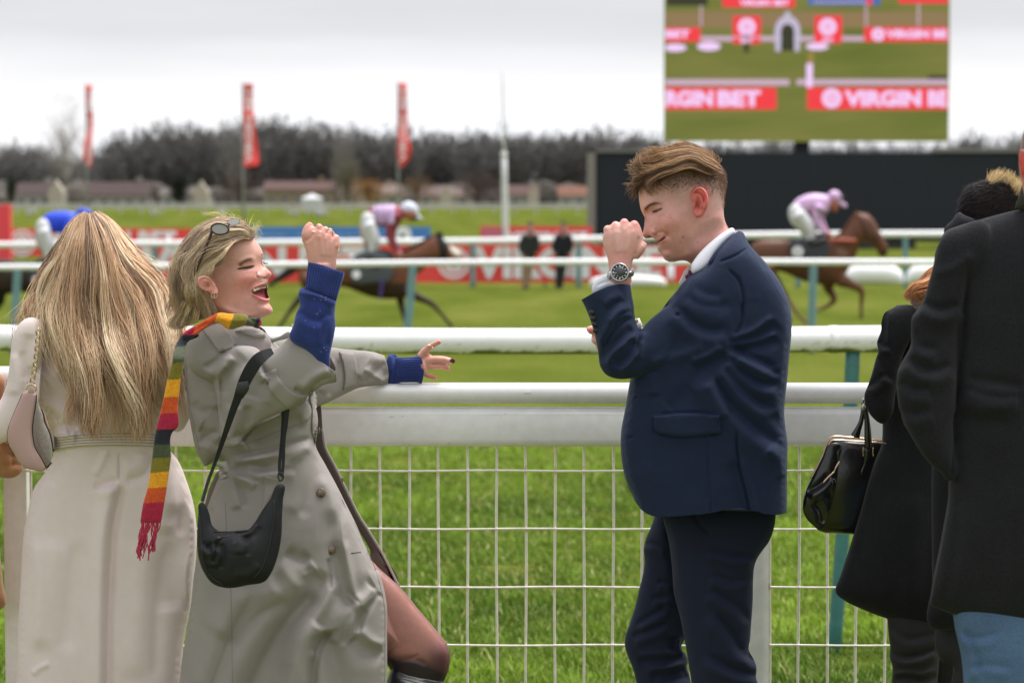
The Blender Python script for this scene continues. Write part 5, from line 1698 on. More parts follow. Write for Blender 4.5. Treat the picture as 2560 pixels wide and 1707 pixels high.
    for k, t in enumerate(np.linspace(.35, 2 * math.pi - .35, 17)):
        p = wc + np.array([math.sin(t) * .0295, -math.cos(t) * .029, .0 + math.sin(t) * .004])
        t2 = t + .12
        p2 = wc + np.array([math.sin(t2) * .0295, -math.cos(t2) * .029, .0 + math.sin(t2) * .004])
        link('strap_link', mesh_from(*tube([p - (p2 - p) * .85, p + (p2 - p) * .85], .0026, 8, flat=4.0, up=(0, 0, 1))), steel_m, wt)
    c_ = cen + u1 * R0 * 1.07; link('crown', mesh_from(*tube([c_ - u1 * .003, c_ + u1 * .003], .0035, 10)), steel_m, wt)
man()

# =================================================================== THE LAUGHING WOMAN IN THE TRENCH COAT
trench_m = mat('khaki_gabardine', lin(160, 153, 148), rough=.88, sheen=.08, bump=.2, bscale=40, bdist=.005, weave=.3, wscale=500, noise=.05, nscale=9, noise2=.04, n2scale=2.5, spec=.1)
lining_m = mat('dark_lining', lin(78, 64, 58), rough=.6)
blue_m2 = mat('blue_knit', lin(34, 52, 118), rough=.9, sheen=.35, bump=.5, bscale=420, bdist=.003, noise=.15, nscale=40, sheentint=(.5, .6, 1))
wool_m = mat('striped_wool', vcol=True, rough=.95, sheen=.3, bump=.7, bscale=330, bdist=.004, noise=.16, nscale=130)
nylon_m = mat('black_nylon', lin(20, 21, 27), rough=.45, weave=.4, wscale=600, spec=.45)
def woman():
    o = person('laughing blonde woman in a khaki trench coat, leaning back with one fist raised', 600, 6.27)
    Y = 6.22
    head = blob(c2((900, 330), (1000, 385), (1040, 430), (1062, 462), (1082, 505), (1094, 545), (1090, 575), (1078, 600), (1092, 630), (1112, 655),
                   (1140, 685), (1166, 708), (1174, 728), (1168, 748), (1150, 764), (1136, 772), (1138, 790), (1134, 808), (1128, 828), (1131, 850),
                   (1131, 900), (1140, 940), (1156, 968), (1152, 990), (1146, 1005), (1160, 1030), (1180, 1062), (1186, 1088), (1170, 1115), (1135, 1135), (1090, 1148),
                   (1060, 1165), (1050, 1250), (900, 1330), (650, 1330), (560, 1180), (560, 1080), (450, 1000), (350, 850), (310, 650), (350, 450), (480, 300), (680, 240)), Y, k=.86, g=6, cap=.088)
    ear = blob(c2((442, 800), (452, 765), (490, 742), (540, 745), (590, 790), (630, 850), (650, 900), (640, 928), (600, 930), (560, 905), (510, 890), (465, 860)), Y - .108, k=.55, g=3.5, cap=(.012, .04),
               lin_=(492, 710, 548, 720, Y - .122, Y - .096))
    # raised fist, back of the hand to us
    YF = 6.02
    fist = blob(e6((112, 560), (110, 500), (96, 420), (72, 330), (52, 262), (54, 215), (90, 175), (130, 160), (180, 175), (230, 160), (268, 190), (300, 210), (330, 232), (362, 240), (384, 275), (383, 335), (378, 385), (362, 450), (352, 560)), YF, k=.62, g=5, cap=.030)
    kn = []
    for x, y, r in ((205, 178, 36), (262, 200, 34), (312, 232, 33), (358, 268, 30)):
        (sx, sy), = e6((x, y)); rp = r / 3.564
        kn.append(pell(sx, sy, YF + .002, rp, rp * 1.1, rp * 1.2))
        kn.append(ptube([(sx, sy, rp * .9, YF + .01), (sx + 1, sy + 3, rp * .9, YF + .035), (sx + 1, sy + 24, rp * .85, YF + .045), (sx, sy + 34, rp * .8, YF + .03)], YF, 9))
    thumb = ptube([tuple(e6((a, b))[0]) + (r / 3.564, y_) for a, b, r, y_ in ((100, 300, 44, YF + .006), (88, 230, 40, YF + .004), (108, 180, 38, YF + .004), (136, 143, 31, YF + .008))], YF, 9)
    arm1 = ptube([(808, 660, 24, 6.02), (805, 720, 22, 6.02), (790, 850, 20, 6.03), (740, 920, 20, 6.07), (640, 900, 22, 6.14), (590, 880, 26, 6.24)], 6.05, 26)
    # open hand on the rail
    YH = 6.66
    s9 = 9.046
    E = lambda *p: [tuple(e5((a, b))[0]) + (r / s9, y_) for a, b, r, y_ in p]
    hand = [blob(e5((970, 690), (1000, 640), (1050, 590), (1130, 560), (1220, 590), (1270, 640), (1320, 700), (1330, 780), (1290, 850), (1200, 900), (1140, 960), (1120, 1040), (1060, 1060), (985, 980)), YH, k=.5, g=3, cap=.014),
            ptube(E((1000, 640, 90, YH), (1110, 520, 92, YH - .005), (1210, 425, 74, YH - .012), (1340, 355, 62, YH - .018), (1450, 300, 54, YH - .02)), YH, 9),
            ptube(E((1150, 740, 95, YH + .002), (1300, 715, 88, YH), (1500, 715, 86, YH - .004), (1640, 740, 78, YH - .006), (1722, 745, 66, YH - .006)), YH, 9),
            ptube(E((1150, 780, 80, YH + .016), (1300, 770, 76, YH + .018), (1480, 790, 72, YH + .02), (1600, 800, 62, YH + .022)), YH, 9),
            ptube(E((1200, 860, 78, YH + .004), (1330, 870, 70, YH + .002), (1470, 860, 66, YH), (1600, 900, 60, YH), (1660, 920, 50, YH)), YH, 9),
            ptube(E((1100, 1000, 66, YH + .006), (1150, 1060, 58, YH + .004), (1260, 1100, 54, YH), (1370, 1125, 42, YH)), YH, 8),
            ptube([(1062, 915, 20), (1030, 918, 16), (960, 920, 14), (860, 925, 18, 6.58), (740, 915, 16, 6.50), (660, 900, 16, 6.40), (610, 880, 22, 6.32)], YH, 24)]
    leg = blob(d4((1500, 430), (1600, 520), (1750, 655), (1900, 835), (2040, 1000), (2110, 1092), (2128, 1180), (2112, 1290), (2075, 1380), (2040, 1500), (1960, 1700), (1700, 1650), (1660, 1250), (1560, 1150), (1450, 900)), 6.38, k=.8, g=8, cap=.085)
    core = [ptube([(560, 790, 34), (590, 880, 34), (610, 1000, 36), (640, 1200, 45), (680, 1330, 50)], 6.29, 40, sub=3),
            ptube([(680, 1300, 60), (820, 1440, 45, 6.32), (980, 1600, 50, 6.38)], 6.30, 50, sub=3),
            ptube([(1030, 1640, 45, 6.38), (1000, 1800, 38, 6.38), (930, 2180, 28, 6.38)], 6.38, 45, sub=3),
            ptube([(640, 1300, 55), (600, 1700, 40, 6.3), (600, 2190, 32, 6.3)], 6.3, 50, sub=3)]
    feats = [
        # eye sockets, brow, nose
        BU(*c2((925, 668))[0], 20, 12, -7, -12), BU(*c2((925, 650))[0], 16, 6, 4.5, -12), BU(*c2((940, 692))[0], 16, 6, 3.5, -10),
        RI(c2((850, 640), (900, 600), (960, 580), (1030, 590)), 7, 3, (.2, .3)), BU(*c2((1085, 640))[0], 7, 14, -5), BU(*c2((1050, 640))[0], 8, 20, -5),
        BU(*c2((1120, 690))[0], 12, 12, -3, 40), BU(*c2((1055, 738))[0], 7, 6.5, 4), RI(c2((1030, 700), (1022, 740), (1045, 768)), 2.6, -3.2, (.3, .2)),
        RI(c2((1100, 620), (1130, 690), (1160, 725)), 5, 3), BU(*c2((1105, 768))[0], 7, 2.6, -4), BU(*c2((1150, 728))[0], 6, 6, 1),
        # cheeks
        BU(*c2((930, 770))[0], 30, 22, 6, -20), RI(c2((1035, 775), (985, 830), (955, 900), (965, 990)), 5, -4, (.2, .3)), BU(*c2((880, 890))[0], 24, 26, -2),
        # mouth opening
        PL(c2((978, 903), (1000, 878), (1060, 848), (1128, 838), (1150, 860), (1150, 930), (1146, 962), (1110, 968), (1070, 955), (1020, 930), (990, 915)), 2.0, -17),
        RI(c2((975, 895), (1010, 862), (1070, 830), (1128, 815)), 3.0, 3.6, (.1, .0)), RI(c2((980, 915), (1030, 950), (1090, 978), (1150, 980)), 3.4, 4.2, (.1, 0)),
        RI(c2((1030, 1005), (1090, 1022), (1150, 1010)), 6, -3.5), BU(*c2((1130, 1080))[0], 14, 14, 7),
        RI(c2((620, 1010), (760, 1085), (900, 1130), (1040, 1150)), 8, 3.5, (.3, .2)),
        PL(c2((560, 1030), (640, 1060), (780, 1120), (900, 1150), (1060, 1170), (1040, 1350), (500, 1350)), 7, -13),
        BU(*c2((740, 640))[0], 24, 20, -3), BU(*c2((820, 470))[0], 40, 24, 2),
        # ear
        BU(*c2((548, 840))[0], 7, 9, -6, 40), RI(c2((620, 860), (570, 775), (500, 752), (455, 785), (470, 850), (530, 895)), 2.4, 3.8), RI(c2((500, 790), (545, 800), (575, 850)), 2.4, 2.2), BU(*c2((615, 905))[0], 5, 5, 2),
        # hands
        RI(e6((205, 230), (225, 320), (235, 440)), 5, 1.8), RI(e6((262, 250), (270, 330), (270, 440)), 5, 1.8), RI(e6((315, 280), (310, 360), (300, 440)), 5, 1.6),
        RI(e6((232, 175), (215, 215)), 3, -4, (0, .4)), RI(e6((288, 205), (265, 240)), 3, -4, (0, .4)), RI(e6((335, 240), (322, 275)), 3, -4, (0, .4)), RI(e6((150, 210), (175, 175), (182, 150)), 3, -5, (.2, .1)),
        RI(e6((75, 300), (130, 265), (160, 215)), 4, -2.5), BU(*e6((370, 340))[0], 5, 6, 3),
        RI(e5((1080, 560), (1150, 640), (1240, 600)), 2.5, -2), RI(e5((1250, 820), (1400, 815), (1560, 830)), 1.6, -2.5),
        RI(d4((1700, 1200), (1830, 1190), (1960, 1240)), 6, -3), RI(d4((1690, 1235), (1800, 1200), (1900, 1160)), 4, -3), BU(*d4((2060, 1150))[0], 26, 30, 4),
    ]
    dk = lin(46, 22, 30)
    ops = [
        (BU(*c2((860, 500))[0], 46, 30, .5), lin(232, 184, 160)), (BU(*c2((930, 790))[0], 26, 20, .75), lin(232, 138, 128)), (BU(*c2((820, 900))[0], 36, 26, .35), lin(228, 152, 136)),
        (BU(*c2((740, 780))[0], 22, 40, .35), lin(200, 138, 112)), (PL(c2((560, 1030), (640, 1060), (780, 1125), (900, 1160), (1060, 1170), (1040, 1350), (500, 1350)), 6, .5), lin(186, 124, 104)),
        (BU(*c2((1150, 720))[0], 9, 8, .55), lin(224, 118, 112)), (BU(*c2((1130, 1060))[0], 14, 12, .3), lin(232, 150, 140)),
        (BU(*c2((925, 640))[0], 15, 6, .5, -12), lin(206, 140, 100)),
        (RI(c2((846, 650), (888, 612), (945, 584), (1012, 570)), 4.6, 1.1, (.12, .3)), lin(124, 84, 64)),
        (RI(c2((826, 680), (880, 668), (930, 660), (996, 648)), 1.9, 1.4, (.15, .05)), lin(24, 16, 18)),
        (RI(c2((880, 676), (930, 676), (985, 664)), 1.8, .5), lin(150, 92, 84)), (RI(c2((1080, 600), (1102, 625), (1130, 620)), 2.4, 1.2, (.1, .1)), lin(30, 20, 22)), (RI(c2((1068, 540), (1092, 530)), 2.4, .8), lin(120, 78, 58)),
        # mouth
        (RI(c2((972, 898), (1010, 860), (1070, 828), (1132, 812)), 2.6, .8, (.1, 0)), lin(188, 98, 92)), (RI(c2((978, 915), (1030, 952), (1090, 980), (1154, 984)), 3.6, .95, (.1, 0)), lin(214, 112, 112)),
        (PL(c2((982, 903), (1000, 880), (1060, 850), (1128, 840), (1150, 862), (1150, 930), (1146, 958), (1110, 964), (1070, 951), (1020, 928), (990, 914)), 1.6, 1), lin(110, 30, 34)),
        (BU(*c2((1058, 938))[0], 11, 6, .9, 15), lin(206, 110, 112)),
        (BU(*c2((1105, 768))[0], 5, 2, .8), lin(110, 50, 46)), (RI(c2((1028, 705), (1020, 742), (1045, 768)), 1.8, .5), lin(170, 90, 82)),
        (PL(c2((442, 800), (452, 765), (490, 742), (540, 745), (590, 790), (630, 850), (650, 900), (640, 928), (600, 930), (560, 905), (510, 890), (465, 860)), 3, .5), lin(224, 138, 122)),
        (BU(*c2((548, 838))[0], 5, 7, .6), lin(170, 84, 70)),
        (BU(*e6((120, 160))[0], 12, 14, .6), lin(232, 146, 138)), (BU(*e6((250, 180))[0], 14, 8, .5), lin(236, 160, 150)), (BU(*e6((350, 250))[0], 10, 8, .5), lin(236, 160, 150)),
        (BU(*e6((70, 270))[0], 10, 10, .5), lin(220, 130, 118)), (BU(*e6((240, 270))[0], 30, 7, .4), lin(206, 124, 108)), (BU(*e6((372, 335))[0], 4, 6, .7), lin(200, 100, 92)),
        (BU(*e5((1450, 310))[0], 12, 9, .7), lin(222, 120, 106)), (BU(*e5((1620, 920))[0], 12, 8, .6), lin(224, 124, 122)), (BU(*e5((1280, 1120))[0], 22, 10, .7), lin(214, 112, 96)), (BU(*e5((1560, 700))[0], 5, 5, .5), lin(214, 116, 112)),
        # sheer dark tights over the leg
        (PL(d4((1300, 300), (2300, 300), (2300, 1900), (1300, 1900)), 3, 1), lin(176, 122, 110)),
        (RI(d4((1600, 500), (1750, 640), (1900, 815), (2040, 980), (2118, 1080), (2140, 1180), (2115, 1300)), 9, .75, (0, 0)), lin(90, 52, 58)),
        (BU(*d4((2060, 1220))[0], 42, 48, .9), lin(84, 46, 58)), (PL(d4((1640, 1170), (1760, 1190), (1900, 1210), (2020, 1260), (2100, 1300), (2100, 1800), (1600, 1800)), 22, 1.2), lin(40, 26, 34)),
        (BU(*d4((1670, 1100))[0], 14, 26, .6), lin(90, 52, 50)),
    ]
    V, F = join([head, ear, fist, thumb, arm1, leg] + kn + hand + core)
    V, F = remesh(V, F, .0021)
    V = shrink_smooth(V, F, 1, .5)
    V = sculpt(V, F, [tuple(list(f[:5]) + [f[5] * 1.2, f[6]]) if f[0] == 'b' else f for f in feats])
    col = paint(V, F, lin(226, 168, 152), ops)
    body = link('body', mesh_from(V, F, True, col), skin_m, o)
    BV, BF = V, F; BS = Surf(V, F)
    # teeth
    tm = mat('teeth', (.72, .62, .46), rough=.25, spec=.5)
    pts = c2((1006, 880), (1030, 868), (1046, 861), (1058, 856), (1080, 851), (1102, 848), (1120, 846))
    tp = []
    for i, (x, y) in enumerate(pts):
        tp.append(pell(x, y + 1.4, Y - .049 + .0075 * i, 4.0, 3.6, 1.6, -18))
    for t_ in tp: link('tooth', mesh_from(*t_), tm, body)
    # nails
    raw('nail', [patch(BS, e5((1672, 690), (1740, 682), (1785, 720), (1780, 780), (1720, 796), (1680, 770)), .0012, 2, 6.65)], mat('dark_red_varnish', (.14, .008, .02), rough=.2), body)
    lash = mat('lash', (.01, .008, .008), rough=.6)
    q = np.array(c2((850, 676), (880, 670), (905, 666), (930, 662), (955, 658), (985, 650), (1004, 640)))
    Yq = BS.hit(q[:, 0], q[:, 1], Y) - .001
    raw('eyelash', [tube(P(q[:, 0], q[:, 1], Yq), np.array([.5, 1.0, 1.4, 1.7, 1.7, 1.4, .7]) * Y / FPX, 6)], lash, body)
    raw('eyelash', [ptube([(657, 654, .6), (661, 658, 1.6), (666, 659, 1.2), (670, 657, .4)], Y - .006, 1)], lash, body)
    # earrings, rings
    def ring(x, y, r, Yr, th=.8, sx=.55):
        t = np.linspace(0, 2 * math.pi, 20)
        return tube(P(x + r * sx * np.cos(t), y + r * np.sin(t), Yr), th * Yr / FPX, 6)
    Yr = BS.hit(535, 735, Y)[0] - .004
    for x, y, r in ((597, 935, 26), (622, 932, 28), (468, 848, 16)):
        (sx, sy), = c2((x, y)); raw('earring', [ring(sx, sy, r / 3.919, Yr if x > 500 else Yr - .002, 1.0)], gold_m, o)
    (sx, sy), = e6((306, 208)); raw('ring', [ptube([(sx - 9, sy - 2), (sx - 3, sy - 6), (sx + 4, sy - 3), (sx + 7, sy + 4), (sx + 8, sy + 9)], 6.02 - .006, 1.6)], gold_m, o)
    raw('ring', [ptube([e5((1100, 440))[0], e5((1140, 395))[0], e5((1200, 385))[0], e5((1260, 420))[0], e5((1285, 460))[0]], YH - .022, 1.0), pell(*e5((1280, 455))[0], YH - .024, 2.6, 3, 2)], gold_m, o)

    # ---- blue jumper: raised forearm and far cuff
    fa = blob(e6((104, 380), (220, 370), (340, 400), (452, 450), (446, 520), (434, 570), (425, 620), (402, 690), (378, 770), (358, 840), (346, 950), (352, 1050), (330, 1180), (306, 1290), (275, 1440), (200, 1400), (100, 1280), (-60, 1150), (-20, 1030),
                 (3, 930), (32, 875), (22, 780), (34, 722), (72, 712), (88, 620), (106, 486)), 6.02, k=.95, g=7, cap=.055)
    fc = blob(e5((200, 900), (240, 700), (300, 590), (400, 588), (470, 640), (600, 662), (760, 665), (900, 625), (1000, 600), (1200, 600), (1330, 900), (1200, 1260), (900, 1228), (600, 1232), (265, 1245)), 6.66, k=.8, g=4, cap=.036)
    cl1 = e6((60, 480), (108, 486), (200, 500), (300, 532), (355, 552), (432, 572), (470, 580))
    cl2 = e5((880, 560), (925, 620), (980, 655), (1035, 720), (1072, 850), (1082, 1000), (1062, 1150), (1030, 1260))
    feats = [RI(e6((70, 716), (200, 760), (355, 822)), 3.2, -5, (0, 0)), RI(e6((25, 755), (150, 775), (340, 850)), 7, 5, (0, 0)), FO(e6((10, 930), (100, 1000), (250, 1040)), 8, 4), FO(e6((330, 960), (260, 1100), (240, 1250)), 9, 4), FO(e6((350, 860), (300, 930), (200, 960)), 7, 3),
             RI(e5((430, 640), (450, 800), (430, 1000), (420, 1200)), 5, -5, (0, 0)), RI(e5((320, 600), (350, 800), (330, 1000)), 4, 3)]
    jm, JS, _, _ = solid('jumper_sleeve', [fa], blue_m2, o, voxel=.0023, ss=1, feats=feats[:5], fg=1.2, wr=[(30, 1.5)], ret=True, clamps=[(cl1, e6((20, 300), (540, 300), (540, 640), (20, 560)), -1)])
    jm2, JS2, _, _ = solid('jumper_sleeve', [fc], blue_m2, o, voxel=.0023, ss=1, feats=feats[5:], fg=1.2, wr=[(30, 1.5)], ret=True, clamps=[(cl2, e5((850, 500), (1450, 500), (1450, 1350), (950, 1350)), -1)])
    ribs = []
    for k in range(15):
        f = (k + .5) / 15
        a = e6((108 + f * 322, 488 + f * 84))[0]; b = e6((82 + f * 276, 715 + f * 108))[0]
        ribs.append(seam(JS, [a, ((a[0] + b[0]) / 2 - 1, (a[1] + b[1]) / 2), b], 2.0, -.0002, 6.0, 6))
    for k in range(12):
        f = (k + .5) / 12
        a = e5((500, 665 + f * 555))[0]; b = e5((985 + 90 * math.sin(f * 3.14), 645 + f * 580))[0]
        ribs.append(seam(JS2, [a, ((a[0] + b[0]) / 2, (a[1] + b[1]) / 2), b], 1.7, -.0002, 6.64, 6))
    for i, r_ in enumerate(ribs): raw('rib', [r_], blue_m2, jm if i < 15 else jm2)

    lr = np.random.default_rng(5)
    for k in range(16):
        x, y = lr.uniform(760, 822), lr.uniform(740, 900)
        if JS.hit(x, y, 9)[0] > 6.2: continue
        raw('lint', [pell(x, y, JS.hit(x, y, 6)[0] - .0006, .9, .9, .8, n=6)], mat('lint', (.6, .62, .68)), jm)

    # ---- trench coat
    C = c3
    bodyp = C((275, 215), (285, 195), (370, 135), (480, 98), (560, 118), (640, 122), (700, 132), (745, 175), (790, 230), (880, 280), (960, 400), (1000, 480), (1008, 560), (1020, 660), (1004, 780), (1062, 900), (1122, 1010), (1172, 1110),
              (1232, 1230), (1292, 1370), (1360, 1500)) + \
        d4((1500, 330), (1580, 505), (1622, 640), (1650, 790), (1652, 1000), (1651, 1378), (1640, 1700), (1600, 2050), (1000, 2100), (300, 2100), (30, 2000), (50, 1600), (85, 1378), (105, 1200), (140, 1000), (170, 800), (205, 500)) + \
        C((345, 1400), (380, 1200), (420, 1080), (470, 960), (505, 900), (480, 872), (385, 912, 1), (340, 830), (318, 740), (300, 640), (284, 520), (272, 420), (264, 320))
    torso = blob(bodyp, 6.27, k=.95, g=11, cap=(.15, .15))
    slv = C((400, 330), (440, 260), (520, 240), (600, 232), (680, 248), (712, 275), (760, 262), (805, 235), (852, 190), (874, 140), (905, 60), (960, 60), (1130, 240), (1200, 380), (1110, 440), (1060, 450), (1000, 490), (930, 545), (860, 588),
            (780, 620), (700, 655), (640, 700), (600, 745), (560, 800), (500, 800), (470, 700), (455, 560), (430, 430))
    sl = blob(slv, 6.10, k=.9, g=8, cap=(.085, .08), dY=lambda x, y: .10 * sstep((620 - x) / 130) - .05 * sstep((x - 620) / 180))
    far = blob(C((820, 380), (900, 300), (1000, 262), (1100, 243), (1160, 252), (1240, 258), (1340, 270), (1392, 288), (1500, 300), (1520, 450), (1390, 454), (1300, 462), (1250, 470), (1180, 500), (1110, 535), (1045, 565), (960, 580), (860, 520)), 6.52, k=.85, g=7, cap=.055,
               lin_=(770, 900, 970, 920, 6.40, 6.66))
    shd = blob(C((284, 240), (300, 196), (372, 140), (480, 102), (600, 120), (700, 140), (752, 190), (740, 290), (640, 380), (520, 430), (380, 420), (300, 360)), 6.17, k=.9, g=8, cap=.10)
    # skirt flare of the far front panel with its dark inside
    cuf = C((800, 10), (878, 130), (930, 215), (1000, 298), (1060, 345), (1112, 382), (1125, 470))
    cuf2 = C((1380, 240), (1392, 290), (1408, 340), (1415, 400), (1410, 445), (1400, 500))
    hemb = d4((0, 2000), (700, 2040), (1700, 1960))
    feats = [
        FO(C((380, 372), (450, 335), (520, 262)), 8, 5), FO(C((300, 560), (330, 600), (400, 640)), 12, 3), RI(C((478, 400), (482, 520), (488, 640), (500, 700)), 6, -6), FO(C((560, 300), (500, 400), (495, 600)), 12, 5),
        FO(C((640, 320), (560, 400), (540, 520)), 12, -4), RI(C((395, 350), (420, 400), (520, 330)), 8, 3), FO(C((600, 560), (590, 680), (560, 780)), 12, 6), FO(C((490, 700), (540, 760), (600, 740)), 9, 5), FO(C((340, 700), (400, 780), (480, 820)), 12, 5),
        FO(C((360, 800), (420, 740), (470, 730)), 9, 4), FO(C((800, 400), (740, 470), (700, 560)), 14, -3), FO(C((720, 280), (702, 350), (745, 425)), 6, 6), FO(C((1100, 395), (1030, 420), (940, 500)), 7, 4),
        RI(C((880, 470), (960, 505), (1000, 470)), 6, -5), FO(C((600, 740), (720, 680), (850, 620), (930, 590)), 12, -5),
        FO(C((555, 860), (700, 840), (880, 790), (1000, 760)), 8, 5), FO(C((530, 925), (620, 945), (740, 925), (860, 860)), 8, 4), FO(C((540, 890), (650, 880), (800, 850)), 6, -3.5),
        FO(C((505, 935), (600, 960), (690, 1010)), 6, 4), FO(C((505, 950), (570, 1040), (600, 1150)), 8, 4), RI(C((500, 945), (440, 1060), (410, 1160)), 9, 4), FO(C((600, 900), (760, 935), (900, 930)), 7, 3),
        RI(C((700, 900), (850, 870), (1000, 790)), 12, 3), FO(C((990, 820), (960, 1000), (900, 1200)), 14, 3), FO(C((1060, 930), (1130, 1060), (1150, 1250), (1160, 1380)), 10, 5),
        # skirt
        FO(d4((1290, 40), (1300, 280), (1335, 500), (1400, 740), (1450, 800)), 11, -7, (.2, .1)), FO(d4((1590, 676), (1500, 780), (1440, 880), (1420, 980), (1450, 1040)), 9, 8, (.1, .3)), FO(d4((1590, 690), (1500, 740), (1440, 800)), 12, -5),
        RI(d4((1210, 430), (1220, 560), (1230, 680)), 5, -4), FO(d4((1090, 640), (930, 800), (760, 1040), (620, 1300), (540, 1500)), 22, 9, (.1, 0)), FO(d4((1250, 560), (1120, 800), (960, 1050), (880, 1378)), 18, -8, (.1, 0)),
        FO(d4((1200, 960), (1130, 1060), (1080, 1240), (1060, 1500)), 11, 9, (.1, 0)), RI(d4((1180, 980), (1250, 1180), (1300, 1400)), 26, -9, (.1, 0)), FO(d4((900, 700), (640, 860), (420, 1100)), 18, 5), FO(d4((620, 680), (500, 900), (380, 1200), (280, 1500)), 16, 5),
        FO(d4((860, 420), (1000, 480), (1090, 430)), 12, 4), FO(d4((1400, 780), (1330, 900), (1290, 1100)), 12, 4), FO(d4((1420, 990), (1520, 1080), (1640, 1120)), 12, -5), RI(d4((880, 380), (1000, 420), (1060, 560)), 14, -3), BU(*d4((1100, 1170))[0], 8, 10, 4),
        # far sleeve
        FO(C((1120, 300), (1100, 420), (1060, 520)), 8, 3.5), FO(C((1390, 310), (1320, 380), (1260, 440)), 8, 3.5), FO(C((1400, 430), (1330, 380), (1280, 350)), 7, -3),
    ]
    ct, S, _, _ = solid('trench_coat', [torso, sl, far, shd], trench_m, o, voxel=.0033, ss=1, feats=feats, fg=2.4, wr=[(9, 3.0), (26, 1.2), (55, .4)], ret=True,
                clamps=[(cuf, C((840, 40), (1250, 40), (1250, 420), (1100, 520), (1000, 300)), -1, 6.28), (cuf2, C((1370, 200), (1600, 200), (1600, 540), (1360, 540)), -1), (hemb, d4((-100, 1900), (1800, 1900), (1800, 2300), (-100, 2300)), 1)])
    # dark inside of the open front edge and of the raised cuff
    lin_p = blob(C((1020, 470), (1035, 560), (1046, 700), (1060, 800), (1108, 895), (1152, 985), (1240, 1168), (1302, 1268), (1382, 1400), (1467, 1568)) +
                 d4((1600, 400), (1742, 655, 1), (1650, 640), (1500, 640), (1400, 500), (1330, 200)) + C((1290, 1400), (1180, 1160), (1050, 920), (985, 760), (1000, 600)), 6.46, k=.28, g=8, cap=.02)
    link('coat_lining', mesh_from(*lin_p), lining_m, ct)
    edge = C((1046, 700), (1060, 800), (1108, 895), (1152, 985), (1240, 1168), (1302, 1268), (1382, 1400), (1467, 1568)) + d4((1740, 652))
    raw('facing_edge', [ptube([(x, y) for x, y in [p[:2] for p in edge]], 6.44, 3.2, sub=3)], trench_m, ct)
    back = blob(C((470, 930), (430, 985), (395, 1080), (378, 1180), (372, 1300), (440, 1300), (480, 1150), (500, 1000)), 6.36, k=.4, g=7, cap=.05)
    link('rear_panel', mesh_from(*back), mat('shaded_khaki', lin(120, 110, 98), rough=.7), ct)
    inn = blob(e6((262, 1400), (300, 1325), (330, 1370), (352, 1440), (340, 1462), (290, 1430)), 6.07, k=.5, g=3)
    link('cuff_inside', mesh_from(*inn), lining_m, ct)
    rim = cuf[1:-1]
    raw('cuff_rim', [seam(S, rim, 2.2, -.001, 6.03)], trench_m, ct)
    # stitched pieces
    raw('epaulette', [patch(S, C((368, 141, 1), (478, 98, 1), (565, 224, 1), (545, 240), (465, 274, 1)), .009, 5)], trench_m, ct)
    raw('collar', [patch(S, C((548, 150, 1), (600, 130), (660, 124), (706, 132), (726, 150), (729, 190, 1), (690, 193), (640, 185), (590, 168)), .016, 5, rim=5)], trench_m, ct)
    raw('collar', [blob(C((715, 150), (760, 190), (800, 182), (862, 158), (868, 172), (800, 205), (745, 215), (715, 190)), 6.24, k=.5, g=4)], trench_m, ct)
    raw('sleeve_tab', [patch(S, C((688, 395, 1), (784, 362, 1), (800, 410), (850, 470), (905, 505), (968, 512, 1), (930, 560), (862, 592), (800, 545), (745, 480)), .0055, 5)], trench_m, ct)
    raw('belt_strap', [patch(S, C((1134, 262, 1), (1220, 272, 1), (1240, 340), (1241, 410), (1226, 462, 1), (1157, 486, 1), (1166, 430), (1158, 340)), .006, 5)], trench_m, ct)
    raw('storm_flap', [patch(S, C((590, 788, 1), (680, 762), (800, 715), (900, 680), (975, 640), (986, 590), (960, 545), (900, 560), (800, 615), (700, 665), (620, 740)), .005, 6)], trench_m, ct)
    raw('front_band', [patch(S, C((982, 490), (1004, 500), (1012, 600), (1018, 690), (1006, 780, 1), (990, 740), (985, 600)), .006, 4)], trench_m, ct)
    raw('pocket_welt', [patch(S, C((722, 962, 1), (808, 978, 1), (745, 1100), (700, 1180, 1)), .004, 5)], trench_m, ct)
    for l_ in (C((392, 900), (440, 886), (500, 868)), C((604, 776), (690, 748), (800, 702), (900, 664), (966, 628)), d4((432, 20), (440, 200), (470, 600), (480, 900), (485, 1378)), d4((1400, 160), (1480, 330), (1560, 510), (1600, 650), (1630, 800), (1634, 1000), (1634, 1378)),
               C((384, 148), (478, 258)), C((470, 104), (552, 218)), C((700, 400), (790, 372)), C((280, 300), (292, 480), (330, 700), (360, 820))):
        raw('stitching', [seam(S, l_, .8, -.0002)], mat('khaki_thread', lin(120, 114, 100), rough=.8), ct)
    bt = mat('horn_button', lin(118, 98, 86), rough=.35, noise=.3, nscale=90)
    for x, y, r in ((1035, 1057, 27), (1091, 1376, 27), (749, 437, 21)):
        (sx, sy), = C((x, y)); b, hs = button(S, sx, sy, r / 2.2405, proud=.004)
        bo = link('button', mesh_from(*b), bt, ct)
        for h in hs: raw('thread', [h], mat('pale_thread', (.5, .45, .4)), bo)
    raw('button', [pell(*C((1026, 708))[0], 6.33, 2.5, 8, 3)], bt, ct); raw('button', [pell(*C((1156, 982))[0], 6.40, 3, 7, 3)], bt, ct)
    raw('buttonhole', [seam(S, C((1204, 1394), (1258, 1388)), 1.1, 0)], mat('dark_thread', (.03, .03, .03)), ct)
    raw('belt_knot', [blob(C((470, 900), (500, 880), (520, 920), (512, 975), (485, 980), (468, 940)), 6.16, k=.8, g=4), ptube(C((440, 890), (490, 905), (505, 940)), 6.15, 6), ptube(C((500, 960), (480, 975), (472, 940)), 6.14, 5)], trench_m, ct)

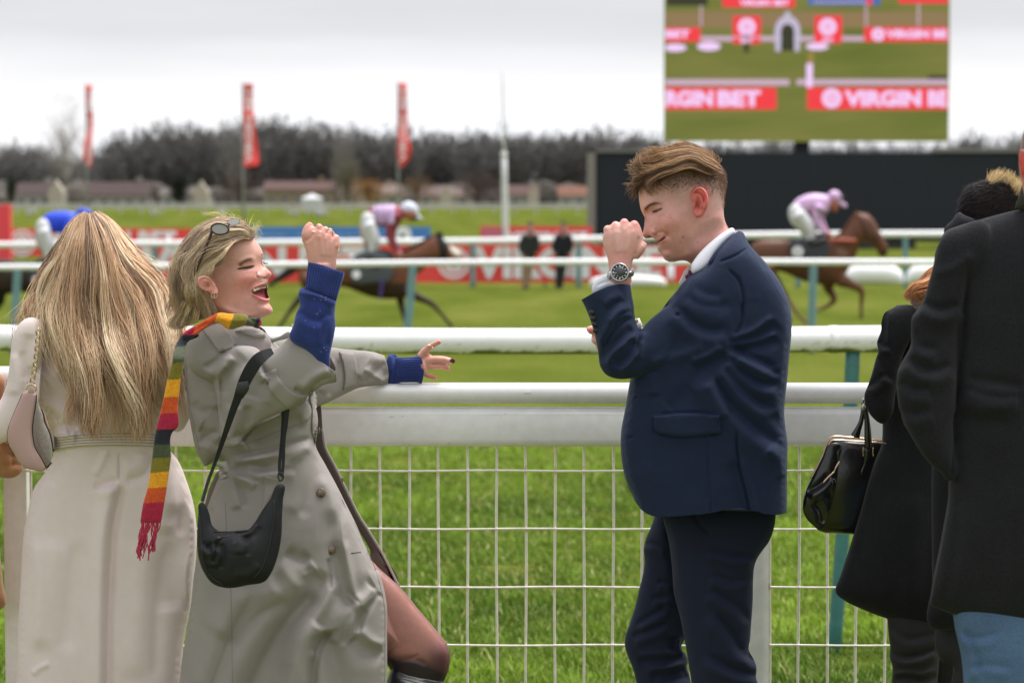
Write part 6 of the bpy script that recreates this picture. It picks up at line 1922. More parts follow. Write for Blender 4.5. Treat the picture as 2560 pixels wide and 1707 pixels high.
    # ---- boot
    bo = solid('boot', [blob(d4((1640, 1420), (1668, 1300), (1700, 1248), (1760, 1270), (1850, 1300), (1950, 1325), (2078, 1368), (2080, 1440), (2060, 1800), (1950, 2400), (1850, 2900), (1900, 3020), (1500, 3020), (1560, 2600), (1600, 2000)), 6.37, k=1.2, g=9, cap=.115)], black_m, o, voxel=.005, ss=1,
               feats=[FO(d4((1700, 1330), (1850, 1370), (2050, 1420)), 6, 4), RI(d4((1700, 1268), (1850, 1315), (2070, 1380)), 3, 3)])
    raw('boot', [ptube([(600, 1950, 60), (600, 2100, 50), (610, 2200, 44), (700, 2232, 34)], 6.3, 50)], black_m, o)

    # ---- scarf
    cols = {'m': lin(176, 24, 62), 'n': lin(26, 28, 40), 'g': lin(72, 80, 54), 'o': lin(126, 116, 30), 'y': lin(236, 162, 24), 'r': lin(208, 82, 28)}
    tail = blob(c1((1180, 880), (1150, 905), (1112, 960), (1086, 1080), (1060, 1170), (1040, 1270), (1020, 1360), (992, 1470), (974, 1568)) +
                d3((905, 230), (880, 400), (852, 500), (834, 612, 1), (962, 614, 1), (992, 430), (1020, 230), (1042, 60)) + c1((1112, 1500), (1126, 1350), (1142, 1200), (1166, 1060), (1188, 950), (1260, 900), (1240, 870)), 6.04, k=.5, g=6, cap=.011,
                dY=lambda x, y: .07 * sstep((900 - y) / 60))
    nb = blob(c2((300, 1310), (330, 1282), (440, 1218), (520, 1170), (590, 1130), (660, 1103), (760, 1112), (900, 1116), (980, 1150), (1070, 1160), (1072, 1225), (1050, 1242), (940, 1228), (860, 1245), (780, 1268), (720, 1255), (640, 1196), (560, 1235), (480, 1290), (345, 1375), (300, 1380)), 6.12, k=.8, g=5, cap=.035,
              lin_=(470, 830, 650, 800, 6.09, 6.13))
    V, F = join([tail, nb]); V, F = remesh(V, F, .0024); V = shrink_smooth(V, F, 1)
    V = sculpt(V, F, [RI(c2((330, 1340), (450, 1260), (560, 1190)), 4, -3), RI(c2((620, 1150), (760, 1180), (930, 1180)), 8, 3), FO(c1((1130, 960), (1100, 1150), (1050, 1400)), 8, 2), RI(c2((930, 1130), (1000, 1190), (1060, 1200)), 4, -4)], wr=[(60, .8)])
    q = PX(V); cc = np.zeros((len(V), 3)); 
    yb = [0, 834, 869, 909, 950, 994, 1034, 1074, 1111, 1144, 1180, 1218, 1255, 2000]
    kb_ = 'mngoyrmngoyrm'
    yj = q[:, 1] + .18 * (q[:, 0] - 400) + 1.2 * vnoise(V * 400)
    yj = q[:, 1] + .06 * (q[:, 0] - 400) + 1.0 * vnoise(V * 500)
    idx = np.clip(np.searchsorted(yb, yj) - 1, 0, 12)
    carr = np.array([cols[k] for k in kb_]); cc = carr[idx]
    u = (q[:, 0] - 380) * 3.919 + .35 * ((q[:, 1] - 500) * 3.919 - 1200)      # along the neck band
    nbm = (q[:, 1] < 836) & (q[:, 0] > 458) & (V[:, 1] < 6.3)
    xb = [-9999, 440, 612, 775, 925, 1012, 1052, 9999]; kn_ = 'mryognm'
    i2 = np.clip(np.searchsorted(xb, u + 3 * vnoise(V * 500)) - 1, 0, 6)
    cc[nbm] = np.array([cols[k] for k in kn_])[i2[nbm]]
    sc = link('scarf', mesh_from(V, F, True, cc), wool_m, o)
    R_ = np.random.default_rng(9); C_ = []
    for k in range(26):
        x0 = 352 + 50 * (k + R_.random() * .6) / 26; grp = -1 if k < 15 else 1
        x1 = (350 + R_.normal(0, 9)) if grp < 0 else (392 - R_.random() * 22)
        L_ = 95 * (.72 + .3 * R_.random()) if grp < 0 else 78 * (.75 + .3 * R_.random())
        t = np.linspace(0, 1, 12)
        C_.append(P(x0 + (x1 - x0) * t + 3 * np.sin(t * 7 + k), 1304 + L_ * t, 6.04 + .006 * R_.normal() * t))
    V, F, c_ = strands(np.array(C_), np.full((26, 12), 1.7 * 6.04 / FPX), np.tile(np.array(lin(190, 34, 74)), (26, 1)), 5)
    link('fringe', mesh_from(V, F, True, c_), wool_m, sc)

    # ---- hair
    hb = blob(c2((900, 300), (960, 300), (1010, 360), (900, 350), (800, 400), (720, 480), (690, 580), (690, 700), (560, 720), (460, 740), (440, 800), (470, 900), (540, 960), (560, 1050), (560, 1130), (480, 1170), (380, 1190), (300, 1200), (270, 1080), (240, 950), (235, 800), (250, 650), (300, 480), (380, 350), (500, 240), (680, 200), (820, 200)), Y, k=.95, g=6, cap=.102)
    G = [[(960, 330, .05), (900, 220, .03), (760, 180, .02), (600, 190, .03), (430, 300, .03), (300, 500, .03), (250, 750, .02), (240, 950, .02), (180, 1150, .02)],
         [(1000, 350, .0), (940, 250, -.03), (800, 210, -.05), (620, 230, -.05), (450, 350, -.05), (330, 560, -.045), (290, 780, -.04), (300, 1000, -.035), (200, 1200, -.02)],
         [(990, 370, -.02), (900, 290, -.06), (770, 280, -.085), (620, 320, -.092), (480, 430, -.09), (380, 620, -.085), (340, 820, -.075), (360, 1030, -.06), (250, 1210, -.03)],
         [(960, 380, -.03), (860, 360, -.07), (740, 400, -.095), (600, 450, -.102), (480, 540, -.10), (400, 700, -.095), (380, 880, -.085), (430, 1060, -.065), (340, 1210, -.03)],
         [(900, 350, -.045), (800, 420, -.085), (700, 500, -.098), (580, 560, -.104), (480, 640, -.103), (430, 760, -.10), (430, 900, -.09), (490, 1060, -.065), (420, 1190, -.04)],
         [(840, 370, -.06), (740, 490, -.09), (680, 580, -.098), (590, 640, -.103), (500, 690, -.104), (430, 790, -.1), (440, 940, -.086), (510, 1060, -.06), (490, 1150, -.045)],
         [(800, 400, -.07), (710, 520, -.094), (670, 610, -.097), (600, 665, -.1), (530, 690, -.103), (460, 720, -.103), (430, 790, -.1)]]
    GG = [[tuple(c2((a, b))[0]) + (Y + dy,) for a, b, dy in g_] for g_ in G]
    A, B_, D = np.array(lin(255, 238, 200)), np.array(lin(218, 190, 156)), np.array(lin(116, 98, 88))
    def pal(k, T, C):
        k = k[..., None]
        return np.where(k < .45, A + (B_ - A) * k / .45, B_ + (D - B_) * (k - .45) / .55)
    lst = [guide_hair(GG, 3600, 22, jit=3.6, clump=56, r=.75, wave=19, seed=15, spread=.9, lenvar=.3, dj=.006, pal=pal, tousle=.017, tf=18)]
    lst.append(guide_hair(GG[:5], 160, 22, jit=9, clump=60, r=.45, wave=16, seed=19, spread=2, lenvar=.2, dj=.02, pal=pal, tousle=.03, tf=14))
    # curled ends at the nape
    G2 = [[(330, 950, -.06), (270, 1080, -.05), (200, 1160, -.03), (160, 1200, -.02), (190, 1240, -.02), (270, 1240, -.03)],
          [(400, 1000, -.07), (360, 1120, -.06), (300, 1190, -.04), (230, 1220, -.03), (220, 1250, -.02)],
          [(460, 1000, -.075), (460, 1100, -.06), (420, 1180, -.05), (350, 1210, -.04), (290, 1230, -.03)]]
    lst.append(guide_hair([[tuple(c2((a, b))[0]) + (Y + dy,) for a, b, dy in g_] for g_ in G2], 800, 16, jit=4, clump=26, r=.85, wave=7, seed=16, spread=1.2, dj=.006, pal=pal, tousle=.01))
    # flyaways over the crown
    G3 = [[(700, 220, 0), (600, 160, 0), (500, 160, 0), (440, 200, 0)], [(860, 220, 0), (850, 120, 0), (780, 100, 0)], [(940, 280, 0), (980, 180, 0), (1000, 150, 0)], [(990, 340, 0), (1030, 240, 0), (1060, 200, 0), (1060, 260, 0)], [(1010, 380, 0), (1050, 330, 0), (1040, 260, 0)]]
    lst.append(guide_hair([[tuple(c2((a, b))[0]) + (Y + dy,) for a, b, dy in g_] for g_ in G3], 90, 14, jit=7, clump=30, r=.4, wave=14, seed=17, spread=1.6, dj=.02, pal=lambda k, T, C: np.array(lin(220, 205, 150)) + 0 * k[..., None], tousle=.03, tf=18))
    lst.append((hb[0], np.concatenate([hb[1], hb[1][:, :1]], 1), np.tile(D * 1.1, (len(hb[0]), 1))))
    add_strands('hair', lst, hair_m, o)

    # ---- sunglasses pushed up into the hair
    sg = empty('sunglasses', tuple(P(*c2((660, 290))[0], Y - .1)), 'tortoiseshell sunglasses pushed up into the short blonde hair', 'sunglasses')
    tort = mat('tortoiseshell', (.05, .016, .008), rough=.2, noise=.8, nscale=120, coat=.5)
    lens = mat('smoked_lens', (.36, .35, .34), rough=.12, spec=.8)
    lens2 = mat('pale_lens', (.62, .62, .60), rough=.15)
    def lensring(x, y, rx, ry, ang, Yl, th, nm='rim'):
        t = np.linspace(0, 2 * math.pi, 36); a = math.radians(ang)
        X = x + rx * np.cos(t) * math.cos(a) - ry * np.sin(t) * math.sin(a); Z = y + rx * np.cos(t) * math.sin(a) + ry * np.sin(t) * math.cos(a)
        rm_ = raw(nm, [tube(P(X, Z, Yl), th * Yl / FPX, 8)], tort, sg)
        n = 35; V = P(X[:-1], Z[:-1], Yl - .001); V2 = P(X[:-1], Z[:-1], Yl + .002)
        link('lens', mesh_from(np.concatenate([V, V2]), [tuple(range(n)), tuple(range(2 * n - 1, n - 1, -1))], False), lens if rx > 18 else lens2, rm_)
    (x, y), = c2((665, 285)); lensring(x, y, 22, 13.5, 6, Y - .122, 2.6)
    (x, y), = c2((800, 215)); lensring(x, y, 15, 8, -8, Y - .055, 1.0)
    raw('bridge', [ptube([c2((745, 262))[0], c2((760, 235))[0]], Y - .09, 2.2)], tort, sg)
    raw('temple_arm', [ptube([tuple(c2(p)[0]) + (r,) for p, r in (((590, 300), 4.4), ((560, 380), 3.8), ((520, 480), 3.6), ((480, 570), 3.6), ((450, 640), 3.8), ((430, 700), 3.6))], Y - .112, 3)], tort, sg)

    # ---- crescent bag
    bg_ = empty('shoulder_bag', tuple(P(640, 1350, 6.02)), 'black nylon crescent bag hanging from the shoulder of the trench coat', 'bag')
    YB = 6.03
    bp = c3((372, 1105), (395, 1130), (412, 1175), (432, 1245), (452, 1262), (530, 1271), (622, 1268), (662, 1224), (702, 1160), (752, 1090), (795, 1010), (822, 1006), (824, 1100)) + \
        d4((862, 100), (858, 240), (828, 420), (788, 530), (738, 606), (600, 640), (430, 660), (335, 628), (270, 545), (228, 430), (220, 250), (228, 100), (236, 20))
    bb, BSf, _, _ = solid('bag_body', [blob(bp, YB, k=.6, g=7, cap=.055)], nylon_m, bg_, voxel=.003, ss=1, ret=True, fg=1.3,
          feats=[RI(d4((370, 300), (350, 440), (335, 480)), 5, -6), FO(d4((375, 330), (400, 400), (380, 520)), 8, 5), FO(d4((560, 270), (590, 330), (580, 420)), 8, 4), FO(d4((250, 330), (300, 360), (350, 330)), 7, 4), BU(*d4((520, 400))[0], 60, 40, 6), RI(d4((480, 560), (600, 560), (700, 480)), 14, 3), FO(d4((680, 180), (620, 260), (540, 260)), 8, 4), RI(d4((300, 330), (320, 400)), 7, -4)], wr=[(24, 2.4)])
    raw('piping', [seam(BSf, d4((800, 0), (802, 120), (780, 270), (750, 400), (690, 540), (640, 590)), 2.4, 0)], black_m, bb)
    raw('piping', [seam(BSf, d4((240, 120), (250, 300), (270, 440), (330, 580), (420, 640)), 2.0, 0)], black_m, bb)
    raw('zip', [seam(BSf, d4((345, 235), (430, 240), (520, 236), (600, 228)), 2.6, 0)], black_m, bb)
    raw('zip_pull', [pell(*d4((378, 288))[0], YB - .045, 9, 6, 5), ptube([d4((395, 285))[0], d4((470, 268))[0]], YB - .045, 2)], black_m, bb)
    def ribbon(pts, Yc, th=.0016):
        """flat webbing: points x, y, half width px (, Y)"""
        q = np.array([list(p[:3]) + [p[3] if len(p) > 3 else Yc] for p in pts], float)
        m = len(q); tt = np.linspace(0, m - 1, (m - 1) * 5 + 1)
        q = np.stack([np.interp(tt, np.arange(m), q[:, k]) for k in range(4)], 1)
        for _ in range(3): q[1:-1] = (q[:-2] + 2 * q[1:-1] + q[2:]) / 4
        t = np.gradient(q[:, :2], axis=0); t /= np.linalg.norm(t, axis=1)[:, None]; n = np.stack([-t[:, 1], t[:, 0]], 1)
        L, R2 = q[:, :2] - n * q[:, 2:3], q[:, :2] + n * q[:, 2:3]
        a, b, c, d_ = P(L[:, 0], L[:, 1], q[:, 3]), P(R2[:, 0], R2[:, 1], q[:, 3]), P(R2[:, 0], R2[:, 1], q[:, 3] + th), P(L[:, 0], L[:, 1], q[:, 3] + th)
        k = len(q); V = np.concatenate([a, b, c, d_]); F = []
        for i in range(k - 1):
            for u, v in ((0, k), (k, 2 * k), (2 * k, 3 * k), (3 * k, 0)): F.append((u + i, v + i, v + i + 1, u + i + 1))
        return V, np.array(F)
    web = mat('black_webbing', (.016, .017, .020), rough=.7, weave=.5, wscale=700)
    raw('strap', [ribbon([tuple(p) + w_ for p, w_ in zip(C((372, 1105), (400, 1000), (450, 870), (505, 710), (545, 590), (580, 500)), ((4.5, 6.03), (4, 6.06), (4.5, 6.08), (7, 6.03), (9, 6.0), (11, 5.985)))], 6.0)], web, bg_, smooth=False)
    raw('strap', [ribbon([tuple(p) + w_ for p, w_ in zip(C((575, 520), (600, 450), (640, 370), (680, 312), (720, 285), (765, 262)), ((12, 5.98), (15, 5.965), (17, 5.955), (16, 5.95), (14, 5.96), (8, 6.0)))], 6.0)], web, bg_, smooth=False)
    raw('strap', [ribbon([tuple(p) + w_ for p, w_ in zip(C((838, 588), (830, 700), (812, 820), (802, 905), (806, 960)), ((10, 6.06), (8, 6.07), (4.5, 6.07), (4, 6.06), (4, 6.05)))], 6.0)], web, bg_, smooth=False)
    raw('strap', [ribbon([tuple(p) + w_ for p, w_ in zip(C((846, 590), (828, 760), (826, 880), (818, 970)), ((6, 6.055), (4, 6.06), (4, 6.055), (4, 6.045)))], 6.0)], web, bg_, smooth=False)
    raw('buckle', [blob(C((566, 440, 1), (628, 430, 1), (634, 470), (612, 512, 1), (562, 500, 1)), 5.955, k=.5, g=4, cap=.006)], mat('black_plastic', (.02, .02, .022), rough=.3), bg_)
    raw('buckle', [ptube(C((796, 965), (800, 945), (820, 950), (824, 975), (806, 990), (796, 965)), 6.03, 2.2)], mat('black_plastic'), bg_)
woman()

# =================================================================== THE LONG-HAIRED WOMAN SEEN FROM BEHIND
cream_m = mat('cream_wool', lin(230, 215, 211), rough=.85, sheen=.15, bump=.12, bscale=50, bdist=.005, noise=.025, nscale=6, noise2=.02, n2scale=40, spec=.25)
def back_woman():
    o = person('woman with very long blonde hair seen from behind in a cream coat', 250, 6.42)
    Y = 6.42
    bodymesh([pell(245, 665, Y + .02, 60, 80, 60), ptube([(245, 720, 35), (245, 840, 50), (245, 1100, 70), (250, 1400, 90), (250, 1700, 70)], Y, 60, sub=3),
         ptube([(200, 1600, 60), (200, 2190, 34)], Y, 50), ptube([(300, 1600, 60), (300, 2190, 34)], Y, 50), ptube([(110, 860, 40), (30, 1080, 30), (60, 1030, 22, 6.6), (150, 960, 18, 6.68)], Y, 30),
         ptube([(380, 860, 40), (440, 1020, 30), (420, 960, 20, 6.62)], Y, 30)], .006, o)
    D = d3
    tor = c1((250, 760), (170, 800), (130, 860), (120, 960), (130, 1080), (150, 1200), (200, 1300)) + D((318, 92), (322, 180), (268, 310), (205, 400), (165, 550), (140, 700), (124, 950), (110, 1200), (98, 1568), (85, 2000), (80, 2300), (1080, 2300), (1070, 1900), (1080, 1568), (1100, 1300),
          (1135, 1120), (1162, 900), (1174, 720), (1170, 600), (1150, 480), (1112, 360), (1062, 240), (1000, 160), (960, 80)) + c1((1160, 1500), (1190, 1350), (1180, 1150), (1130, 980), (1090, 880), (1000, 810), (850, 760), (640, 740), (420, 740))
    torso = blob(tor, Y, k=.8, g=12, cap=(.14, .14))
    arm = blob(c1((240, 800), (160, 800), (110, 850), (80, 920), (66, 1020), (56, 1120), (40, 1220), (5, 1310), (-60, 1400), (-90, 1500), (-60, 1600), (30, 1580), (120, 1540), (200, 1440), (250, 1300), (262, 1150), (270, 1000), (290, 880)), 6.32, k=.9, g=9, cap=.07)
    arm2 = blob(c1((1040, 830), (1100, 900), (1160, 1050), (1200, 1250), (1190, 1450), (1120, 1520), (1060, 1400), (1020, 1200), (1000, 1000), (990, 880)), 6.36, k=.9, g=9, cap=.06)
    feats = [FO(f3((440, 160), (425, 260), (420, 400), (425, 560)), 7, -6, (.1, .2)), FO(f3((470, 640), (560, 700), (640, 780)), 10, 5), RI(f3((500, 700), (560, 760), (570, 900)), 7, -7), FO(f3((560, 860), (700, 830), (860, 860)), 10, 5), FO(f3((430, 260), (520, 180), (560, 60)), 12, 4),
             FO(f3((430, 480), (600, 560), (800, 620)), 18, 3), RI(f3((540, 650), (590, 730), (640, 760)), 7, -5), RI(f3((560, 790), (620, 880), (760, 870)), 12, 4),
             RI(D((716, 185), (712, 280), (709, 360)), 2.6, -3), FO(D((710, 365), (690, 480), (662, 620), (648, 780), (640, 950), (632, 1200), (626, 1568), (620, 2000)), 11, 8, (.05, 0)),
             RI(D((560, 412), (640, 385), (708, 358)), 5, -3), FO(D((560, 415), (640, 388), (706, 362)), 9, 3), FO(D((380, 180), (330, 280), (270, 380)), 12, 3), RI(D((640, 170), (600, 260), (560, 340)), 10, 2.5), FO(D((900, 190), (860, 300), (740, 340)), 12, 3.5),
             FO(D((1010, 230), (1040, 400), (1050, 560), (1040, 700)), 16, 5), FO(D((1120, 480), (1130, 700), (1090, 900), (1110, 1150)), 18, -7), FO(D((960, 700), (930, 900), (900, 1150), (890, 1568)), 20, 3.5), FO(D((180, 700), (200, 1000), (190, 1400)), 16, -3),
             FO(D((420, 700), (380, 1000), (340, 1400)), 26, 3), RI(D((300, 1450), (230, 1480), (190, 1520)), 8, 2), FO(c1((110, 1000), (140, 1150), (130, 1300)), 12, 3), FO(c1((230, 900), (200, 1040), (210, 1200)), 8, -3)]
    ct, S, _, _ = solid('wool_coat', [torso, arm, arm2], cream_m, o, voxel=.0038, ss=1, feats=feats, fg=2.3, wr=[(7, 2.5), (20, 1.0)], ret=True)
    belt = raw('belt', [patch(S, D((318, 95, 1), (420, 82), (620, 74), (920, 76), (1010, 84, 1), (1010, 166, 1), (920, 164), (620, 160), (440, 166), (322, 188, 1)), .008, 6)], cream_m, ct)
    for k in range(5):
        f = (k + .5) / 5
        raw('stitching', [seam(S, D((322, 98 + 84 * f), (440, 86 + 78 * f), (620, 76 + 82 * f), (920, 80 + 82 * f), (1000, 88 + 76 * f)), 1.0, .0079)], mat('cream_thread', lin(150, 138, 130), rough=.8), belt)
    raw('seam', [seam(S, f3((300, 60), (304, 200), (292, 340)), 1.0, 0)], cream_m, ct)
    # hair: a fall of long loose locks
    A, B_, D_ = np.array(lin(255, 238, 206)), np.array(lin(230, 190, 150)), np.array(lin(112, 88, 76))
    c = c1
    G = [[(530, 132, .02), (450, 180, .02), (380, 300, .02), (320, 440, .02), (240, 600, .0), (140, 740, -.02), (80, 850, -.03), (90, 980, -.03)],
         [(535, 130, -.01), (465, 190, -.03), (410, 310, -.05), (350, 450, -.06), (280, 640, -.07), (230, 800, -.1), (260, 950, -.13), (330, 1100, -.15)],
         [(520, 140, -.04), (460, 290, -.08), (400, 480, -.1), (350, 680, -.11), (330, 850, -.14), (400, 1040, -.16), (480, 1250, -.165), (530, 1420, -.165)],
         [(535, 140, -.05), (500, 300, -.1), (470, 500, -.11), (440, 700, -.13), (450, 900, -.16), (500, 1120, -.17), (570, 1330, -.165), (600, 1540, -.165)],
         [(550, 140, -.05), (545, 300, -.1), (560, 500, -.12), (540, 700, -.13), (560, 900, -.16), (600, 1100, -.17), (640, 1340, -.165), (620, 1560, -.165)],
         [(565, 140, -.05), (600, 300, -.1), (640, 500, -.12), (620, 700, -.13), (660, 900, -.16), (740, 1150, -.17), (790, 1380, -.165), (850, 1620, -.165)],
         [(580, 140, -.04), (650, 280, -.09), (700, 460, -.11), (730, 680, -.12), (780, 900, -.15), (850, 1150, -.165), (860, 1400, -.165), (850, 1640, -.165)],
         [(595, 130, -.01), (665, 190, -.04), (720, 300, -.07), (790, 440, -.09), (860, 600, -.1), (880, 800, -.13), (920, 1000, -.15), (960, 1200, -.16), (990, 1420, -.16)],
         [(600, 130, .0), (680, 175, -.02), (745, 270, -.035), (820, 400, -.05), (920, 540, -.06), (1000, 680, -.08), (1010, 850, -.12), (1040, 1020, -.14), (1060, 1250, -.14), (1080, 1450, -.14)],
         [(605, 132, .03), (690, 170, .02), (770, 250, .0), (860, 370, .0), (950, 520, -.01), (1040, 640, -.02), (1120, 760, -.05), (1160, 900, -.09), (1180, 1150, -.1), (1200, 1400, -.1)]]
    GG = [[tuple(c((a, b))[0]) + (Y + dy,) for a, b, dy in g_] for g_ in G]
    def pal(k, T, C):
        root = np.clip(1 - np.abs(T - .34) / .3, 0, 1) * .25 + np.clip((.12 - T) / .12, 0, 1) * .3
        k = np.clip(k * .85 + root - .12 + np.clip((T - .45) * .4, 0, .18) + np.exp(-((C[..., 0] - 235) / 45) ** 2 - ((C[..., 1] - 590) / 60) ** 2) * .35, 0, 1)[..., None]
        return np.where(k < .5, A + (B_ - A) * k / .5, B_ + (D_ - B_) * (k - .5) / .5)
    lst = [guide_hair(GG, 5200, 26, jit=5, clump=74, r=1.0, wave=30, seed=31, spread=.75, lenvar=.72, dj=.009, pal=pal, tousle=.03, tf=8),
           guide_hair(GG[:1] + GG[-1:], 10, 26, jit=4, clump=10, r=.4, wave=10, seed=33, pal=pal),
           guide_hair(GG, 420, 26, jit=14, clump=200, r=.45, wave=34, seed=32, spread=3, lenvar=.3, dj=.02, pal=pal, tousle=.05, tf=6)]
    lst.append(guide_hair(GG[2:9], 900, 26, jit=5, clump=13, r=.9, wave=34, seed=37, spread=.35, lenvar=.12, startvar=.3, dj=.008, pal=lambda k, T, C: pal(np.clip(k * .6 + .25, 0, 1), T, C), tousle=.03, tf=7))
    G2 = [[(700, 250, -.03), (850, 400, -.03), (1000, 520, -.02), (1090, 560, 0)], [(740, 260, -.02), (900, 380, 0), (1040, 470, .02), (1090, 540, .02)], [(800, 330, -.02), (960, 520, 0), (1100, 600, 0), (1180, 700, 0)]]
    lst.append(guide_hair([[tuple(c((a, b))[0]) + (Y + dy,) for a, b, dy in g_] for g_ in G2], 50, 18, jit=9, clump=40, r=.32, wave=20, seed=35, spread=3, dj=.02, pal=lambda k, T, C: A + 0 * k[..., None], tousle=.04, tf=9))
    hb = blob(c((500, 200), (560, 190), (620, 205), (690, 290), (770, 420), (900, 560), (980, 680), (1000, 800), (960, 900), (880, 940), (780, 860), (680, 900), (560, 860), (460, 880), (360, 840), (280, 780), (200, 780), (230, 640), (310, 480), (380, 320), (440, 240)), Y + .0, k=.8, g=9, cap=(.085, .09))
    lst.append((hb[0], np.concatenate([hb[1], hb[1][:, :1]], 1), np.tile(B_ * .55 + D_ * .1, (len(hb[0]), 1))))
    add_strands('hair', lst, hair_m, o)
back_woman()

def pink_bag():
    YB = 6.14
    o = empty('handbag', tuple(P(75, 1100, YB)), 'small dusty pink leather bag with gold chain strap', 'bag')
    pk = mat('pink_leather', lin(186, 152, 146), rough=.5, bump=.15, bscale=180, noise=.03, nscale=12)
    su = mat('grey_suede', lin(158, 150, 140), rough=.95, sheen=.4, bump=.6, bscale=500, bdist=.002, noise=.14, nscale=160)
    bk = mat('black_edge', (.012, .012, .014), rough=.35)
    B = f3
    front = blob(B((248, 446, 1), (300, 424), (392, 458, 1), (390, 540), (376, 640), (358, 760), (352, 860), (362, 960), (384, 1046), (440, 1140), (505, 1262, 1), (480, 1290), (350, 1278), (262, 1256), (226, 1225), (150, 1100), (102, 1020), (80, 930), (92, 830), (132, 715), (190, 580)), YB, k=.4, g=5, cap=.022, dY=lambda x, y: -.01 + 0 * x)
    gus = blob(B((394, 458), (412, 520), (430, 590), (452, 635), (476, 690), (492, 770), (530, 850), (556, 940), (566, 1040), (562, 1140), (552, 1205), (508, 1262), (445, 1150), (388, 1050), (366, 960), (356, 860), (362, 760), (378, 640)), YB + .028, k=.7, g=5, cap=.03)
    fo = link('front_panel', mesh_from(*front), pk, o)
    go = link('side_gusset', mesh_from(*gus), su, o)
    rim = blob(B((455, 615), (480, 650), (505, 720), (525, 800), (530, 850), (505, 820), (480, 740), (468, 670)), YB + .03, k=.8, g=4, cap=.03); link('back_panel', mesh_from(*rim), pk, o)
    def pip(pts, Yp, r=1.5): raw('piping', [ptube([tuple(p) for p in B(*pts)], Yp, r, sub=3)], bk, o)
    pip(((396, 462), (392, 540), (378, 640), (360, 760), (354, 860), (364, 960), (386, 1048), (442, 1142), (505, 1258)), YB - .016)
    pip(((245, 450), (190, 580), (132, 718), (92, 832), (80, 930), (102, 1022), (150, 1102), (226, 1226)), YB - .004)
    pip(((448, 612), (474, 680), (490, 766), (532, 856), (560, 950), (580, 1080)), YB + .0, 2.0)
    pip(((560, 1200), (548, 1215), (508, 1262)), YB + .01, 2.0)
    raw('seam', [ptube(B((400, 920), (430, 1010), (480, 1110), (535, 1200)), YB - .0, .8)], mat('suede_thread', lin(110, 100, 92)), go)
    raw('tab', [blob(B((300, 440, 1), (316, 392, 1), (366, 402, 1), (372, 452, 1)), YB - .02, k=.4, g=4, cap=.004)], pk, o)
    raw('ring', [ptube(B((286, 405), (292, 372), (320, 352), (360, 356), (388, 380), (382, 425)), YB - .02, 2.6)], gold_m, o)
    pts = np.array(B((352, 352), (352, 300), (368, 230), (380, 160), (388, 80), (398, 10))+[c1((240, 905))[0], c1((243, 868))[0]])
    d = np.concatenate([[0], np.cumsum(np.linalg.norm(np.diff(pts, axis=0), axis=1))])
    n = int(d[-1] / 9.6)
    for k in range(n):
        t = (k + .5) * d[-1] / n
        x, y = np.interp(t, d, pts[:, 0]), np.interp(t, d, pts[:, 1])
        t2 = min(t + 4, d[-1]); dx, dy = np.interp(t2, d, pts[:, 0]) - x, np.interp(t2, d, pts[:, 1]) - y
        a = math.atan2(dy, dx); a += (.5 if k % 2 else -.5)
        th = np.linspace(0, 2 * math.pi, 15)
        rx, ry = 7.2, (4.6 if k % 2 else 3.4)
        X = x + rx * np.cos(th) * math.cos(a) - ry * np.sin(th) * math.sin(a); Z = y + rx * np.cos(th) * math.sin(a) + ry * np.sin(th) * math.cos(a)
        Yc = YB - .02 + (.003 if k % 2 else -.003) * np.sin(th)
        link('chain_link', mesh_from(*tube(P(X, Z, Yc), 1.55 * YB / FPX, 6)), gold_m, o)
pink_bag()

def camel_person():
    o = person('person in a camel coat cut off by the left edge', -90, 6.55)
    cm = mat('camel_wool', lin(166, 116, 76), rough=.85, sheen=.3, bump=.2, bscale=300, noise=.04, nscale=8)
    bodymesh([pell(-190, 620, 6.6, 80, 105, 85), ptube([(-190, 700, 45), (-190, 900, 70), (-180, 1300, 90), (-180, 1700, 60)], 6.6, 60, sub=3), ptube([(-220, 1650, 60), (-220, 2170, 35)], 6.6, 50), ptube([(-130, 1650, 60), (-130, 2170, 35)], 6.6, 50)], .008, o)
    tor = blob([(-190, 760), (-60, 800), (-20, 900), (-14, 1100), (-8, 1280), (0, 1380), (8, 1460), (12, 1516), (-10, 1530), (-200, 1530), (-380, 1520), (-380, 1100), (-330, 820)], 6.6, k=.8, g=14, cap=.14)
    slv = blob(f3((-260, 60), (-60, 200), (60, 300), (60, 380), (10, 600), (10, 800), (80, 960), (150, 1100), (225, 1190), (255, 1262), (215, 1330), (150, 1368), (60, 1374), (-60, 1350), (-260, 1200), (-330, 700)), 6.5, k=.9, g=9, cap=.07)
    solid('camel_coat', [tor, slv], cm, o, voxel=.005, ss=2, feats=[FO(f3((0, 1000), (60, 1120), (150, 1180)), 9, 5), RI(f3((120, 1080), (140, 1180), (150, 1240)), 6, -6), FO(f3((20, 1250), (120, 1260), (220, 1240)), 9, 5)], fg=1.3)
    gr = guide_hair([[(-240, 540, 6.6), (-260, 640, 6.6), (-250, 760, 6.55)], [(-190, 515, 6.5), (-190, 620, 6.48), (-190, 760, 6.5)], [(-140, 540, 6.6), (-120, 640, 6.6), (-120, 760, 6.55)]], 500, 10, cols=[lin(90, 60, 40)], r=1.4)
    add_strands('hair', [gr], hair_m, o)
camel_person()

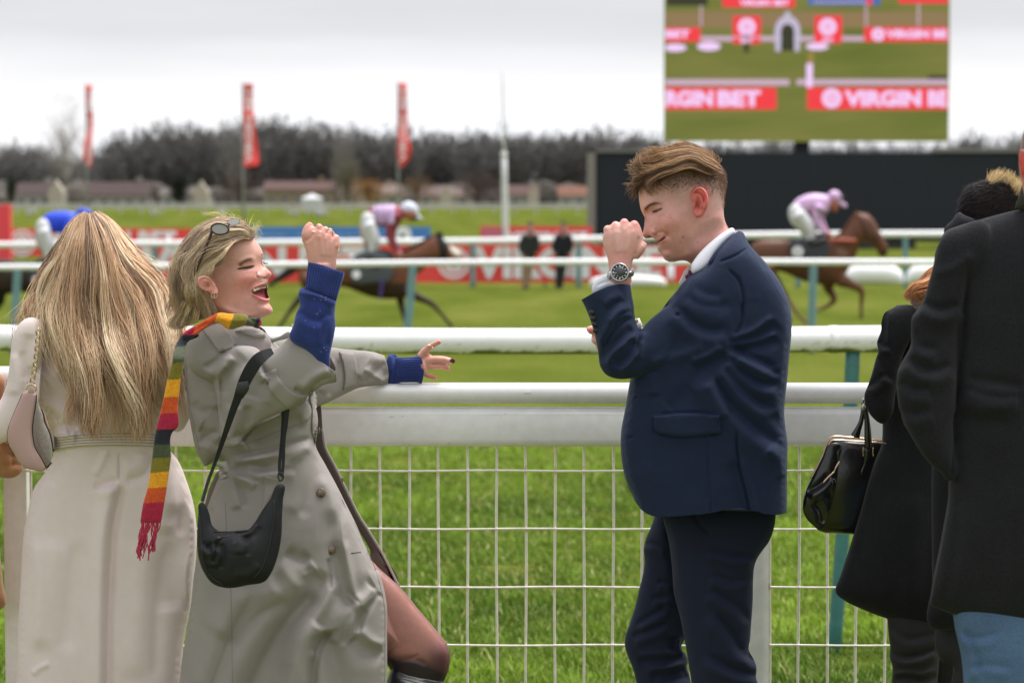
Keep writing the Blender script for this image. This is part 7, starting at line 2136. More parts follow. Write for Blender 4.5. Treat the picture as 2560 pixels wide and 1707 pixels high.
# =================================================================== THE PEOPLE IN BLACK COATS ON THE RIGHT
def black_coats():
    d = d2
    # woman with the handbag
    o = person('ginger-haired person in a flared black coat holding the black framed handbag', 2240, 6.05)
    Y = 6.1
    bodymesh([pell(2440, 745, Y, 66, 88, 70), ptube([(2420, 800, 36), (2400, 860, 40), (2340, 1300, 40), (2340, 1450, 30)], 6.2, 50, sub=3), ptube([(2195, 960, 12, 6.03), (2190, 985, 11, 6.03)], 6.03, 12),
         ptube([(2285, 1500, 20), (2285, 2190, 20)], 6.17, 20), ptube([(2400, 1500, 20), (2400, 2190, 20)], 6.3, 20), ptube([(2260, 830, 18, 6.1), (2215, 950, 14, 6.03), (2200, 980, 12, 6.03)], 6.0, 28)], .006, o)
    cp = d1((1000, 800), (860, 812), (745, 828), (735, 880), (720, 960), (708, 1050), (700, 1200), (690, 1350), (682, 1475)) + d((676, 120), (672, 250), (640, 325), (602, 440), (560, 600), (520, 740), (482, 860), (442, 980), (418, 1066), (470, 1112), (560, 1156), (690, 1206), (800, 1238), (930, 1266), (1050, 1270), (1100, 1000), (1080, 400))
    sl = d1((860, 818), (760, 822), (725, 836), (700, 852), (680, 900), (676, 960), (660, 1000), (652, 1030), (662, 1060), (645, 1120), (624, 1200), (600, 1270), (584, 1310), (590, 1370), (612, 1420), (640, 1452), (684, 1478), (730, 1440), (760, 1300), (800, 1100), (860, 950))
    ct, S, _, _ = solid('black_coat', [blob(cp, 6.15, k=.8, g=10, cap=.13), blob(sl, 6.02, k=.9, g=7, cap=.06)], blackc_m, o, voxel=.0042, ss=2, fg=1.5, ret=True,
          feats=[FO(d1((722, 835), (712, 960), (706, 1040)), 5, -5), FO(d1((655, 1020), (690, 1050), (720, 1040)), 6, 6), FO(d1((600, 1290), (650, 1250), (720, 1200)), 7, 5), FO(d1((650, 1100), (700, 1180), (710, 1250)), 7, 4), FO(d((620, 400), (560, 700), (500, 1000)), 16, 3), FO(d((760, 200), (740, 700), (700, 1200)), 24, 4), FO(d((940, 500), (900, 900), (880, 1200)), 20, 3)])
    solid('trousers', [blob(d((690, 1100), (705, 1210), (712, 1300), (720, 1400), (716, 1420), (728, 1450), (730, 1568), (720, 1700), (760, 2200), (770, 2640), (960, 2640), (980, 2000), (985, 1568), (1000, 1380), (1008, 1270), (1000, 1100)), 6.15, k=.8, g=9, cap=.07),
                       blob(d((900, 1100), (960, 1700), (1020, 2200), (1040, 2640), (1190, 2640), (1180, 2000), (1120, 1100)), 6.28, k=.8, g=12, cap=.07)], mat('black_trouser', lin(38, 36, 38), rough=.75, weave=.2, noise=.1, nscale=12), o, voxel=.005, ss=1, fg=1.5,
          feats=[FO(d((712, 1405), (780, 1432), (880, 1425), (990, 1380)), 6, 5), FO(d((724, 1535), (800, 1520), (900, 1530), (985, 1500)), 6, -5), FO(d((700, 1250), (800, 1330), (990, 1300)), 8, 3)])
    raw('shoe', [ptube([(2280, 2170, 40), (2200, 2222, 34), (2130, 2235, 26)], 6.1, 40), ptube([(2400, 2150, 40), (2350, 2210, 34), (2300, 2222, 26)], 6.2, 40)], black_m, o)
    A, B_ = lin(208, 148, 100), lin(150, 96, 64)
    G = [[(1050, 560, 6.1), (930, 640, 6.1), (860, 700, 6.1), (812, 762, 6.1), (830, 790, 6.1)], [(1050, 600, 6.05), (950, 680, 6.04), (880, 740, 6.04), (860, 800, 6.05), (880, 815, 6.06)], [(1050, 640, 6.03), (980, 720, 6.02), (930, 780, 6.02), (900, 810, 6.04)]]
    lst = [guide_hair([[tuple(d1((a, b))[0]) + (c,) for a, b, c in g_] for g_ in G], 900, 14, jit=4, clump=30, r=.9, wave=14, seed=41, cols=[A, B_, shade(A, 1.2)], tousle=.015)]
    hb = blob(d1((1100, 500), (940, 640), (880, 700), (850, 760), (880, 800), (960, 800), (1100, 760)), 6.1, k=.8, g=6, cap=.06)
    lst.append((hb[0], np.concatenate([hb[1], hb[1][:, :1]], 1), np.tile(np.array(B_) * .8, (len(hb[0]), 1))))
    add_strands('hair', lst, hair_m, o)
    raw('scarf', [blob(d1((840, 780), (900, 745), (930, 780), (900, 815), (850, 812)), 6.06, k=.6, g=4)], mat('pale_pink_cloth', lin(196, 160, 160), rough=.9, noise=.3, nscale=200), o)

    # handbag
    YB = 6.12
    hbg = empty('handbag', tuple(P(2130, 1200, YB)), 'shiny black leather handbag with a rose gold metal frame', 'bag')
    bl = mat('patent_leather', (.010, .010, .011), rough=.22, spec=.6, coat=.3, bump=.1, bscale=60, bdist=.004)
    rg = mat('rose_gold', (.80, .55, .40), rough=.22, metal=1)
    body = blob(d((405, 212), (480, 212), (560, 222), (700, 238), (700, 420), (640, 600), (560, 745), (512, 744), (420, 738), (340, 730), (300, 700), (262, 660), (238, 615), (236, 570), (252, 500), (272, 455), (286, 430), (330, 340), (380, 238)), YB + .05, k=.7, g=6, cap=.05)
    side = blob(d((446, 242), (440, 330), (430, 430), (408, 540), (380, 640), (355, 700), (338, 724), (296, 696), (256, 655), (238, 612), (238, 570), (255, 500), (284, 436), (340, 328), (388, 240)), YB, k=.4, g=5, cap=.025)
    b1 = solid('bag_body', [body], bl, hbg, voxel=.003, ss=1)
    s1 = solid('side_panel', [side], bl, hbg, voxel=.0028, ss=1, feats=[FO(d((260, 520), (320, 490), (400, 420)), 7, 6), RI(d((300, 560), (340, 620), (345, 690)), 10, -6), RI(d((440, 250), (432, 420), (380, 640), (345, 715)), 2.5, 3)], fg=1.3)
    raw('frame', [ptube(d((282, 432), (300, 400), (345, 310), (380, 222), (410, 202), (480, 205), (580, 214), (700, 232)), YB - .004, 2.7, sub=4)], rg, hbg)
    raw('frame', [ptube(d((380, 250), (395, 226), (430, 222), (500, 226), (600, 232), (700, 240)), YB - .012, 2.3, sub=4)], rg, hbg)
    raw('zip', [ptube(d((350, 458), (375, 430), (408, 400)), YB - .035, 3)], rg, hbg)
    raw('zip_pull', [ptube(d((408, 400), (424, 370), (440, 345), (432, 350), (415, 380)), YB - .036, 2.0)], rg, hbg)
    raw('handle', [ptube([tuple(d(p)[0]) + (r,) for p, r in (((528, 200), 12), ((540, 170), 9), ((560, 120), 6), ((572, 60), 6), ((576, 20), 6))], YB - .02, 8, flat=.5)], bl, hbg)
    raw('handle', [ptube([tuple(d(p)[0]) + (r,) for p, r in (((600, 262), 9), ((598, 200), 9), ((594, 120), 7), ((586, 60), 6), ((572, 5), 6))], YB - .03, 8, flat=.5)], bl, hbg)
    for x in (573, 628): raw('buckle', [ptube(d((x, 262), (x - 2, 290), (x, 312)), YB - .03, 1.3)], rg, hbg)
    raw('handle_tab', [blob(d((580, 262), (622, 262), (618, 310), (596, 345), (560, 412), (575, 350), (578, 300)), YB - .005, k=.4, g=4, cap=.006)], bl, hbg)
    raw('handle_ring', [ptube(d((566, 10), (572, -6), (580, 10), (572, 30), (566, 10)), YB - .035, 1.8), pell(*d((573, 40))[0], YB - .035, 6, 8, 4)], steel_m, hbg)

    # dark-haired person between, blond fringe behind
    o = person('person with cropped black hair and blond tips, mostly hidden by the overcoat', 2450, 5.75)
    Y = 5.78
    V, F = remesh(*join([blob(f5((940, 1200), (925, 1080), (930, 1000), (960, 900), (1020, 810), (1080, 765), (1170, 740), (1260, 705), (1380, 690), (1480, 720), (1560, 790), (1600, 880), (1600, 1000), (1540, 1120), (1300, 1260), (1050, 1280)), Y, k=.85, g=7, cap=.085),
                         ptube([(2470, 560, 45), (2470, 700, 60), (2470, 1300, 90)], Y, 60, sub=3), ptube([(2400, 1500, 18), (2400, 2260, 18)], 5.92, 18), ptube([(2520, 1500, 30), (2520, 2260, 28)], 5.95, 30)]), .004)
    link('body', mesh_from(V, F, True, np.tile(np.array(lin(60, 44, 42)), (len(V), 1))), skin_m, o)
    all_ = np.array(f5((900, 1300), (900, 700), (1700, 640), (1700, 1300)))
    K1, K2, K3 = lin(26, 22, 26), lin(46, 40, 46), lin(70, 56, 50)
    f1_ = fur(V, F, 6500, lambda q: inside(all_, q).astype(float), lambda q: np.stack([-1 - .3 * (q[:, 0] < 2430), .35 + .9 * (q[:, 0] < 2430)], 1), 17, .8, [K1, K2, K1, K3], seed=51, lift=.25, jit=.18)
    tips = np.array(f5((1180, 640), (1300, 600), (1700, 600), (1700, 960), (1560, 900), (1500, 790), (1400, 740), (1240, 760)))
    f2_ = fur(V, F, 1500, lambda q: inside(tips, q).astype(float), lambda q: np.stack([.35 + .6 * (q[:, 0] > 2530), -1 + .0 * q[:, 0]], 1), 24, .7, [lin(236, 206, 150), lin(200, 160, 104), lin(246, 232, 190)], seed=52, lift=.3, jit=.22, front=False)
    add_strands('hair', [f1_, f2_], hair_m, o)
    cp = d1((1500, 380), (1120, 330), (1080, 360), (1040, 400), (1010, 450), (985, 500), (975, 560), (970, 700), (960, 900), (950, 1200), (960, 1500)) + d((950, 600), (955, 1000), (960, 1268), (1070, 1272), (1180, 1270), (1464, 1250), (1464, 400))
    solid('black_coat', [blob(cp, 5.85, k=.7, g=12, cap=.1)], blackc_m, o, voxel=.006, ss=1, fg=1.6, feats=[FO(f5((760, 1240), (850, 1150), (930, 1090)), 4, 5), FO(f5((780, 1260), (880, 1190), (940, 1150)), 4, 5), FO(f5((740, 1270), (860, 1230), (940, 1190)), 4, 4)])
    raw('scarf', [blob(f5((735, 1275), (770, 1215), (830, 1160), (880, 1090), (920, 1062), (960, 1090), (1100, 1180), (1000, 1230), (850, 1270), (760, 1330)), 5.74, k=.7, g=4)], mat('dark_knit', lin(50, 50, 56), rough=.9, bump=.6, bscale=200, bdist=.004), o)
    raw('trousers', [blob(d((1016, 1200), (1012, 1450), (1020, 1458), (1058, 1462), (1060, 1568), (1080, 2200), (1100, 2700), (1220, 2700), (1200, 1200)), 5.9, k=.8, g=10, cap=.06)], mat('black_trouser'), o)
    raw('shoe', [ptube([(2400, 2260, 40), (2330, 2320, 34)], 5.85, 40)], black_m, o)

    # tall man at the edge
    Y = 5.25
    o = person('tall person at the right edge in a long charcoal overcoat and blue jeans', 2620, Y)
    hv = join([blob([(2548, 385), (2560, 330), (2600, 270), (2700, 240), (2800, 290), (2840, 400), (2810, 520), (2740, 620), (2600, 620), (2570, 560), (2557, 480)], Y, k=.85, g=8, cap=.09),
               blob(f5((1604, 360), (1612, 338), (1650, 330), (1700, 380), (1700, 600), (1668, 660), (1630, 630), (1606, 520), (1598, 430)), Y - .05, k=.6, g=4, cap=.014),
               ptube([(2700, 560, 60), (2690, 900, 80), (2680, 1400, 90)], Y + .02, 70, sub=3), ptube([(2520, 1500, 40), (2540, 2520, 38)], Y + .02, 40), ptube([(2760, 1500, 40), (2760, 2520, 38)], Y + .05, 40)])
    V, F = remesh(*hv, .004); V = shrink_smooth(V, F, 1)
    c_ = paint(V, F, lin(206, 140, 122), [(PL(f5((1590, 330), (1720, 320), (1720, 670), (1600, 660)), 4, .9), lin(216, 72, 66)), (PL(f5((1590, 0), (2300, 0), (2300, 330), (1600, 335)), 5, .9), lin(120, 92, 82))])
    link('body', mesh_from(V, F, True, c_), skin_m, o)
    cp = d1((1700, 230), (1478, 272), (1400, 288), (1250, 328), (1100, 372), (1040, 396), (1008, 450), (984, 540), (964, 620), (940, 700), (1000, 900), (1050, 1200), (1060, 1500)) + \
        d((1045, 440), (1040, 560), (1020, 680), (1000, 790), (978, 900), (960, 990), (948, 1080), (940, 1128), (1000, 1160), (1072, 1190), (1200, 1228), (1330, 1252), (1464, 1262), (1900, 1270), (2100, 1200), (2100, 0)) + [(2900, 700), (2880, 560), (2800, 500), (2720, 500)]
    sl = d1((1250, 340), (1120, 370), (1050, 398), (1012, 440), (984, 530), (962, 620), (940, 700), (915, 780), (880, 840), (850, 880), (846, 950), (842, 1040), (806, 1110), (774, 1170), (763, 1240), (770, 1340), (784, 1420), (800, 1500)) + d((770, 40), (800, 130), (860, 240), (920, 330), (960, 370), (1000, 402), (1046, 450), (1075, 440), (1080, 300), (1070, 100)) + d1((1090, 1400), (1100, 1200), (1120, 900), (1200, 700), (1300, 500))
    ct, S, _, _ = solid('overcoat', [blob(cp, Y + .02, k=.6, g=14, cap=.14), blob(sl, Y - .03, k=.8, g=9, cap=.085)], blackc_m, o, voxel=.0042, ss=2, fg=1.7, ret=True,
        feats=[FO(d1((905, 800), (960, 840), (1050, 850), (1120, 810)), 11, 6), FO(d1((850, 950), (900, 1050), (1000, 1070)), 10, 5), FO(d1((820, 1110), (900, 1180), (1010, 1190), (1080, 1150)), 11, 6), FO(d1((770, 1250), (860, 1300), (960, 1290)), 11, 5), FO(d1((780, 1400), (860, 1440), (960, 1400)), 10, 4),
               RI(d1((1180, 560), (1150, 760), (1140, 1000), (1110, 1250), (1090, 1450)), 7, -7), FO(d1((1140, 1240), (1280, 1260), (1478, 1290)), 14, 5), FO(d1((1120, 1290), (1300, 1340), (1478, 1350)), 12, 4), FO(d1((1100, 1400), (1250, 1420), (1400, 1410)), 14, -3), RI(d1((960, 640), (1100, 600), (1200, 520)), 14, 3),
               RI(d((1078, 200), (1060, 440)), 5, -6), FO(d((1080, 480), (1060, 800), (1000, 1140)), 16, 4), FO(d((1200, 200), (1250, 700), (1220, 1200)), 30, 3), RI(d((955, 1150), (945, 1260), (940, 1270)), 4, -4)])
    raw('seam', [seam(S, d1((1478, 300), (1470, 700), (1460, 1100), (1455, 1500)), 1.0, 0, 5.2)], blackc_m, ct)
    raw('seam', [seam(S, d1((1250, 340), (1190, 480), (1160, 650), (1150, 850)), 1.0, 0, 5.2)], blackc_m, ct)
    raw('scarf', [blob(f5((1655, 700), (1628, 780), (1600, 880), (1570, 960), (1556, 1020), (1620, 1040), (1900, 1060), (2100, 900), (1900, 700)), Y + .0, k=.7, g=6, cap=.08)], mat('olive_knit', lin(52, 52, 44), rough=.9, bump=.5, bscale=150), o)
    jm = mat('denim', lin(84, 112, 146), rough=.85, weave=.5, wscale=320, noise=.28, nscale=5, noise2=.16, n2scale=240, bump=.3, bscale=300)
    solid('jeans', [blob(d((1040, 1000), (1068, 1180), (1080, 1260), (1096, 1330), (1112, 1400), (1122, 1480), (1128, 1568), (1130, 2000), (1160, 3300), (1500, 3300), (1560, 2000), (1560, 1000)), Y + .03, k=.8, g=11, cap=.09),
                    blob(d((1540, 1000), (1600, 1700), (1640, 3300), (1960, 3300), (2000, 1700), (1960, 1000)), Y + .08, k=.8, g=16, cap=.09)], jm, o, voxel=.005, ss=1, fg=1.6,
          feats=[FO(d((1110, 1250), (1180, 1400), (1220, 1568)), 8, 4), FO(d((1100, 1300), (1200, 1330), (1330, 1300)), 8, 3), FO(d((1150, 1500), (1250, 1480), (1400, 1500)), 8, 3)])
    raw('shoe', [ptube([(2550, 2500, 50), (2500, 2520, 44)], Y, 46), ptube([(2780, 2500, 50), (2760, 2520, 44)], Y + .05, 46)], black_m, o)
black_coats()

# =================================================================== HORSES AND RIDERS, FAR PEOPLE
def ink(name, c, **k): return mat(name, c, rough=k.pop('rough', .6), **k)
def horse(label, Y, dx, dy, coat_c, dark_c, hood, cloth_c):
    o = empty('horse', (float(P(900 + dx, 700, Y)[0]), Y, gz(Y)), label, 'horse', 'racehorses galloping past')
    T_ = lambda pts: [tuple([p[0] + dx, p[1] + dy] + list(p[2:])) for p in pts]
    Z = lambda pts, Yc, r: ptube(T_(pts), Yc, r, sub=4)
    body = blob(T_([(745, 690), (752, 660), (775, 640), (820, 634), (870, 640), (920, 646), (970, 642), (1007, 632), (1040, 618), (1068, 600), (1090, 590), (1104, 594), (1116, 606), (1130, 622), (1146, 634), (1156, 646), (1154, 658), (1140, 662), (1120, 654), (1104, 648), (1088, 652), (1066, 668),
          (1048, 684), (1034, 700), (1032, 722), (1018, 742), (984, 748), (938, 745), (893, 730), (853, 716), (820, 722), (780, 730), (755, 718)]), Y, k=.75, g=7, cap=.32)
    legs = [Z([(1012, 725, 17), (1042, 742, 11), (1076, 757, 8), (1099, 780, 5.5), (1120, 804, 5), (1130, 817, 6)], Y - .12, 6), Z([(1000, 725, 17), (1002, 756, 10), (1010, 790, 6.5), (1014, 815, 5), (1010, 832, 6)], Y + .14, 6),
            Z([(775, 690, 24), (768, 730, 14), (745, 752, 9), (722, 782, 6), (698, 818, 5), (690, 826, 6)], Y - .12, 6), Z([(790, 690, 24), (800, 735, 14), (775, 770, 8), (760, 800, 5.5), (742, 824, 6)], Y + .14, 6)]
    V, F = remesh(*join([body] + legs), .022); V = shrink_smooth(V, F, 2)
    c = paint(V, F, coat_c, [(PL(T_([(690, 745), (1140, 745), (1180, 840), (660, 840)]), 12, .85), dark_c), (BU(900 + dx, 738 + dy, 80, 10, .4), dark_c)], front_only=False)
    link('body', mesh_from(V, F, True, c), mat('horse_hide', vcol=True, rough=.45, noise=.1, nscale=3, spec=.4), o)
    dm = mat('dark_mane', (.015, .012, .011), rough=.7)
    raw('mane', [Z([(1005, 630, 4), (1040, 614, 5), (1070, 598, 5), (1092, 588, 4)], Y, 4)], dm, o)
    raw('ear', [blob(T_([(1092, 594), (1094, 574, 1), (1103, 590)]), Y - .08, k=.5, g=3)], dm, o); raw('ear', [blob(T_([(1098, 592), (1102, 577, 1), (1108, 592)]), Y + .08, k=.5, g=3)], dm, o)
    raw('tail', [Z([(752, 662, 7), (735, 668, 9), (710, 686, 9), (690, 700, 7), (670, 714, 3)], Y, 6), Z([(750, 666, 6), (725, 682, 7), (690, 706, 3)], Y + .05, 6)], dm, o)
    if hood:
        raw('hood', [blob(T_([(1088, 596), (1098, 586), (1110, 598), (1122, 614), (1124, 638), (1112, 650), (1096, 650), (1090, 630)]), Y - .02, k=1.0, g=4)], dm, o)
        raw('noseband', [blob(T_([(1124, 616), (1138, 622), (1152, 634), (1146, 648), (1132, 648), (1122, 634)]), Y, k=1.1, g=4)], ink('sheepskin', lin(226, 214, 200), rough=.9), o)
    raw('saddle_cloth', [blob(T_([(876, 652), (975, 648), (982, 668), (976, 700), (930, 708), (884, 706), (874, 690)]), Y - .26, k=.3, g=5, cap=.05)], ink('cloth_%d' % int(dx), cloth_c), o)
    link('number_patch', mesh_from(*disc(891 + dx, 686 + dy, 11, Y - .335, 18), smooth=False), wht_m, o)
    raw('saddle', [blob(T_([(925, 640), (985, 634), (992, 648), (930, 652)]), Y, k=1.2, g=4)], dm, o)
    raw('girth', [Z([(955, 700, 5), (953, 725, 5), (950, 746, 5)], Y - .30, 5)], ink('purple_girth', lin(70, 50, 110)), o)
    raw('bridle', [Z([(1106, 600, 1.5), (1118, 640, 1.5)], Y - .12, 1.5), Z([(1000, 636, 1.2), (1060, 640, 1.2), (1110, 645, 1.2)], Y - .14, 1.2)], dm, o)
    return o
def jockey(label, Y, dx, dy, shirt, stripes, sleeve, cap_c, breeches):
    o = empty('person', (float(P(950 + dx, 600, Y)[0]), Y, gz(Y) + 1.2), label, 'jockey', 'jockeys riding past')
    T_ = lambda pts: [tuple([p[0] + dx, p[1] + dy] + list(p[2:])) for p in pts]
    Z = lambda pts, Yc, r: ptube(T_(pts), Yc, r, sub=4)
    V, F = remesh(*join([blob(T_([(1010, 515), (1040, 515), (1044, 535), (1038, 552), (1022, 552), (1008, 540)]), Y, k=.9, g=4), Z([(1005, 545, 9), (930, 550, 15), (912, 575, 14), (925, 620, 8)], Y, 12), Z([(990, 540, 10), (975, 585, 6), (985, 620, 5), (1000, 636, 6)], Y - .15, 6),
                          pell(1000 + dx, 636 + dy, Y - .15, 7, 6, 7), pell(1003 + dx, 634 + dy, Y + .1, 7, 6, 7)]), .014)
    link('body', mesh_from(V, F, True, np.tile(np.array(lin(190, 120, 100)), (len(V), 1))), skin_m, o)
    V, F = remesh(*join([blob(T_([(918, 528), (935, 516), (960, 512), (985, 512), (1004, 518), (1012, 534), (1006, 552), (985, 562), (958, 568), (936, 562), (924, 548)]), Y, k=1.0, g=5),
                          Z([(996, 536, 12), (978, 562, 9.5), (972, 588, 8), (980, 612, 6.5), (992, 630, 5)], Y - .2, 8), Z([(1000, 538, 11), (986, 570, 8), (984, 600, 7), (1000, 632, 5)], Y + .2, 8)]), .016)
    V = shrink_smooth(V, F, 1); q = PX(V) - np.array([dx, dy]); c = np.tile(np.array(shirt), (len(V), 1))
    if stripes is not None:
        m = (q[:, 0] > 932) & (q[:, 0] < 986) & (q[:, 1] < 568) & (V[:, 1] > Y - .34)
        st = (np.sin((q[:, 0] - 932) * .42) > -.45)
        c[m & st] = stripes; c[m & ~st] = np.array(stripes) * .45
        c[(q[:, 1] > 560) | (q[:, 0] >= 986)] = sleeve
        c[q[:, 0] <= 932] = sleeve
    link('racing_silks', mesh_from(V, F, True, c), mat('silks', vcol=True, rough=.45, sheen=.2), o)
    V, F = remesh(*join([blob(T_([(902, 552), (906, 536), (920, 530), (934, 540), (940, 562), (944, 590), (946, 612), (936, 622), (918, 612), (904, 584)]), Y - .1, k=1.0, g=4), Z([(922, 560, 15), (932, 595, 13), (930, 622, 9), (926, 650, 7)], Y - .22, 10), Z([(924, 560, 15), (938, 600, 12), (940, 625, 9), (930, 652, 7)], Y + .22, 10)]), .016)
    link('breeches', mesh_from(shrink_smooth(V, F, 1), F), ink('breeches_white', breeches, rough=.6), o)
    raw('boot', [Z([(926, 640, 8), (922, 655, 8), (935, 664, 7), (948, 666, 5)], Y - .3, 7), Z([(930, 640, 8), (926, 656, 8), (940, 664, 6)], Y + .3, 7)], ink('jockey_boot', (.015, .015, .015), rough=.4), o)
    hp = raw('helmet', [blob(T_([(1000, 528), (1004, 512), (1016, 504), (1030, 506), (1042, 516), (1047, 530), (1044, 540), (1030, 538), (1014, 536)]), Y, k=1.0, g=3.5), blob(T_([(1038, 536), (1050, 540), (1056, 548), (1048, 550), (1034, 542)]), Y, k=.8, g=3)], ink('helmet_%d' % int(dx), cap_c, rough=.35), o)
    raw('goggles', [Z([(1026, 542, 4), (1040, 545, 4.5), (1044, 548, 3)], Y - .05, 4)], ink('goggle', (.02, .02, .02), rough=.2), o)
    return o
BAY, BLK = lin(120, 72, 48), lin(34, 26, 26)
horse('bay racehorse with black hood and white noseband behind the raised fist', 42.6, 0, 0, BAY, BLK, True, lin(80, 84, 90))
jockey('jockey in maroon silks with pale hoops and a white cap on the bay horse', 42.6, 0, 0, lin(140, 28, 52), lin(214, 180, 222), lin(140, 28, 52), lin(222, 228, 246), lin(214, 214, 216))
horse('dark racehorse at the left edge, half hidden behind the long blonde hair', 43.4, -800, 14, lin(48, 32, 28), lin(22, 18, 20), False, lin(60, 60, 70))
jockey('jockey in bright blue silks at the left, half hidden by blonde hair', 43.4, -812, 16, lin(12, 66, 220), None, None, lin(20, 60, 200), lin(206, 208, 214))

def chestnut():
    Y = 42.2
    o = empty('horse', (float(P(2040, 700, Y)[0]), Y, gz(Y)), 'chestnut racehorse galloping in front of the black scoreboard', 'horse', 'racehorses galloping past')
    e = e3
    Z = lambda pts, Yc: ptube([tuple(e(p[:2])[0]) + (p[2],) for p in pts], Yc, 6, sub=4)
    body = blob(e((90, 760), (110, 700), (160, 662), (250, 646), (350, 642), (450, 646), (600, 660), (750, 655), (860, 640), (940, 620), (1000, 560), (1050, 490), (1085, 430), (1110, 392), (1150, 388), (1200, 400), (1262, 436), (1300, 490), (1332, 560), (1370, 620), (1404, 680), (1418, 740), (1400, 800), (1370, 822), (1330, 800), (1300, 745), (1255, 690), (1200, 668), (1155, 690),
                  (1125, 760), (1095, 840), (1050, 910), (1010, 980), (985, 1040), (900, 1080), (760, 1076), (650, 1056), (550, 1022), (450, 975), (380, 950), (300, 960), (200, 980), (120, 900)), Y, k=.75, g=7, cap=.32)
    legs = [Z([(960, 1030, 20), (1060, 1075, 13), (1140, 1110, 10), (1166, 1160, 8), (1160, 1260, 5.5), (1162, 1350, 5), (1158, 1400, 6.5)], Y - .12), Z([(840, 1040, 20), (850, 1120, 13), (895, 1190, 9), (890, 1240, 8), (820, 1290, 5.5), (740, 1318, 5), (655, 1312, 6)], Y + .12),
            Z([(230, 930, 26), (330, 1040, 16), (430, 1180, 9), (490, 1270, 7), (560, 1370, 5.5), (640, 1448, 6)], Y - .12), Z([(200, 930, 26), (260, 1060, 15), (330, 1200, 8), (420, 1330, 5.5), (500, 1420, 6)], Y + .12)]
    V, F = remesh(*join([body] + legs), .022); V = shrink_smooth(V, F, 2)
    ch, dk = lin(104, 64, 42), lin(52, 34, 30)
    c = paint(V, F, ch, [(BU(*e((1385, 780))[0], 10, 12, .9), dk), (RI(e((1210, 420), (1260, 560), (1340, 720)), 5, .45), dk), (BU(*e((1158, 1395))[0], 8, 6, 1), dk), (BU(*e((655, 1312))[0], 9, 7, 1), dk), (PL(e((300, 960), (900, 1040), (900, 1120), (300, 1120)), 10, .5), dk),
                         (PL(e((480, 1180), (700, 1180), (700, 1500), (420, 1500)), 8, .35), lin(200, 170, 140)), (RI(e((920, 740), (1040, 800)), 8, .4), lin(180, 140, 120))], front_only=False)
    link('body', mesh_from(V, F, True, c), mat('horse_hide'), o)
    hm = mat('chestnut_ear', lin(134, 80, 50), rough=.6); dm = mat('dark_mane')
    raw('ear', [blob(e((1100, 430), (1112, 378, 1), (1150, 410), (1140, 440)), Y - .08, k=.5, g=3)], hm, o); raw('ear', [blob(e((1190, 430), (1222, 384, 1), (1232, 440)), Y + .08, k=.5, g=3)], hm, o)
    raw('mane', [Z([(900, 628, 3.5), (985, 565, 4), (1050, 480, 4), (1095, 410, 3)], Y)], mat('chestnut_mane', lin(96, 58, 40), rough=.8), o)
    raw('saddle_cloth', [blob(e((478, 672), (600, 655), (838, 660), (842, 760), (820, 850), (640, 880), (500, 870), (480, 780)), Y - .26, k=.3, g=5, cap=.05)], ink('cloth_grey', lin(58, 58, 68)), o)
    (x, y), = e((552, 762)); link('number_patch', mesh_from(*disc(x, y, 14, Y - .34, 20), smooth=False), wht_m, o)
    text_obj('6', x - 3.5, x + 3.5, y - 7, y + 7, Y - .36, mat('dark_print'), o, bold=.02)
    raw('breast_girth', [Z([(835, 655, 5), (900, 655, 6), (1000, 660, 7), (1108, 662, 6)], Y - .24)], ink('orange_strap', lin(150, 68, 42)), o)
    raw('bridle', [Z([(1150, 430, 1.6), (1200, 560, 1.8), (1225, 650, 1.6)], Y - .14), Z([(1270, 640, 1.6), (1345, 610, 1.6)], Y - .12), Z([(830, 620, 1.2), (1000, 650, 1.2), (1290, 700, 1.2)], Y - .2)], dm, o)
    raw('saddle', [blob(e((640, 640), (850, 620), (850, 670), (700, 690)), Y, k=1.2, g=4)], dm, o)
    # rider
    j = empty('person', (float(P(2040, 560, Y)[0]), Y, gz(Y) + 1.2), 'jockey in pale pink silks and cap crouched over the chestnut horse', 'jockey', 'jockeys riding past')
    V, F = remesh(*join([blob(e((850, 270), (900, 260), (945, 300), (942, 350), (915, 385), (880, 370), (855, 320)), Y, k=.9, g=3.5), Z([(840, 300, 9), (600, 320, 15), (540, 380, 15), (660, 600, 9)], Y), Z([(700, 370, 9), (770, 500, 6), (850, 600, 6)], Y - .15), pell(*e((846, 598))[0], Y - .18, 8, 7, 7), pell(*e((850, 596))[0], Y + .12, 8, 7, 7)]), .014)
    link('body', mesh_from(V, F, True, np.tile(np.array(lin(170, 100, 84)), (len(V), 1))), skin_m, j)
    pink = lin(222, 184, 226)
    V, F = remesh(*join([blob(e((498, 330), (530, 272), (600, 230), (680, 208), (780, 212), (850, 232), (872, 280), (856, 340), (830, 400), (790, 402), (740, 372), (680, 385), (600, 384), (540, 370)), Y, k=1.0, g=5), Z([(770, 330, 14), (730, 420, 10), (745, 490, 8.5), (790, 555, 7), (832, 592, 5)], Y - .2), Z([(800, 340, 12), (770, 450, 9), (840, 590, 5)], Y + .2)]), .016)
    V = shrink_smooth(V, F, 1); c = paint(V, F, pink, [(RI(e((730, 355), (780, 385), (830, 405)), 3.5, 1, (0, 0)), (.02, .02, .02)), (PL(e((680, 400), (800, 400), (860, 620), (700, 620)), 4, .5), lin(200, 160, 210))])
    link('racing_silks', mesh_from(V, F, True, c), mat('silks'), j)
    V, F = remesh(*join([blob(e((462, 400), (480, 330), (540, 300), (600, 360), (640, 440), (700, 560), (730, 620), (700, 660), (630, 650), (560, 560), (490, 490)), Y - .1, k=1.0, g=4), Z([(560, 400, 17), (640, 520, 14), (680, 610, 9), (640, 700, 7)], Y - .22), Z([(560, 400, 17), (660, 520, 14), (700, 620, 9), (660, 700, 7)], Y + .22)]), .016)
    link('breeches', mesh_from(shrink_smooth(V, F, 1), F), mat('breeches_white'), j)
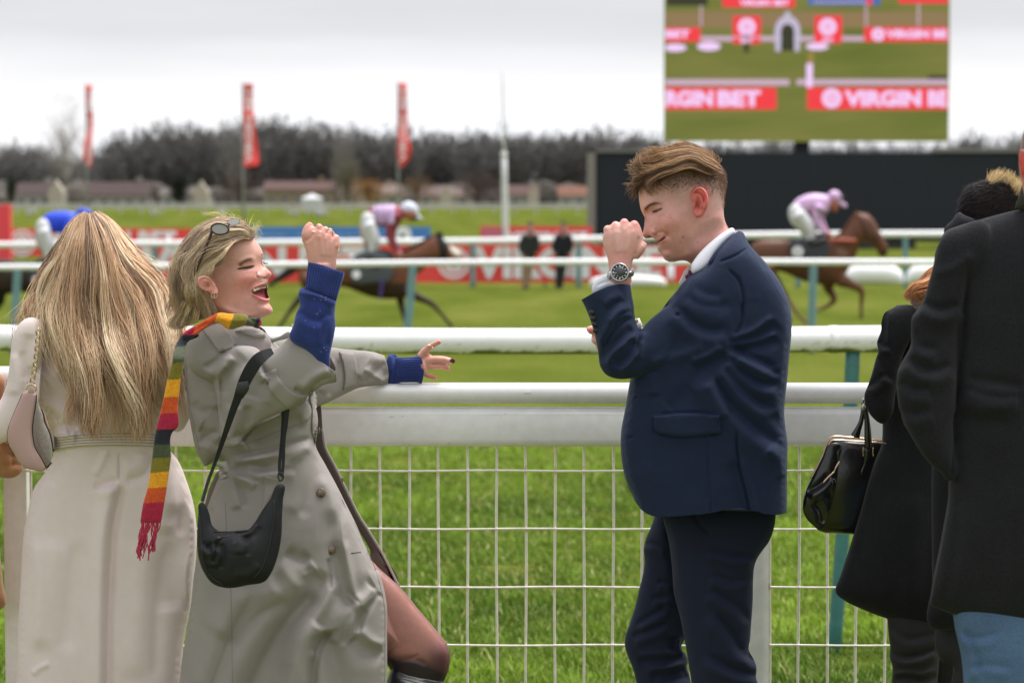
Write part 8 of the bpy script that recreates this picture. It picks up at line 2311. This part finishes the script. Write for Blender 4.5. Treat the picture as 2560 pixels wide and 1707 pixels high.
    raw('boot', [Z([(660, 650, 8), (690, 690, 8), (760, 670, 8), (820, 650, 6)], Y - .28)], mat('jockey_boot'), j)
    raw('helmet', [blob(e((838, 230), (852, 196), (890, 176), (935, 184), (965, 215), (972, 262), (950, 285), (900, 280), (850, 262)), Y, k=1.0, g=3.5), blob(e((945, 275), (985, 290), (1022, 318), (1012, 345), (970, 322), (938, 300)), Y, k=.8, g=3)], ink('helmet_pink', pink, rough=.35), j)
    raw('goggles', [Z([(965, 205, 2.5), (985, 240, 3), (990, 275, 3)], Y - .06)], mat('goggle'), j)
chestnut()

def bystander(label, k, ox, oy, Y, coat, leg, head, feet):
    o = empty('person', (float(P(k((ox, oy))[0][0], 700, Y)[0]), Y, gz(Y)), label, 'person', 'people standing at the far rail')
    c = lambda *p: [tuple([q[0] + 0, q[1]] + list(q[2:])) for q in k(*[(a + ox, b + oy) for a, b in p])]
    w_ = lambda pts, Yc: ptube([tuple(c(p[:2])[0]) + (p[2],) for p in pts], Yc, 5, sub=3)
    V, F = remesh(*join([blob(c((-38, 0), (-30, -28), (0, -42), (30, -28), (36, 0), (28, 40), (0, 54), (-26, 40)), Y, k=.9, g=3), w_([(0, 40, 7), (0, 120, 9), (-10, 420, 9)], Y), w_([(-115, 385, 5), (-110, 410, 4)], Y - .1), w_([(72, 385, 5), (70, 410, 4)], Y - .1)]), .02)
    link('body', mesh_from(V, F, True, np.tile(np.array(lin(150, 110, 96)), (len(V), 1))), skin_m, o)
    V, F = remesh(*join([blob(c((-40, 110), (0, 85), (50, 105), (90, 180), (105, 300), (85, 370), (50, 480), (-100, 480), (-110, 400), (-170, 330), (-120, 200)), Y, k=.7, g=5, cap=.17), w_([(-70, 150, 8), (-130, 290, 8), (-110, 380, 7)], Y - .1), w_([(70, 150, 8), (100, 290, 8), (70, 380, 7)], Y - .1)]), .022)
    link('jacket', mesh_from(shrink_smooth(V, F, 2), F), ink('jacket_' + feet, coat, rough=.8), o)
    V, F = remesh(*join([w_([(-60, 450, 11), (-70, 650, 9), (-80, 880, 7)], Y), w_([(0, 450, 11), (-20, 650, 9), (-60, 900, 7)], Y + .1)]), .02)
    link('trousers', mesh_from(V, F), ink('trouser_' + feet, leg, rough=.8), o)
    raw('shoe', [w_([(-80, 885, 6), (-60, 915, 6), (-20, 920, 4)], Y - .05), w_([(-60, 905, 6), (-40, 925, 5)], Y + .1)], ink('shoe_' + feet, lin(90, 50, 34) if feet == 'b' else (.03, .025, .02), rough=.6), o)
    raw('hair', [blob(c((-42, -6), (-36, -34), (0, -50), (36, -34), (42, -6), (20, -12), (-20, -12)), Y, k=1.0, g=3)], ink('hair_dark', head, rough=.8), o)
bystander('person in a dark jacket and tan trousers standing by the red banner', f1, 1040, 235, 64.6, lin(44, 46, 46), lin(150, 124, 100), (.02, .018, .016), 'a')
bystander('person in black jacket and black trousers standing by the red banner', f1, 1508, 235, 64.9, lin(26, 28, 36), lin(24, 28, 32), (.03, .03, .035), 'b')
